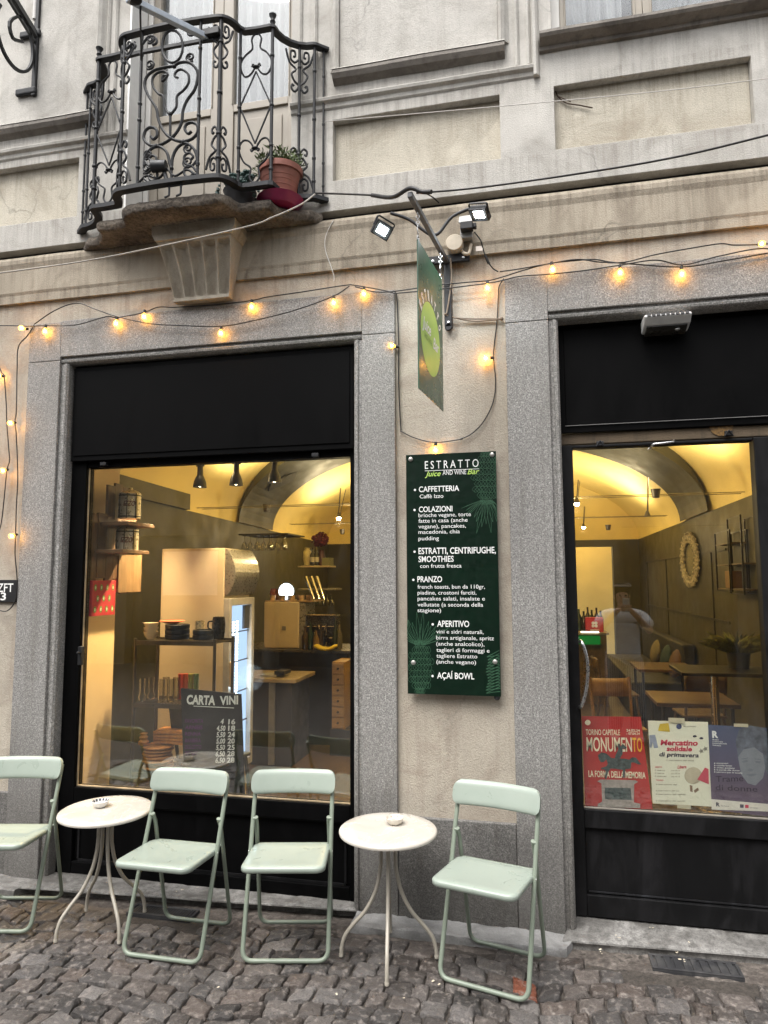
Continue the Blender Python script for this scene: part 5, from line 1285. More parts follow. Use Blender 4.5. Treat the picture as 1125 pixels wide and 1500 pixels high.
# warm lamps: cable lights with bulbs
HAL = emit('halogen', (1.0, 0.80, 0.48), 60)
def cable_light(y, z, x0, x1, bulbs, lab):
    t = thing('cable_light', lab, 'cable light', ((x0+x1)/2, y, z), 'low-voltage cable lights under the vault')
    mb = MB()
    for dy in (0, 0.12): mb.tube([(x0, y+dy, z), (x1, y+dy, z)], 0.004, 6)
    mb.build('cable', simple('cable_wire', (0.12,0.10,0.06), 0.4, 0.5), t)
    for bx_, dz, on in bulbs:
        mb = MB(); mb.tube([(bx_, y, z+0.16), (bx_-0.02, y, z+dz)], 0.006, 6); mb.tube([(bx_+0.02, y+0.12, z+0.16), (bx_-0.01, y+0.02, z+dz)], 0.004, 6)
        mb.lathe([(0.012,0.05),(0.03,0.0)], (bx_-0.02, y, z+dz-0.04), 12); s = mb.build('spot_head', simple('lamp_dark', (0.05,0.04,0.03), 0.4), t)
        if on:
            mb = MB(); mb.ball((bx_-0.02, y, z+dz-0.045), 0.024, 10); mb.build('bulb', HAL, s)
            lamp('cable_bulb', (bx_-0.02, y-0.02, z+dz-0.10), 14*on, (1.0, 0.76, 0.42), 0.04)
cable_light(3.0, 2.50, lwall(3.0), XR, [(-1.9,-0.10,0.8),(0.42,-0.02,1.0),(1.04,-0.16,0)], 'pair of taut cables with small spots crossing in front of the arch')
cable_light(6.6, 2.62, lwall(6.6), XR, [(-2.6,-0.12,1.3),(0.3,-0.18,0.5),(0.72,-0.10,0.4)], 'pair of taut cables with small spots beyond the arch')
for x, y, e in ((lwall(4.0)+0.75, 3.3, 38), (XR-0.75, 3.0, 42), (XR-0.75, 7.2, 36), (lwall(7)+0.8, 7.0, 36), (-0.9, 1.9, 38), (-0.9, 8.3, 40)):
    mb = MB(); mb.lathe([(0.03,-0.05),(0.045,0.03)], (x, y, 2.52), 12); o = mb.build('added_uplight', simple('lamp_dark', (0.05,0.04,0.03))); tag(o, 'small dark cup added for an upward lamp high inside the room', 'added_uplight', 'uplights added under the vault')  # cups and upward lamps added to brighten the vault
    lamp('added_uplight_lamp', (x, y, 2.60), e*1.75, (1.0, 0.82, 0.50), 0.12, 'SPOT', (x*0.75, y, 4.5), R(172))
lamp('back_room_bulb', (1.0, YB+1.2, 2.6), 18, (1.0, 0.74, 0.38), 0.08)
# spots over the window
SPOT = simple('black_lamp', (0.012,0.011,0.010), 0.4)
for px, py, lab in ((293, 702, 'black bell shaped spotlight at the window head, leftmost of three, lit'), (346, 699, 'black bell shaped spotlight at the window head, middle of three'), (402, 695, 'black bell shaped spotlight at the window head, nearest the arch')):
    p = at(px, py, 0.9); t = thing('ceiling_spot', lab, 'spotlight', tuple(p), 'black spotlights behind the window')
    mb = MB(); mb.lathe([(0.020,0.10),(0.022,0.03),(0.030,0.015),(0.044,-0.02),(0.050,-0.06),(0.047,-0.06),(0.03,-0.01),(0.0,0.0)], p, 20); mb.tube([p+Vector((0,0,0.10)), p+Vector((0,0.0,0.30))], 0.010, 8); mb.tube([p+Vector((-0.03,0,0.10)), p+Vector((0.03,0,0.10))], 0.008, 8); mb.build('shade', SPOT, t)
    mb = MB(); mb.ball(p+Vector((0,0,-0.035)), 0.022, 10); mb.build('bulb', emit('spot_bulb', (1.0,0.80,0.5), 14), t)
    lamp('spot_beam', p+Vector((0,0,-0.062)), (170 if px < 300 else 50), (1.0,0.70,0.36), 0.03, 'SPOT', p+Vector((-0.75 if px < 300 else 0.0,0.3 if px > 300 else -0.45,-1.3)), R(80))
p = at(293, 688, 0.85); lamp('spot_side_glow', p+Vector((-0.02,0.03,0.12)), 4, (1.0,0.78,0.45), 0.02)
mb = MB(); a, b = at(262, 685, 0.9), at(470, 672, 0.9); mb.tube([(a.x, 0.9, 2.78), (b.x+0.3, 0.9, 2.78)], 0.016, 8); 
o = mb.build('lamp_track', SPOT); tag(o, 'black lighting track above the window carrying three spotlights', 'lamp track')

# board wall with tins on the left reveal
BW = mat_wood('stained_planks', (0.045,0.019,0.008), (0.15,0.07,0.027), (14,14,1.2), 0.5)
RX = -2.70
T1 = thing('plank_shelf', 'dark stained plank panel with two small shelves on the left reveal', 'wall shelf', (RX, 0.4, 1.65))
mb = MB(); rr = random.Random(6)
ys = [0.148, 0.235, 0.325, 0.405, 0.495, 0.585, 0.660]
for k in range(6):
    mb.box(RX-0.02, RX-rr.uniform(0,0.006), ys[k], ys[k+1]-0.003, (1.75 if k < 4 else 1.655)-rr.uniform(0,.02), (2.16+rr.uniform(-.02,.02)) if k < 2 else 2.36+rr.uniform(-.02,.03))
mb.build('planks', BW, T1, 0.002)
LW = mat_wood('pale_plank', (0.14,0.085,0.04), (0.24,0.16,0.085), (14,14,1.2), 0.5)
mb = MB(); mb.box(RX-0.021, RX+0.004, 0.46, 0.73, 1.655, 1.93); mb.build('pale_board', LW, T1, 0.002)
for zz, y0, y1 in ((2.085, 0.25, 0.55), (1.905, 0.20, 0.50)):
    mb = MB(); mb.box(RX+0.0045, RX+0.20, y0, y1, zz, zz+0.024); mb.build('shelf_board', mat_wood('shelf_oak', (0.13,0.06,0.025), (0.22,0.115,0.05), (2,10,10)), T1, 0.003)
def tin(px, py, Y, lab):
    p = at(px, py, Y); t = thing('coffee_tin', lab, 'tin', tuple(p), 'coffee tins on the plank shelf')
    r, h = 0.073, 0.165
    mb = MB(); mb.lathe([(0,0),(r,0),(r,h),(r-0.006,h+0.004),(r-0.02,h+0.016),(0.022,h+0.028),(0.014,h+0.030),(0.014,h+0.042),(0,h+0.046)], p, 28); mb.build('can', simple('brushed_tin', (0.62,0.57,0.46), 0.30, 0.65, 0.15, 20), t)
    mb = MB()
    for z in (0.012, h-0.014): mb.lathe([(r+0.0008,z-0.004),(r+0.002,z),(r+0.0008,z+0.004)], p, 28)
    for k in range(8):
        a = 2*math.pi*k/8+0.3; mb.obox(Vector(p)+Vector(((r+0.001)*math.cos(a), (r+0.001)*math.sin(a), h/2)), Vector((-math.sin(a), math.cos(a), 0)), Vector((math.cos(a), math.sin(a), 0)), Vector((0,0,1)), 0.003, 0.0015, h/2)
    mb.build('hoops', simple('tin_black', (0.02,0.018,0.015), 0.4), t)
    mb = MB(); vs, fs, x0, x1 = glyphs('IZZO', 0.02, 0.3)
    def cyl(x, y): 
        a = R(-62)+(x-(x0+x1)/2)/(x1-x0)*1.05; rr_ = r+0.0022; return Vector(p)+Vector((rr_*math.cos(a), rr_*math.sin(a), 0.080+0.034*y/CAPH))
    mb.add([cyl(x, y) for x, y in vs], fs); mb.build('lettering', simple('tin_maroon', (0.14,0.015,0.02), 0.5), t)
tin(190, 760, 0.44, 'striped metal coffee tin on the upper plank shelf'); tin(186, 813, 0.40, 'striped metal coffee tin on the lower plank shelf')
CV = thing('fruit_print_canvas', 'small red canvas dotted with green and white fruit slices, under the planks', 'canvas', (RX, 0.28, 1.5))
mb = MB(); mb.box(RX-0.018, RX+0.022, 0.165, 0.405, 1.515, 1.735); mb.build('canvas', simple('canvas_red', (0.42,0.018,0.030), 0.6), CV, 0.002)
mb = MB(); mw = MB(); rr = random.Random(3)
for i in range(3):
    for j in range(4):
        y, z = 0.195+0.06*j+(0.025 if i % 2 else 0), 1.555+0.068*i
        if y > 0.39: continue
        for m_, k_, o_ in ((mb, 0.021, 0.0006), (mw, 0.011, 0.0012)): m_.add([Vector((RX+0.022+o_, y+k_*0.62*math.cos(a), z+k_*math.sin(a))) for a in [2*math.pi*q/14 for q in range(14)]], [tuple(range(14))])
mb.build('green_ring', simple('fruit_green', (0.10,0.26,0.04), 0.6), CV); mw.build('pale_core', simple('fruit_core', (0.62,0.66,0.45), 0.6), CV)

# drinks fridge
fz = 1.975
FG = thing('drinks_fridge', 'tall beige drinks fridge with rounded steel header and lit glass door', 'fridge', (-2.49, 1.35, 0.05))
fx0_, fx1_, fy0, fy1 = -2.76, -2.245, 1.10, 1.56
mb = MB(); mb.box(fx0_, fx1_, fy0, fy1, 0.06, fz-0.002); mb.build('cabinet', simple('fridge_beige', (0.50,0.42,0.30), 0.4, 0, 0.03, 3), FG, 0.006)
mb = MB(); pr = [(0.0005,1.62)]+[(0.002+0.085*math.sin(math.pi*(0.12+0.80*k/10)), 1.63+0.33*k/10) for k in range(11)]+[(0.0005,1.972)]
mb.prism([(fx1_+x, fy0+0.004, z) for x, z in pr], (0, fy1-fy0-0.008, 0)); mb.build('header', simple('header_steel', (0.30,0.29,0.26), 0.3, 0.7, 0.1, 30), FG, 0.002)
mb = MB(); x = fx1_+0.001
mb.box(x, x+0.045, fy0, fy0+0.045, 0.32, 1.60); mb.box(x, x+0.045, fy1-0.05, fy1, 0.32, 1.60); mb.box(x, x+0.045, fy0+0.046, fy1-0.051, 1.545, 1.60); mb.box(x, x+0.045, fy0+0.046, fy1-0.051, 0.32, 0.375); mb.build('door_frame', simple('door_grey', (0.33,0.32,0.30), 0.35), FG, 0.003)
mb = MB(); mb.box(x+0.002, x+0.006, fy0+0.046, fy1-0.051, 0.376, 1.544); mb.build('lit_interior', emit('fridge_glow', (0.30,0.42,0.62), 1.1), FG)
mb = MB()
for k in range(44):
    for j, sz in ((0, 0.005), (1, 0.006), (2, 0.010)):
        y = fy0+0.085+j*0.065; z = 0.45+k*0.0225; mb.box(x+0.0065, x+0.012, y-sz, y+sz, z-0.0062, z+0.0062)
mb.build('led_strip', emit('fridge_led', (0.72,0.88,1.0), 13), FG)
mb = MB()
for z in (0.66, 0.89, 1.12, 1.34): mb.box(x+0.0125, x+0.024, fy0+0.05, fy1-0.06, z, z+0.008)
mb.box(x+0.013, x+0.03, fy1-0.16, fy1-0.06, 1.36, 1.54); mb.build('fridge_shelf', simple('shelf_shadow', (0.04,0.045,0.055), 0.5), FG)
mb = MB(); mb.box(x+0.046, x+0.075, fy0+0.006, fy0+0.035, 0.96, 1.14); mb.build('handle', simple('fridge_handle', (0.50,0.40,0.28), 0.4), FG, 0.008)
lamp('fridge_light', (fx1_+0.12, 1.32, 1.0), 3.0, (0.7,0.86,1.0), 0.10)

# metal rack with crockery
RK = thing('wire_rack', 'dark metal rack with three shelves of crockery behind the window', 'rack', (-2.38, 0.78, 0.05))
rx0, rx1, ry0, ry1 = -2.655, -2.075, 0.62, 0.90
RM = simple('rack_bronze', (0.10,0.085,0.065), 0.35, 0.6, 0.15, 20)
for xx, yy in ((rx0, ry0), (rx1, ry0), (rx0, ry1), (rx1, ry1)):
    mb = MB(); mb.tube([(xx, yy, 0.05), (xx, yy, 1.345)], 0.011, 10); mb.build('post', RM, RK)
for z in (1.318, 0.905, 0.455):
    mb = MB(); mb.box(rx0-0.01, rx1+0.01, ry0-0.008, ry0+0.004, z-0.016, z+0.014); mb.box(rx0-0.01, rx1+0.01, ry1-0.004, ry1+0.008, z-0.016, z+0.014)
    for k in range(26): xx = rx0+(rx1-rx0)*k/25; mb.tube([(xx, ry0, z), (xx, ry1, z)], 0.0035, 4)
    mb.build('shelf', RM, RK)
def on_shelf(px, py, z, Y): p = at(px, py, Y); return Vector((p.x, Y, z))
CREAM = simple('cream_china', (0.62,0.53,0.38), 0.25, 0, 0.04); DKBOX = simple('slate_ceramic', (0.022,0.026,0.034), 0.35, 0, 0.15); ORN = simple('coral_plate', (0.50,0.10,0.05), 0.35)
for k in range(3):
    c = on_shelf(222, 900, 1.333+0.030*k, 0.70); mb = MB(); mb.lathe([(0,0.0),(0.026,0.0),(0.028,0.006),(0.040,0.022),(0.052,0.052),(0.049,0.052),(0.036,0.022),(0,0.010)], c, 28); o = mb.build('bowl', CREAM); tag(o, 'cream bowl, ' + ('bottom', 'middle', 'top')[k]+' of the stack on the rack', 'bowl', 'stack of cream bowls')
for k in range(3):
    c = on_shelf(260, 920, 1.333+0.034*k, 0.74); mb = MB(); mb.lathe([(0,0),(0.078,0),(0.082,0.004),(0.083,0.031),(0.079,0.033),(0.076,0.008),(0,0.006)], c, 36); mb.box(c.x-0.008, c.x+0.01, c.y-0.086, c.y-0.0825, c.z+0.013, c.z+0.021); o = mb.build('casserole_dish', DKBOX); tag(o, 'round slate baking dish, '+('lowest','middle','topmost')[k]+' in the taller pile', 'dish', 'slate baking dishes')
for k in range(2):
    c = on_shelf(298, 920, 1.333+0.034*k, 0.73); mb = MB(); mb.lathe([(0,0),(0.066,0),(0.070,0.004),(0.071,0.031),(0.067,0.033),(0.064,0.008),(0,0.006)], c, 36); o = mb.build('casserole_dish', DKBOX); tag(o, 'round slate baking dish, '+('lower','upper')[k]+' in the pile beside the jug', 'dish', 'slate baking dishes')
c = on_shelf(252, 905, 1.438, 0.76); mb = MB(); mb.lathe([(0,0.0),(0.04,0.0),(0.085,0.016),(0.083,0.019),(0.04,0.006),(0,0.006)], c, 32); o = mb.build('coral_plate', ORN); tag(o, 'coral red shallow plate on the tall pile of dishes', 'plate')
c = on_shelf(293, 905, 1.405, 0.75); mb = MB(); mb.lathe([(0,0),(0.031,0),(0.033,0.055),(0.030,0.055),(0.028,0.006),(0,0.006)], c, 24); o = mb.build('patterned_mug', simple('mug_mosaic', (0.45,0.36,0.20), 0.4, 0, 0.9, 70)); tag(o, 'small mustard patterned mug on the lower pile of dishes', 'mug')
c = on_shelf(320, 930, 1.333, 0.80); mb = MB(); mb.lathe([(0,0),(0.040,0),(0.046,0.10),(0.040,0.15),(0.037,0.15),(0.042,0.10),(0,0.01)], c, 24); mb.tube(smooth_path([c+Vector((-0.040,-0.005,0.12)), c+Vector((-0.070,-0.01,0.115)), c+Vector((-0.072,-0.01,0.075)), c+Vector((-0.044,-0.005,0.06))], 5), 0.006, 8); o = mb.build('black_jug', simple('black_glaze', (0.012,0.012,0.014), 0.25)); tag(o, 'black jug with handle at the right end of the top shelf', 'jug')
GLS = NT('drinking_glass'); tr = GLS.n('BsdfTransparent'); tr.inputs[0].default_value = (0.86,0.85,0.80,1); gl = GLS.n('BsdfGlossy'); gl.inputs['Roughness'].default_value = 0.08; lw = GLS.n('LayerWeight'); lw.inputs['Blend'].default_value = 0.55; mx = GLS.n('MixShader'); GLS.l(lw.outputs['Facing'], mx.inputs[0]); GLS.l(tr.outputs[0], mx.inputs[1]); GLS.l(gl.outputs[0], mx.inputs[2]); GLS.l(mx.outputs[0], GLS.out.inputs['Surface']); GLS = GLS.m
def tumbler(c, r, h, flute=False):
    mb = MB()
    if flute: mb.lathe([(0,0),(r*0.8,0),(r*1.15,h*0.12),(r*1.2,h*0.2),(r*0.75,h*0.36),(r*0.9,h),(r*0.84,h)], c, 18)
    else: mb.lathe([(0,0),(r,0),(r,0.012),(r,h),(r*0.93,h),(r*0.9,0.014),(0,0.012)], c, 18)
    return mb
for i, (px, pY, fl) in enumerate(((208,0.68,1),(221,0.74,1),(236,0.67,0),(243,0.76,0),(250,0.69,0),(258,0.77,0))):
    c = on_shelf(px, 1020, 0.921, pY); o = tumbler(c, 0.024, 0.15, fl).build('drinking_glass', GLS)
    tag(o, ('bulbous clear glass at the left end of the middle shelf', 'bulbous clear glass, second from the left on the middle shelf', 'straight clear tumbler beside the bulbous glasses', 'straight clear tumbler, second of the straight ones', 'straight clear tumbler, third of the straight ones', 'straight clear tumbler nearest the chalkboard')[i], 'glass', 'glasses on the rack')
for i, (px, pY, col) in enumerate(((264,0.80,(0.42,0.05,0.02)),(271,0.82,(0.44,0.08,0.02)),(279,0.81,(0.20,0.18,0.03)),(287,0.82,(0.09,0.13,0.03)))):
    c = on_shelf(px, 1020, 0.921, pY); mb = MB(); mb.lathe([(0,0),(0.017,0),(0.018,0.17),(0.0,0.17)], c, 14); o = mb.build('juice_carton', simple('carton_%d' % i, col, 0.5)); tag(o, ('red tube at the back of the middle shelf, left one', 'orange-red tube next to it on the middle shelf', 'olive tube at the back of the middle shelf', 'dark green tube at the back of the middle shelf')[i], 'carton', 'coloured tubes on the rack')
WB = mat_wood('turned_wood', (0.33,0.13,0.035), (0.55,0.27,0.08), (9,9,2), 0.5)
c = on_shelf(231, 1115, 0.471, 0.74)
for k in range(7):
    rr = random.Random(k); r = 0.098+rr.uniform(-.004,.006); cc = c+Vector((rr.uniform(-.008,.008), rr.uniform(-.008,.008), 0.022*k)); mb = MB(); mb.lathe([(0,0),(r-0.012,0),(r,0.008),(r,0.013),(r-0.004,0.017),(0,0.015)], cc, 36); o = mb.build('wooden_platter', WB); tag(o, ('round wooden platter, %s in the stack on the bottom shelf' % ('lowest','second from the bottom','third from the bottom','fourth from the bottom','fifth from the bottom','second from the top','topmost')[k]), 'platter', 'stack of wooden platters')
for k in range(4):
    cc = on_shelf(252, 1085, 0.632+0.022*k, 0.80); mb = MB(); mb.box(cc.x-0.10, cc.x+0.20, cc.y-0.08, cc.y+0.08, cc.z, cc.z+0.018); o = mb.build('cutting_board', WB, None, 0.003); tag(o, 'oblong serving board, %s of the pile above the platters' % ('lowest','second','third','topmost')[k], 'board', 'serving boards'); o.rotation_euler.z = R(-8+4*k)
c = on_shelf(211, 1062, 0.628, 0.70); mb = MB(); mb.lathe([(0,0),(0.03,0.0),(0.036,0.02),(0.022,0.034),(0.030,0.05),(0.016,0.062),(0.026,0.075),(0,0.082)], c, 20); o = mb.build('wooden_grinder', WB); tag(o, 'turned wooden knob-topped mill on the platters', 'mill')

# chalkboard
CBY = 0.33
q0, q1, q2 = at(264.5, 1008, CBY), at(353, 1017, CBY), at(266, 1166, CBY)
CB = thing('chalkboard', 'black chalkboard CARTA VINI with wine prices standing inside the window', 'chalkboard', (q0.x, CBY, 0.45))
ux = (q1-q0); ux.y = 0.0
mb = MB(); vz = Vector((0.01, 0.06, -0.66)); a0 = q0; mb.prism([a0, a0+ux, a0+ux+vz, a0+vz], (0, 0.012, 0)); mb.build('board', simple('slate_black', (0.010,0.010,0.011), 0.6, 0, 0.5, 6), CB, 0.002)
def cbp(px, py): 
    d = ray(px, py); n = ux.cross(vz).normalized(); t = ((a0-CAM).dot(n))/d.dot(n); return CAM+d*t+n*(0.0012 if n.y < 0 else -0.0012)
mb = MB()
def chalk(s, x0, x1, y, cap, m_, sh=0.0, slope=0.0, b=0.028):
    O, P1, V = cbp(180+x0/5.555, 880+y/5.555), cbp(180+x1/5.555, 880+(y+slope)/5.555), cbp(180+x0/5.555, 880+(y-cap)/5.555); write(m_, s, O, P1, V-O, b, sh)
chalk('CARTA', 520, 750, 838, 74, mb, 0.1, 8, 0.040); chalk('VINI', 790, 938, 845, 70, mb, 0.0, -6, 0.035)
a, b = cbp(180+575/5.555, 880+857/5.555), cbp(180+905/5.555, 880+872/5.555); ribbon(mb, [a, b], 0.004)
for k, (l, r) in enumerate((('4','16'),('4,50','18'),('5,50','24'),('5,00','20'),('5,50','25'),('6,50','28'),('6,50','28'))):
    y = 1002+k*52; chalk(l, 795 if k == 0 else 765-k*2, 822 if k == 0 else 836-k, y+(0 if k == 0 else 3), 42, mb, 0.2); chalk(r, 858-k*2, 915-k, y+2, 42, mb, 0.05)
mb.build('chalk_lettering', simple('chalk_white', (0.62,0.62,0.58), 0.9), CB)
mb = MB()
for k, s in enumerate(('FAVORITA','ARNEIS','RENNA','BARBERA','DOLCETTO','PET NAT')): chalk(s, 505, (655,650,635,635,640,610)[k], 992+k*53, 32, mb, 0.1)
mb.build('purple_chalk', simple('chalk_purple', (0.085,0.018,0.095), 0.9), CB)

# bar: counter, coffee machine, taps and shelves
CT = thing('bar_counter', 'dark bar counter with pale top running back along the left wall', 'counter', (-2.4, 3.2, 0.05))
DKC = simple('counter_dark', (0.018,0.017,0.020), 0.45, 0, 0.3, 5)
a = at(388, 1000, 2.45); b = at(445, 993, 2.9)
mb = MB(); mb.box(-3.0, -2.20, 2.45, 2.95, 0.05, 0.80); mb.build('front', DKC, CT, 0.003)
mb = MB(); mb.box(-3.0, -2.15, 2.40, 2.98, 0.8005, 0.835); mb.build('worktop', simple('pale_worktop', (0.28,0.22,0.13), 0.35), CT, 0.004)
mb = MB(); mb.box(-2.42, -2.36, 2.435, 2.4495, 0.06, 0.79); mb.build('steel_trim', simple('trim_grey', (0.30,0.31,0.33), 0.35, 0.6), CT)
mb = MB(); mb.box(-3.2, -1.90, 3.3, 4.0, 0.05, 0.98); mb.build('raised_bar', DKC, CT, 0.003)
mb = MB(); mb.box(-3.2, -1.86, 3.26, 4.04, 0.9805, 1.01); mb.build('bar_top', simple('bar_top_dark', (0.05,0.042,0.03), 0.3), CT, 0.004)
EM = thing('espresso_machine', 'beige backed espresso machine standing on the bar', 'coffee machine', (-2.7, 3.5, 1.01))
a, b = at(387, 884, 3.4), at(437, 960, 3.4)
mb = MB(); mb.box(a.x, b.x, 3.4, 3.75, 1.012, 1.50); mb.build('body', simple('machine_beige', (0.52,0.42,0.26), 0.4, 0, 0.03), EM, 0.01)
mb = MB(); mb.box(b.x+0.0005, b.x+0.07, 3.42, 3.75, 1.012, 1.49); mb.build('side_panel', simple('machine_steel', (0.25,0.24,0.22), 0.3, 0.7), EM, 0.006)
c = (a+b)/2; mb = MB(); mb.box(c.x+0.01, c.x+0.055, 3.392, 3.3995, 1.20, 1.245); mb.build('badge', simple('badge_grey', (0.20,0.18,0.14), 0.5), EM, 0.004)
mb = MB(); mb.box(a.x, b.x+0.15, 3.42, 3.8, 1.503, 1.515)
for k in range(9): mb.lathe([(0,0),(0.03,0),(0.034,0.055),(0.03,0.055),(0.028,0.008),(0,0.008)], (a.x+0.06+0.055*k, 3.5+0.09*(k % 2), 1.5155), 12)
mb.build('cup_tray', simple('cup_mix', (0.38,0.25,0.12), 0.35, 0, 0.8, 12), EM)
c = at(421, 870, 3.6)
NS = thing('illuminated_roundel', 'small glowing white round bar sign above the coffee machine', 'light sign', tuple(c))
mb = MB(); mb.lathe([(0.098,0.0),(0.098,0.03),(0.088,0.034),(0.0,0.034)], (c.x, 3.6, c.z+0.03), 32, 'Y'); mb.build('rim', BLACK_N, NS)
mb = MB(); mb.lathe([(0.088,0.0),(0.0,0.001)], (c.x, 3.564, c.z+0.03), 32, 'Y'); mb.build('face', emit('roundel_white', (0.85,0.92,1.0), 3.0), NS)
mb = MB(); cc = Vector((c.x, 3.561, c.z+0.03)); write(mb, 'IZZO', cc+Vector((-0.05,0,-0.015)), cc+Vector((0.05,0,-0.015)), Vector((0,0,0.04)), 0.02); mb.build('lettering', simple('roundel_print', (0.25,0.03,0.03), 0.5), NS)
# beer taps
TP = thing('beer_tap_tower', 'beer tap tower with three slanted steel handles', 'beer taps', tuple(at(470, 960, 3.5)))
mb = MB()
for px0, py0, px1, py1 in ((448,845,460,878),(456,845,468,878),(464,845,475,878)): mb.tube([at(px0, py0, 3.5), at(px1, py1, 3.4)], [0.018,0.011], 10)
mb.build('tap_handle', simple('chrome_warm', (0.65,0.6,0.5), 0.15, 1.0), TP)
mb = MB(); a, b = at(444, 897, 3.45), at(493, 960, 3.45); mb.box(a.x, b.x, 3.46, 3.60, 1.012, a.z-0.03); mb.build('tower', simple('tower_dark', (0.05,0.045,0.035), 0.25, 0.5, 0.8, 30), TP, 0.004)
mb = MB(); rr = random.Random(12)
for k in range(16): x = a.x+(b.x-a.x)*rr.random(); z = rr.uniform(1.06, a.z-0.03); mb.tube([(x, 3.45, z), (x+rr.uniform(-.02,.02), 3.44, z-rr.uniform(.03,.12))], 0.006, 6)
for z in (1.12, 1.24, 1.36): mb.box(a.x, b.x, 3.43, 3.4595, z, z+0.008)
mb.build('fittings', simple('chrome_warm', (0.65,0.6,0.5), 0.15, 1.0), TP)
# hanging glasses
a, b = at(357, 792, 3.0), at(416, 800, 3.0)
mb = MB(); mb.box(a.x-0.05, b.x+0.05, 2.98, 3.5, a.z+0.055, a.z+0.07); o = mb.build('glass_rail', simple('rail_dark', (0.03,0.027,0.018), 0.5)); tag(o, 'dark rail holding hanging wine glasses above the fridge', 'glass rail')
for k in range(10):
    c = Vector((a.x+(b.x-a.x)*k/9, 3.02+0.04*(k % 3), a.z+0.052)); mb = MB(); mb.lathe([(0.030,0),(0.028,-0.003),(0.004,-0.008),(0.004,-0.06),(0.022,-0.085),(0.031,-0.12),(0.027,-0.155),(0.025,-0.155)], c, 14)
    o = mb.build('wine_glass', GLS); tag(o, 'upturned wine glass hanging in the row above the fridge', 'wine glass', 'wine glasses hanging over the bar')
# small wall shelf with flowers
a, b = at(440, 829, 4.6), at(487, 832, 4.6)
WSF = thing('wall_shelf', 'pale wall shelf holding a vase, bottles and dried flowers', 'shelf', ((a.x+b.x)/2, 4.6, a.z))
mb = MB(); mb.box(a.x, b.x, 4.5, 4.75, a.z-0.02, a.z); mb.build('board', simple('shelf_pale', (0.40,0.33,0.19), 0.5), WSF, 0.003)
c = at(450, 828, 4.58); mb = MB(); mb.lathe([(0,0),(0.035,0),(0.055,0.09),(0.05,0.17),(0.03,0.20),(0.036,0.22),(0.03,0.22),(0,0.2)], c, 20); o = mb.build('ceramic_vase', simple('vase_ochre', (0.42,0.35,0.16), 0.4)); tag(o, 'pale ochre ceramic vase at the left of the small wall shelf', 'vase')
for i, (px, col, lab) in enumerate(((458, (0.03,0.025,0.015), 'dark bottle with a pale label beside the ochre vase'), (464, (0.02,0.018,0.012), 'dark bottle standing in front of the dried flowers'))):
    c = at(px, 828, 4.56); t = thing('bottle', lab, 'bottle', tuple(c)); mb = MB(); mb.lathe([(0,0),(0.033,0),(0.034,0.13),(0.014,0.17),(0.013,0.22),(0,0.22)], c, 16); mb.build('glass_body', simple('bottle_dark', col, 0.15), t); mb = MB(); mb.lathe([(0.0345,0.04),(0.0345,0.10)], c, 16); mb.build('paper_label', simple('label_paper', (0.5,0.45,0.33), 0.7), t)
c = at(471, 829, 4.6); DF = thing('dried_flowers', 'dark red dried flower bunch in a dark vase on the wall shelf', 'flowers', tuple(c))
mb = MB(); mb.lathe([(0,0),(0.04,0),(0.05,0.10),(0.03,0.19),(0.034,0.20),(0,0.19)], c, 16); mb.build('vase', simple('vase_brown', (0.06,0.02,0.015), 0.4), DF)
mb = MB(); rr = random.Random(5)
for k in range(90):
    d = Vector((rr.gauss(0,1), rr.gauss(0,1), rr.gauss(0,1))).normalized()*rr.uniform(0.4,1); mb.ball(c+Vector((-0.02,0,0.33))+Vector((d.x*0.11, d.y*0.10, d.z*0.10)), rr.uniform(.014,.026), 6)
mb.build('flower_heads', simple('dry_maroon', (0.10,0.012,0.022), 0.8, 0, 0.6, 40), DF)
c = at(480, 829, 4.6); mb = MB(); mb.box(c.x-0.05, c.x+0.06, 4.52, 4.66, c.z, c.z+0.10); o = mb.build('small_box', simple('box_green', (0.13,0.13,0.06), 0.6), None, 0.004); tag(o, 'small green-grey box at the right of the wall shelf', 'box')
# pine drawers, bananas
a, b = at(486, 960, 2.9), at(504, 1065, 2.9)
PD = thing('pine_drawers', 'tall narrow pine drawer unit at the right edge of the window', 'drawers', ((a.x+b.x)/2, 2.9, 0.05))
PINE = mat_wood('pine', (0.26,0.15,0.055), (0.38,0.24,0.10), (2,10,10), 0.5)
mb = MB(); mb.box(a.x, a.x+0.13, 2.905, 3.25, 0.30, 0.94); mb.build('carcass', PINE, PD, 0.003)
mb = MB(); mb.box(a.x-0.02, a.x+0.30, 2.91, 3.25, 0.05, 0.298); mb.build('base', DKC, PD, 0.003)
for k in range(6):
    z = 0.315+0.103*k; mb = MB(); mb.box(a.x+0.006, a.x+0.124, 2.89, 2.9045, z, z+0.092); dr = mb.build('drawer', PINE, PD, 0.003); mb = MB(); mb.lathe([(0.012,0),(0.010,0.012),(0,0.014)], (a.x+0.065, 2.89, z+0.046), 10, 'Y'); mb.build('handle', simple('knob_dark', (0.04,0.03,0.02), 0.4), dr)
c = at(476, 950, 3.2); mb = MB()
for k in range(5): mb.tube(smooth_path([c+Vector((-0.12,0.02*k,0.03)), c+Vector((-0.04,-0.02+0.02*k,0.0)), c+Vector((0.05,-0.02+0.02*k,0.0)), c+Vector((0.12,0.01*k,0.035))], 5), [0.006]+[0.017]*14+[0.007], 8)
o = mb.build('banana_bunch', simple('banana_yellow', (0.62,0.45,0.03), 0.5)); tag(o, 'yellow bunch of bananas on the bar in front of the taps', 'bananas')
c = at(410, 1003, 2.6)
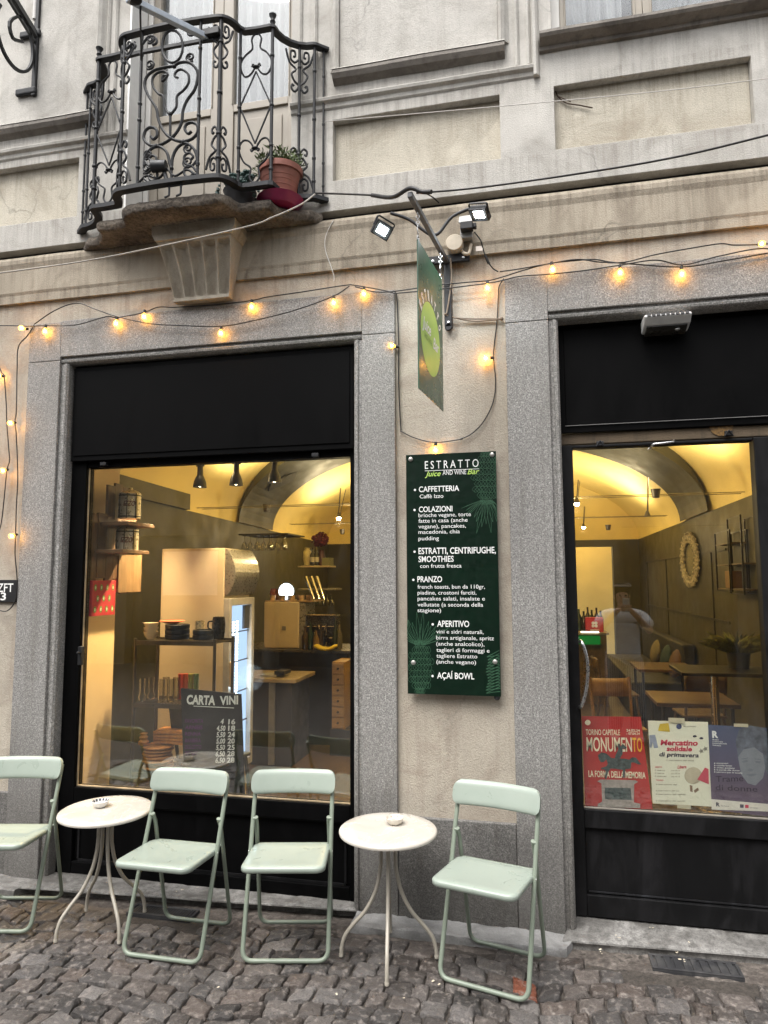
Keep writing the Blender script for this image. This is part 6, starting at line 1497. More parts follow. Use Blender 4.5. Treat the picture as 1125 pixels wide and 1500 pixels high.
for k, (dx, w, h, col, lab) in enumerate(((-0.08,0.16,0.02,(0.30,0.29,0.26),'grey tray lying on the pale worktop'),(0.03,0.10,0.035,(0.02,0.02,0.025),'black box lying on the pale worktop'))):
    mb = MB(); mb.box(c.x+dx-w/2, c.x+dx+w/2, 2.5, 2.68, 0.8355+(0.021 if k else 0), 0.8355+(0.021 if k else 0)+h); o = mb.build('worktop_tray', simple('tray%d' % k, col, 0.4), None, 0.004); tag(o, lab, 'tray')
rr = random.Random(21)
for k, (px, py, Y, h, r, col, lab) in enumerate(((447,938,3.30,0.24,0.032,(0.05,0.03,0.012),'brown bottle on the bar, left of the beer taps'),(455,940,3.32,0.27,0.030,(0.02,0.035,0.015),'dark green bottle on the bar under the beer taps'),(463,941,3.29,0.20,0.034,(0.12,0.07,0.02),'short amber bottle on the bar under the beer taps'),(470,942,3.33,0.26,0.029,(0.03,0.02,0.015),'slim dark bottle on the bar beside the amber one'),(491,936,3.40,0.30,0.030,(0.025,0.03,0.018),'tall dark bottle at the right end of the bar'),(497,936,3.42,0.26,0.032,(0.10,0.085,0.05),'pale bottle at the right end of the bar'))):
    p = at(px, py, Y); mb = MB(); mb.lathe([(0,0),(r,0),(r*1.03,h*0.58),(r*0.42,h*0.78),(r*0.38,h),(0,h)], (p.x, Y, 1.012), 14); o = mb.build('bottle', simple('bar_bottle_%d' % k, col, 0.12)); tag(o, lab, 'bottle', 'bottles on the bar')
for k, (px, py, lab) in enumerate(((392,872,'red-brown jar left of the glowing roundel'),(400,874,'amber jar left of the glowing roundel'),(408,875,'small jar right beside the glowing roundel'))):
    p = at(px, py, 3.48); mb = MB(); mb.lathe([(0,0),(0.042,0),(0.045,0.09),(0.036,0.11),(0.038,0.125),(0,0.127)], (p.x, 3.66, 1.516), 16); o = mb.build('jar', simple('jar_%d' % k, ((0.22,0.05,0.03),(0.26,0.10,0.03),(0.16,0.12,0.07))[k], 0.25)); tag(o, lab, 'jar', 'jars on the coffee machine')
for k in range(7):
    p = at(448+6.2*k, 872, 4.3); mb = MB(); mb.lathe([(0.028,0),(0.026,-0.003),(0.004,-0.008),(0.004,-0.06),(0.022,-0.085),(0.030,-0.12),(0.026,-0.15),(0.024,-0.15)], (p.x, 4.3, p.z+0.02), 12); o = mb.build('wine_glass', GLS); tag(o, 'upturned wine glass hanging behind the beer taps', 'wine glass', 'wine glasses hanging behind the taps')
a, b = at(440, 868, 4.3), at(494, 868, 4.3); mb = MB(); mb.box(a.x, b.x, 4.2, 4.5, a.z+0.03, a.z+0.05); o = mb.build('glass_rail', simple('rail_pale', (0.25,0.23,0.16), 0.35, 0.4)); tag(o, 'pale rail holding glasses behind the beer taps', 'glass rail')
# interior chair seen behind the chalkboard
def cafe_chair(x, y, rz, lab, mat):
    t = thing('cafe_chair', lab, 'chair', (0,0,0), 'wooden chairs inside the cafe')
    mb = MB(); mb.box(-0.19, 0.19, -0.19, 0.19, 0.43, 0.455); mb.build('seat', mat, t, 0.01)
    for sx in (-1, 1):
        for sy in (-1, 1):
            mb = MB(); mb.tube([(sx*0.20, sy*0.20, 0.0), (sx*0.16, sy*0.16, 0.43)], [0.012,0.015], 8); mb.build('leg', mat, t)
        mb = MB(); mb.tube([(sx*0.165, 0.17, 0.45), (sx*0.17, 0.235, 0.82)], 0.013, 8); mb.build('back_post', mat, t)
    mb = MB(); mb.grid(lambda u, v: Vector((-0.18+0.36*u, 0.225-0.03*math.sin(math.pi*u)+0.0+0.03*v, 0.66+0.15*v)), 12, 3); o = mb.build('backrest', mat, t); s = o.modifiers.new('thick', 'SOLIDIFY'); s.thickness = 0.014
    t.location = (x, y, 0.05); t.rotation_euler.z = R(rz); return t
p = at(366, 1100, 1.3); cafe_chair(p.x-0.15, 1.0, 165, 'dark chair with curved back half hidden behind the chalkboard', simple('dark_chair', (0.04,0.04,0.02), 0.4))

# ---------------- dining side, seen through the door
c = onx(1014, 820, XR)
MR = thing('round_mirror', 'round mirror in a pale woven frame on the right wall', 'mirror', (XR-0.02, c.y, c.z))
mb = MB(); ring = []
for k in range(44):
    a = 2*math.pi*k/44; ring.append(Vector((XR-0.03, c.y+0.40*math.cos(a), c.z+0.265*1.03*math.sin(a))))
mb.tube(ring, 0.020, 8, closed=True)
for k in range(44):
    a = 2*math.pi*k/44
    for rr_ in (0.80, 0.93, 1.06, 1.18): mb.ball(Vector((XR-0.03-0.008*(k % 2), c.y+0.40*rr_*math.cos(a+rr_*9), c.z+0.272*rr_*math.sin(a+rr_*9))), 0.019, 6)
mb.build('frame', simple('woven_pale', (0.52,0.46,0.32), 0.8, 0, 0.5, 40, 0.4), MR)
mb = MB(); mb.add([Vector((XR-0.022, c.y+0.30*math.cos(2*math.pi*k/40), c.z+0.21*math.sin(2*math.pi*k/40))) for k in range(40)], [tuple(range(40))]); mb.build('mirror_glass', simple('mirror_dim', (0.10,0.09,0.05), 0.25, 0.3, 0.02), MR)
# panelling lines on the right wall and a column between
mb = MB()
for z in (2.02, 1.30): mb.box(XR-0.012, XR-0.001, 3.7, 8.6, z-0.012, z+0.012)
for y in (8.6, 6.9, 4.3): mb.box(XR-0.012, XR-0.0005, y-0.012, y+0.012, 0.06, 2.03)
o = mb.build('wall_panelling', simple('olive_dark', (0.030,0.026,0.010), 0.5)); tag(o, 'dark panelling battens on the olive right wall', 'panelling')
# wall frame shelf
WF = thing('wall_frame_shelf', 'thin black metal frame shelves on the right wall', 'shelf', (XR-0.1, 3.1, 1.6))
mb = MB()
def rect(x, y0, y1, z0, z1): mb.tube([(x,y0,z0),(x,y1,z0),(x,y1,z1),(x,y0,z1)], 0.010, 4, closed=True)
rect(XR-0.16, 2.95, 3.45, 1.62, 2.16); rect(XR-0.02, 2.95, 3.45, 1.62, 2.16); rect(XR-0.16, 2.6, 3.0, 1.60, 2.26); rect(XR-0.02, 2.6, 3.0, 1.60, 2.26)
mb.build('frame', simple('frame_black', (0.012,0.011,0.008), 0.4), WF)
for z, y0, y1 in ((1.63, 2.62, 3.44), (1.85, 2.62, 3.44), (2.04, 2.95, 3.44)):
    mb = MB(); mb.box(XR-0.16, XR-0.015, y0, y1, z, z+0.012); mb.build('shelf_board', simple('frame_wood', (0.10,0.07,0.03), 0.5), WF)
mb = MB(); mb.box(XR-0.14, XR-0.05, 3.05, 3.25, 1.645, 1.80); o = mb.build('small_crate', simple('crate_brown', (0.20,0.11,0.04), 0.6), None, 0.004); tag(o, 'small brown box on the black wall frame shelf', 'box')
# bar table near the door and wooden tables
TW = mat_wood('brown_table', (0.075,0.04,0.018), (0.14,0.075,0.035), (1.5,10,10), 0.4)
HT = thing('high_table', 'high dark topped table on a chrome column inside the door', 'table', (1.32, 2.0, 0.05))
mb = MB(); mb.box(1.02, 1.72, 1.78, 2.28, 1.03, 1.055); mb.build('tabletop', simple('dark_top', (0.014,0.012,0.009), 0.35, 0, 0.02), HT, 0.004)
mb = MB(); mb.tube([(1.29, 2.03, 0.06), (1.29, 2.03, 1.03)], 0.030, 14); mb.lathe([(0.22,0.0),(0.21,0.02),(0.03,0.035)], (1.29, 2.03, 0.055), 28); mb.build('column', simple('chrome_gold', (0.60,0.50,0.32), 0.2, 1.0), HT)
def wood_table(x0, x1, y0, y1, lab):
    t = thing('dining_table', lab, 'table', ((x0+x1)/2, (y0+y1)/2, 0.05), 'wooden tables inside the cafe'); mb = MB(); mb.box(x0, x1, y0, y1, 0.745, 0.775); mb.build('tabletop', TW, t, 0.004)
    for xx in (x0+0.05, x1-0.05):
        for yy in (y0+0.05, y1-0.05): mb = MB(); mb.tube([(xx, yy, 0.05), (xx, yy, 0.745)], 0.014, 8); mb.build('leg', simple('frame_black', (0.012,0.011,0.008)), t)
wood_table(0.90, 1.50, 2.15, 2.75, 'brown wooden table behind the posters'); wood_table(1.05, 1.65, 4.2, 4.9, 'brown wooden table further back by the olive wall')
LC = mat_wood('light_chair_wood', (0.20,0.11,0.04), (0.32,0.185,0.075), (9,9,2), 0.45)
cafe_chair(0.66, 2.6, 10, 'light wooden chair left of the near table, seen through the door', LC); cafe_chair(1.45, 3.35, 185, 'wooden chair behind the near table by the right wall', simple('dark_chair_wood', (0.10,0.06,0.025), 0.45)); cafe_chair(0.85, 4.4, 95, 'wooden chair at the far table in the dining side', simple('dark_chair_wood', (0.10,0.06,0.025), 0.45))
mb = MB(); mb.box(1.1, XR-0.02, 5.2, 8.4, 0.05, 0.50); mb.box(XR-0.16, XR-0.02, 5.2, 8.4, 0.501, 0.95); o = mb.build('bench_seat', simple('bench_dark', (0.018,0.016,0.012), 0.6), None, 0.02); tag(o, 'dark upholstered bench along the right wall', 'bench')
for i, (x, y, col, lab) in enumerate(((1.62,5.5,(0.12,0.065,0.03),'tan cushion on the dark bench, nearest the door'),(1.62,6.1,(0.025,0.045,0.04),'teal cushion on the dark bench'),(1.62,6.9,(0.16,0.13,0.07),'pale cushion at the far end of the bench'))):
    mb = MB(); mb.ball((0,0,0), 0.2, 16, 0.38, 1.0, 0.9); o = mb.build('cushion', simple('cushion%d' % i, col, 0.9)); o.location = (x, y, 0.52); o.rotation_euler = (0, R(14), 0); tag(o, lab, 'cushion')
# items at the back bar by the opening
a, b = at(842, 925, 6.2), at(884, 965, 6.2)
BB = thing('back_counter', 'counter with drawers in front of the lit back room', 'counter', ((a.x+b.x)/2, 6.2, 0.05))
mb = MB(); mb.box(a.x-0.5, b.x+0.05, 6.2, 6.7, 0.05, 0.98); mb.build('front', simple('counter_brown', (0.12,0.075,0.03), 0.5, 0, 0.4, 6), BB, 0.004)
mb = MB(); mb.box(a.x-0.55, b.x+0.08, 6.16, 6.72, 0.981, 1.01); mb.build('worktop', simple('counter_edge', (0.2,0.15,0.08), 0.4), BB, 0.004)
c = at(871, 918, 6.3); mb = MB(); mb.box(c.x-0.115, c.x+0.115, 6.3, 6.42, c.z-0.10, c.z+0.125); RB = tag(mb.build('red_box', simple('red_card', (0.48,0.02,0.03), 0.5), None, 0.004), 'red box with a white four-petal mark on the back counter', 'box')
mb = MB(); q = c+Vector((0,-0.002,0.03)); 
for k in range(4):
    d = Vector((math.cos(R(90*k+45)), 0, math.sin(R(90*k+45))))*0.028; mb.ball((q.x+d.x, 6.2975, q.z+d.z), 0.021, 10, 1, 0.06, 1)
mb.box(q.x-0.06, q.x+0.06, 6.2965, 6.2985, q.z-0.085, q.z-0.07)
mb.build('white_mark', WHITE_TXT, RB)
for i, px in enumerate((849, 856, 862, 868, 875, 881)):
    p = at(px, 922, 6.45); mb = MB(); hh = (0.30,0.27,0.33,0.29,0.32,0.28)[i]; mb.lathe([(0,0),(0.036,0),(0.037,hh*0.6),(0.014,hh*0.78),(0.013,hh),(0,hh)], (p.x, 6.5, 1.012), 14); o = mb.build('bottle', simple('bottle_%d' % (i % 3), ((0.02,0.04,0.015),(0.03,0.02,0.012),(0.06,0.05,0.03))[i % 3], 0.15)); tag(o, 'dark bottle in the row behind the red box on the back counter', 'bottle', 'bottles on the back counter')
p = at(865, 936, 6.15); mb = MB(); mb.box(p.x-0.16, p.x+0.12, 6.05, 6.15, 0.86, 0.97); o = mb.build('display_light', emit('green_display', (0.02,0.6,0.08), 0.12), None, 0.01); tag(o, 'small glowing green display light on the back counter front', 'light')
p = at(863, 928, 6.15); mb = MB(); mb.box(p.x-0.11, p.x+0.12, 6.04, 6.14, 1.015, 1.028); o = mb.build('strip_lamp', emit('strip_white', (1,0.95,0.8), 2.2)); tag(o, 'thin white strip lamp above the green display', 'lamp')
# leafy plant near the right wall
p = at(1075, 950, 2.4); PT = thing('indoor_plant', 'leafy potted plant by the right wall inside the door', 'plant', (p.x-0.02, 2.5, 1.057))
mb = MB(); c0 = Vector((p.x-0.05, 2.1, 1.056)); mb.lathe([(0,0),(0.07,0),(0.085,0.12),(0.078,0.12),(0,0.10)], c0, 20); mb.build('pot', simple('pot_dark', (0.05,0.045,0.03), 0.5), PT)
mb = MB(); leaf_tuft(mb, c0+Vector((0,0,0.10)), 260, 0.21, 0.009, 1.5, random.Random(3), 0.35); mb.build('foliage', simple('indoor_leaf', (0.20,0.20,0.05), 0.5, 0, 0.4, 30), PT)

# ================================================================== POSTERS ON THE DOOR GLASS
PY = 0.168
def quad(c4): return [at(x, y, PY) for x, y in c4]
class Sheet:
    def __init__(s, name, lab, c4, mat, zoom):
        s.q = quad(c4); s.z = zoom
        n = 16; mb = MB()
        s.fn = lambda u, v: (s.q[0]*(1-u)+s.q[1]*u)*(1-v)+(s.q[3]*(1-u)+s.q[2]*u)*v+Vector((0, 0.0025*math.sin(u*9+v*4)*0.0, 0))
        mb.grid(s.fn, n, n); s.o = mb.build(name, mat); tag(s.o, lab, 'poster', 'posters taped to the door glass')
        s.parts = {}
    def p(s, x, y, k=1): ox, oy, z = s.z; r = at(ox+x/z, oy+y/z, PY-0.0007*k); return r
    def mb(s, nm, mat):
        if nm not in s.parts: s.parts[nm] = (MB(), mat)
        return s.parts[nm][0]
    def text(s, t, x0, y0, x1, y1, cap, nm, mat, bold=0.01, shear=0, k=2): 
        O, P1 = s.p(x0, y0, k), s.p(x1, y1, k); V = s.p(x0, y0-cap, k)-O; V = Vector((0, 0, V.length)); write(s.mb(nm, mat), t, O, P1, V, bold, shear)
    def shape(s, pts, nm, mat, k=1): s.mb(nm, mat).poly([s.p(x, y, k) for x, y in pts])
    def done(s):
        for nm, (mb, mat) in s.parts.items(): mb.build(nm, mat, s.o)
RED = simple('poster_red', (0.46,0.026,0.022), 0.5, 0, 0.08, 3); CRE = simple('poster_cream', (0.88,0.80,0.58), 0.6); OCH = simple('poster_ochre', (0.85,0.45,0.03), 0.6); BRZ = simple('poster_bronze', (0.06,0.088,0.088), 0.6, 0, 0.5, 60); STN = simple('poster_stone', (0.38,0.33,0.30), 0.6, 0, 0.25, 40)
P1_ = Sheet('exhibition_poster', 'red poster MONUMENTO with an equestrian statue on a pedestal', [(852,1049),(938.5,1050),(956,1185.5),(857,1183)], RED, (850, 1040, 9.68))
P1_.text('TORINO CAPITALE', 80, 352, 565, 358, 82, 'cream_lettering', CRE, 0.012); P1_.text('MONUMEN', 92, 582, 735, 590, 205, 'cream_lettering', CRE, 0.012); P1_.text('TO', 742, 588, 882, 592, 205, 'ochre_lettering', OCH, 0.012)
P1_.text('LA FORMA DELLA MEMORIA', 118, 946, 928, 972, 92, 'cream_lettering', CRE, 0.02)
P1_.text('24.02.24', 655, 305, 845, 308, 34, 'cream_lettering', CRE, 0.02); P1_.text('- 07.04.24', 655, 350, 845, 352, 34, 'cream_lettering', CRE, 0.02)
P1_.shape([(106+40*math.cos(a), 178+38*math.sin(a)) for a in [2*math.pi*k/24 for k in range(24)]], 'round_mark', CRE)
P1_.shape([(250,640),(300,600),(370,615),(440,680),(520,690),(640,690),(690,705),(740,670),(790,675),(865,770),(830,775),(760,745),(725,745),(715,830),(640,840),(628,960),(600,960),(605,850),(500,835),(430,830),(395,880),(370,980),(345,970),(365,870),(330,840),(290,840),(300,820),(370,800),(390,760),(370,700),(330,740),(290,740),(265,700)], 'bronze_statue', BRZ, 3)
P1_.shape([(485,700),(500,640),(540,560),(535,480),(560,480),(575,520),(600,480),(660,530),(640,555),(600,545),(600,620),(560,690)], 'bronze_statue', BRZ, 3.2)
P1_.shape([(240,1010),(290,985),(780,995),(820,1020),(765,1050),(760,1310),(850,1330),(850,1390),(245,1380),(250,1330),(310,1300),(300,1040)], 'stone_pedestal', STN, 3); P1_.shape([(345,1100),(715,1108),(730,1275),(350,1265)], 'bronze_relief', BRZ, 3.6)
P1_.done()
WHT = simple('poster_white', (0.74,0.72,0.58), 0.6, 0, 0.04, 3); CRM = simple('poster_crimson', (0.58,0.02,0.07), 0.6); NVY = simple('poster_navy', (0.04,0.035,0.07), 0.6); YLW = simple('poster_yellow', (0.60,0.42,0.02), 0.6); BGE = simple('poster_beige', (0.50,0.44,0.32), 0.6); GRY = simple('poster_grey', (0.22,0.20,0.17), 0.6); BLU = simple('poster_blue', (0.28,0.31,0.40), 0.6)
P2_ = Sheet('market_poster', 'cream poster Mercatino solidale di primavera with small clothes drawings', [(949,1055.5),(1037,1057.5),(1042.5,1181.5),(956,1177)], WHT, (945, 1045, 6.25))
P2_.text('Mercatino', 140, 290, 483, 294, 50, 'crimson_lettering', CRM, 0.035, 0.15); P2_.text('solidale', 196, 343, 430, 346, 44, 'crimson_lettering', CRM, 0.035, 0.15); P2_.text('di primavera', 130, 392, 492, 403, 40, 'navy_lettering', NVY, 0.025, 0.2)
for k, (y, w) in enumerate(((435,250),(525,90),(552,85),(580,105),(655,190),(712,210),(745,270),(805,265))): P2_.text('il mercatino del solidale'[:max(8, int(w/11))], (195 if k == 0 else 90 if k < 4 else 100), y, (195 if k == 0 else 90 if k < 4 else 100)+w, y+3, 13, 'small_print', GRY, 0.01)
for y in (528, 556, 584): P2_.text('ore 10-19', 240, y, 318, y+2, 13, 'small_print', GRY)
P2_.text('SABATO', 90, 498, 155, 499, 16, 'red_print', CRM, 0.01); P2_.text('TORINO', 96, 618, 168, 620, 16, 'red_print', CRM, 0.01); P2_.text('Libera', 296, 505, 378, 502, 30, 'red_print', CRM, 0.02, 0.3)
P2_.shape([(135,95),(215,88),(228,170),(118,160)], 'yellow_skirt', YLW); P2_.shape([(38,200),(92,195),(120,315),(80,318),(70,260),(58,318),(40,310)], 'blue_trousers', BLU); P2_.shape([(548,495),(580,510),(584,650),(478,605)], 'pink_dress', simple('poster_pink', (0.55,0.06,0.10), 0.6))
P2_.shape([(440+80*math.cos(a), 570+78*math.sin(a)) for a in [2*math.pi*k/28 for k in range(28)]], 'beige_disc', BGE, 0.8); P2_.shape([(310+25*math.cos(a), 120+25*math.sin(a)) for a in [2*math.pi*k/20 for k in range(20)]], 'navy_mark', simple('poster_mark', (0.03,0.05,0.15), 0.6)); P2_.text('ente promotore', 350, 122, 465, 126, 14, 'small_print', GRY)
P2_.shape([(408,655),(432,662),(436,720),(412,715)], 'brown_shoes', simple('poster_brown', (0.20,0.12,0.07), 0.6)); P2_.shape([(445,705),(485,678),(492,705),(455,730)], 'brown_shoes', simple('poster_brown', (0.2,0.12,0.07)))
for (x, y) in ((455,210),(515,228)): P2_.shape([(x+19*math.cos(a), y+11*math.sin(a)) for a in [2*math.pi*k/14 for k in range(14)]], 'dark_glasses', NVY)
for (x, y) in ((515,345),(552,325)):
    P2_.shape([(x+(26 if k % 2 else 12)*math.cos(math.pi*k/5), y+(26 if k % 2 else 12)*math.sin(math.pi*k/5)) for k in range(10)], 'grey_flower', GRY)
P2_.done()
SLT = NT('poster_slate'); v = SLT.geo(); sp = SLT.n('SeparateXYZ'); SLT.l(v, sp.inputs[0]); mr = SLT.n('MapRange'); mr.inputs['From Min'].default_value = 0.62; mr.inputs['From Max'].default_value = 1.1; SLT.l(sp.outputs['Z'], mr.inputs['Value'])
SLT = SLT.bsdf(SLT.ramp(mr.outputs[0], [(0.1, (0.105,0.072,0.12)), (0.9, (0.058,0.085,0.165))]), 0.5)
PAL = simple('poster_pale_face', (0.21,0.225,0.26), 0.6, 0, 0.08, 30); PAD = simple('poster_hair', (0.11,0.125,0.165), 0.6, 0, 0.4, 25); PAM = simple('poster_face_tone', (0.16,0.17,0.205), 0.6)
P3_ = Sheet('talk_poster', 'slate blue poster Trame di donne with a pale face', [(1037,1061.5),(1141,1067),(1147,1199),(1042.5,1186)], SLT, (945, 1045, 6.25))
P3_.shape([(830,250),(860,150),(960,110),(1080,130),(1160,230),(1180,420),(1150,600),(1100,520),(1080,360),(1000,310),(900,330),(850,400)], 'portrait_hair', PAD, 1); P3_.shape([(850,400),(900,330),(1000,310),(1080,370),(1100,500),(1080,590),(1010,660),(940,640),(880,560)], 'portrait_face', PAL, 1.6)
for pts in ([(885,440),(930,425),(945,440),(900,452)], [(1010,435),(1060,440),(1050,455),(1010,450)], [(950,500),(990,515),(975,532),(945,525)], [(920,560),(990,552),(1030,562),(970,578)], [(880,415),(940,405),(940,413),(885,424)], [(1000,412),(1060,418),(1060,427),(1005,421)]): P3_.shape(pts, 'portrait_features', PAM, 2.2)
P3_.text('Trame', 648, 628, 900, 620, 56, 'plum_lettering', simple('poster_plum', (0.030,0.016,0.045), 0.6), 0.006, 0, 3); P3_.text('di donne', 645, 700, 1030, 718, 52, 'plum_lettering', simple('poster_plum', (0.03,0.016,0.045)), 0.006, 0, 3)
P3_.text('R', 615, 220, 670, 222, 60, 'white_lettering', WHITE_TXT, 0.05)
for k, s in enumerate(('Rete', 'Culturale', 'Internazionale', 'Solidale')): P3_.text(s, 618, 245+k*17, (675,712,748,695)[k], 247+k*18, 12, 'white_lettering', WHITE_TXT, 0.01)
for k, (s, w) in enumerate((('incontri', 105), ('conferenze', 140), ('visite guidate', 165), ('la parola alle donne', 210), ('percorsi per le scuole', 235))): P3_.text(s, 655, 462+k*20, 655+w, 464+k*22, 14, 'white_lettering', WHITE_TXT, 0.01); P3_.shape([(632,452+k*20),(642,452+k*20),(642,461+k*20),(632,461+k*20)], 'white_lettering', WHITE_TXT)
P3_.shape([(605,785),(1155,832),(1165,900),(610,880)], 'white_band', simple('poster_band', (0.75,0.70,0.62), 0.6), 2); P3_.text('R', 650, 848, 686, 852, 34, 'navy_mark', NVY, 0.05, 0, 3); P3_.text('Rete Culturale', 697, 850, 770, 856, 12, 'navy_mark', NVY, 0, 0, 3)
P3_.shape([(868,832),(902,834),(902,866),(868,864)], 'navy_mark', GRY, 3); P3_.shape([(915,836),(948,838),(948,868),(915,866)], 'crimson_mark', CRM, 3); P3_.text('con il sostegno', 958, 868, 1035, 872, 14, 'navy_mark', NVY, 0, 0, 3)
P3_.done()
TAPE = simple('paper_tape', (0.55,0.50,0.36), 0.6)
for (x0, y0, x1, y1) in ((979,1053,1003,1058),(992,1180,1012,1184),(1075,1061.5,1096,1064)):
    a, b = at(x0, y0, PY-0.004), at(x1, y1, PY-0.004); mb = MB(); mb.box(a.x, b.x, PY-0.005, PY-0.0045, min(a.z,b.z)-0.004, max(a.z,b.z)+0.006); o = mb.build('tape_strip', TAPE); tag(o, 'strip of pale tape holding a poster to the door glass', 'tape', 'tape strips on the posters')

# ================================================================== ACROSS THE STREET
OB = thing('opposite_building', 'plain plastered building across the street, seen only as reflections', 'building', (-1, -9.6, 0))
OPW = mat_plaster('opposite_plaster', (0.13,0.115,0.085), (0.11,0.095,0.07), (0.06,0.05,0.04), 0.3, 0.4)
oh = [(x, x+1.1, z, z+1.9) for x in (-13.2,-10.4,-7.6,-4.8,-2.0,0.8,3.6,6.4) for z in (4.2,)]+[(x, x+1.9, -0.1, 2.7) for x in (-12,-8.6,-5.2,-1.8,1.6,5.0)]
mb = MB(); holed(mb, -16, 12, -0.1, 6.6, -9.9, -9.4, oh); mb.build('wall', OPW, OB, weld=True)
for a, b, c, d_ in oh:
    mb = MB(); mb.box(a+0.002, b-0.002, -9.75, -9.65, c, d_-0.002); mb.build('window' if c > 1 else 'shutter', simple('opp_dark', (0.03,0.03,0.028), 0.4), OB)
a, b = at(240, 808, 9.62), at(317, 872, 9.62)
mb = MB(); mb.box(a.x, b.x, -9.399, -9.37, b.z, a.z)
NB = mb.build('notice_board', simple('notice_white', (0.55,0.55,0.52), 0.6)); tag(NB, 'white notice board on the wall across the street, seen reflected in the window', 'notice board')

# the photographer, standing right of the camera and mirrored in the door glass
def skin_body(name, nodes, edges, mat, parent=None, sub=2, root=0):
    me = bpy.data.meshes.new(name); me.from_pydata([n[0] for n in nodes], edges, []); o = bpy.data.objects.new(name, me); C.objects.link(o)
    if parent is not None: o.parent = parent
    sk = o.modifiers.new('skin', 'SKIN'); sk.use_smooth_shade = True
    for i, n in enumerate(nodes):
        sv = me.skin_vertices[0].data[i]; r = n[1]; sv.radius = r if hasattr(r, '__len__') else (r, r); sv.use_root = (i == root)
    s = o.modifiers.new('sub', 'SUBSURF'); s.levels = sub; s.render_levels = sub
    me.materials.append(mat); return o
PX, PYY = 0.93, -4.10
PER = thing('person', 'person in a grey t-shirt and striped trousers holding up a phone, mirrored in the door', 'person', (PX, PYY, 0))
SKINM = simple('skin_tone', (0.46,0.27,0.18), 0.5, 0, 0.08, 12)
nodes = [((0,0,0.93),(0.15,0.10)),((0,0,1.08),(0.13,0.09)),((0,0.0,1.25),(0.16,0.10)),((0,0.0,1.33),(0.13,0.08)),((0,0.01,1.40),0.055),((0,0.03,1.46),0.055),((0,0.04,1.53),(0.075,0.095)),((0,0.03,1.60),(0.07,0.085)),
 ((0.10,0,0.86),0.085),((0.11,0.01,0.48),0.058),((0.12,0,0.09),0.040),((0.13,0.14,0.04),0.035),
 ((-0.10,0,0.86),0.085),((-0.11,0.01,0.48),0.058),((-0.12,0,0.09),0.040),((-0.13,0.14,0.04),0.035),
 ((0.19,0.0,1.31),0.055),((0.27,0.14,1.16),0.042),((0.09,0.30,1.36),0.030),((0.03,0.34,1.42),0.026),
 ((-0.19,0.0,1.31),0.055),((-0.27,0.14,1.16),0.042),((-0.12,0.30,1.36),0.030),((-0.06,0.34,1.42),0.026)]
edges = [(0,1),(1,2),(2,3),(3,4),(4,5),(5,6),(6,7),(0,8),(8,9),(9,10),(10,11),(0,12),(12,13),(13,14),(14,15),(3,16),(16,17),(17,18),(18,19),(3,20),(20,21),(21,22),(22,23)]
skin_body('body', nodes, edges, SKINM, PER)
skin_body('shirt', [((0,0,0.82),(0.20,0.14)),((0,0,0.95),(0.195,0.135)),((0,0,1.10),(0.185,0.125)),((0,0.0,1.26),(0.20,0.125)),((0,0.0,1.35),(0.13,0.085)),((0.20,0.0,1.315),0.085),((0.262,0.11,1.20),0.078),((-0.20,0.0,1.315),0.085),((-0.262,0.11,1.20),0.078)], [(0,1),(1,2),(2,3),(3,4),(4,5),(5,6),(4,7),(7,8)], simple('grey_jersey', (0.62,0.63,0.65), 0.9, 0, 0.1, 8), PER)
STR = NT('striped_cotton'); v = STR.coord(); w = STR.n('TexWave', wave_type='BANDS', bands_direction='X'); w.inputs['Scale'].default_value = 14; STR.l(v, w.inputs['Vector']); STR = STR.bsdf(STR.ramp(w.outputs['Fac'], [(0.35,(0.10,0.105,0.125)),(0.65,(0.36,0.365,0.38))]), 0.9)
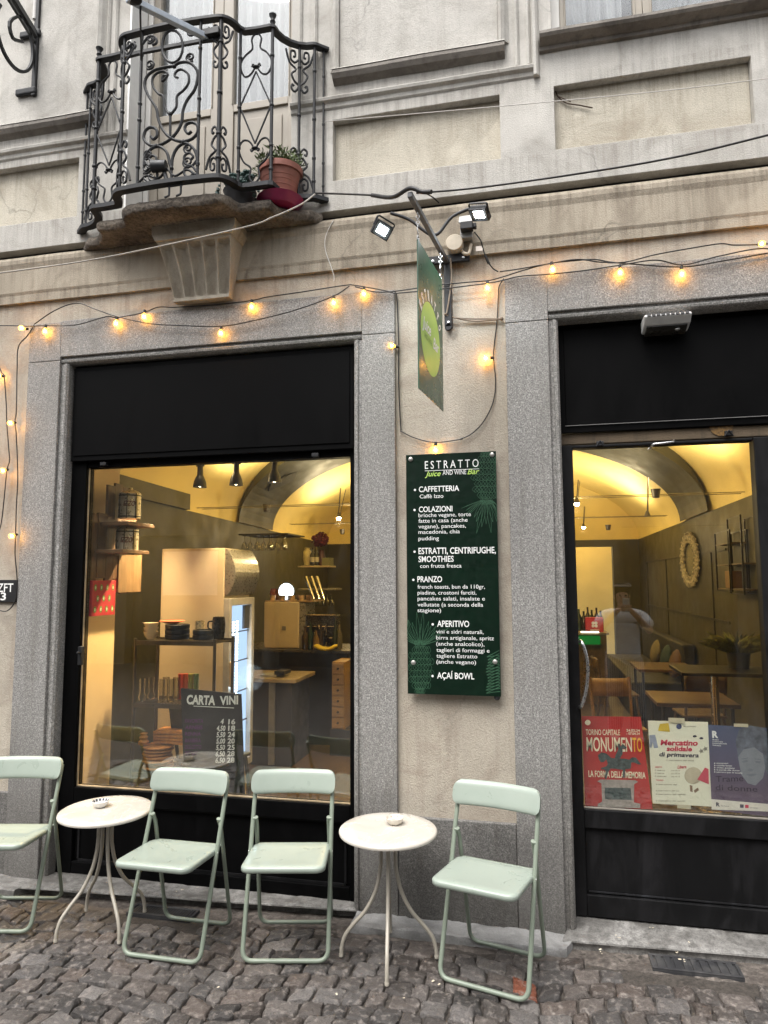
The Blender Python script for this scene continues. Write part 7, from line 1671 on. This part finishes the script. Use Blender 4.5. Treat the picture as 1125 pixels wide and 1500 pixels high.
skin_body('trousers', [((0,0,1.0),(0.185,0.125)),((0.10,0,0.82),0.122),((0.115,0.01,0.48),0.098),((0.125,0,0.05),0.085),((-0.10,0,0.82),0.122),((-0.115,0.01,0.48),0.098),((-0.125,0,0.05),0.085)], [(0,1),(1,2),(2,3),(0,4),(4,5),(5,6)], STR, PER)
skin_body('hair', [((0,-0.012,1.57),(0.098,0.108)),((0,0.005,1.655),(0.088,0.105)),((0,-0.05,1.50),0.082)], [(0,1),(0,2)], simple('dark_hair', (0.02,0.014,0.010), 0.7, 0, 0.4, 40), PER)
mb = MB()
for sx in (-1, 1):
    base = Vector((PX+sx*0.042, PYY+0.345, 1.43))
    for k in range(4):
        l = (0.050,0.056,0.053,0.042)[k]; st = base+Vector((sx*0.010, 0.004, 0.020-0.018*k)); mb.tube([st, st+Vector((-sx*l*0.55, 0.022, 0.006)), st+Vector((-sx*l*1.0, 0.018, 0.004))], [0.009,0.008,0.0065], 8)
    mb.tube([base+Vector((0,-0.01,-0.02)), base+Vector((-sx*0.02,-0.018,0.0)), base+Vector((-sx*0.035,-0.02,0.012))], [0.010,0.009,0.007], 8)
mb.build('finger', SKINM, PER)
for sx in (-1, 1): skin_body('shoe', [((sx*0.122,-0.05,0.035),(0.045,0.035)),((sx*0.126,0.06,0.035),(0.047,0.035)),((sx*0.130,0.17,0.03),(0.045,0.026))], [(0,1),(1,2)], simple('shoe_white', (0.5,0.5,0.48), 0.6), PER)
mb = MB(); mb.ball((PX, PYY+0.135, 1.530), 0.017, 10, 0.8, 1.2, 1.3)
for sx in (-1, 1): mb.ball((PX+sx*0.080, PYY+0.02, 1.535), 0.02, 10, 0.5, 0.8, 1.4)
mb.build('facial_feature', SKINM, PER)
mb = MB()
for sx in (-1, 1): mb.ball((PX+sx*0.030, PYY+0.122, 1.552), 0.011, 10)
mb.box(PX-0.022, PX+0.022, PYY+0.118, PYY+0.131, 1.483, 1.489)
mb.build('eye', simple('eye_dark', (0.02,0.015,0.012), 0.3), PER)
mb = MB(); mb.box(PX-0.036, PX+0.036, PYY+0.358, PYY+0.366, 1.385, 1.530); o = mb.build('mobile_phone', simple('phone_pale', (0.5,0.48,0.45), 0.25), None, 0.004); tag(o, 'phone held upright in both hands by the person in grey', 'phone')
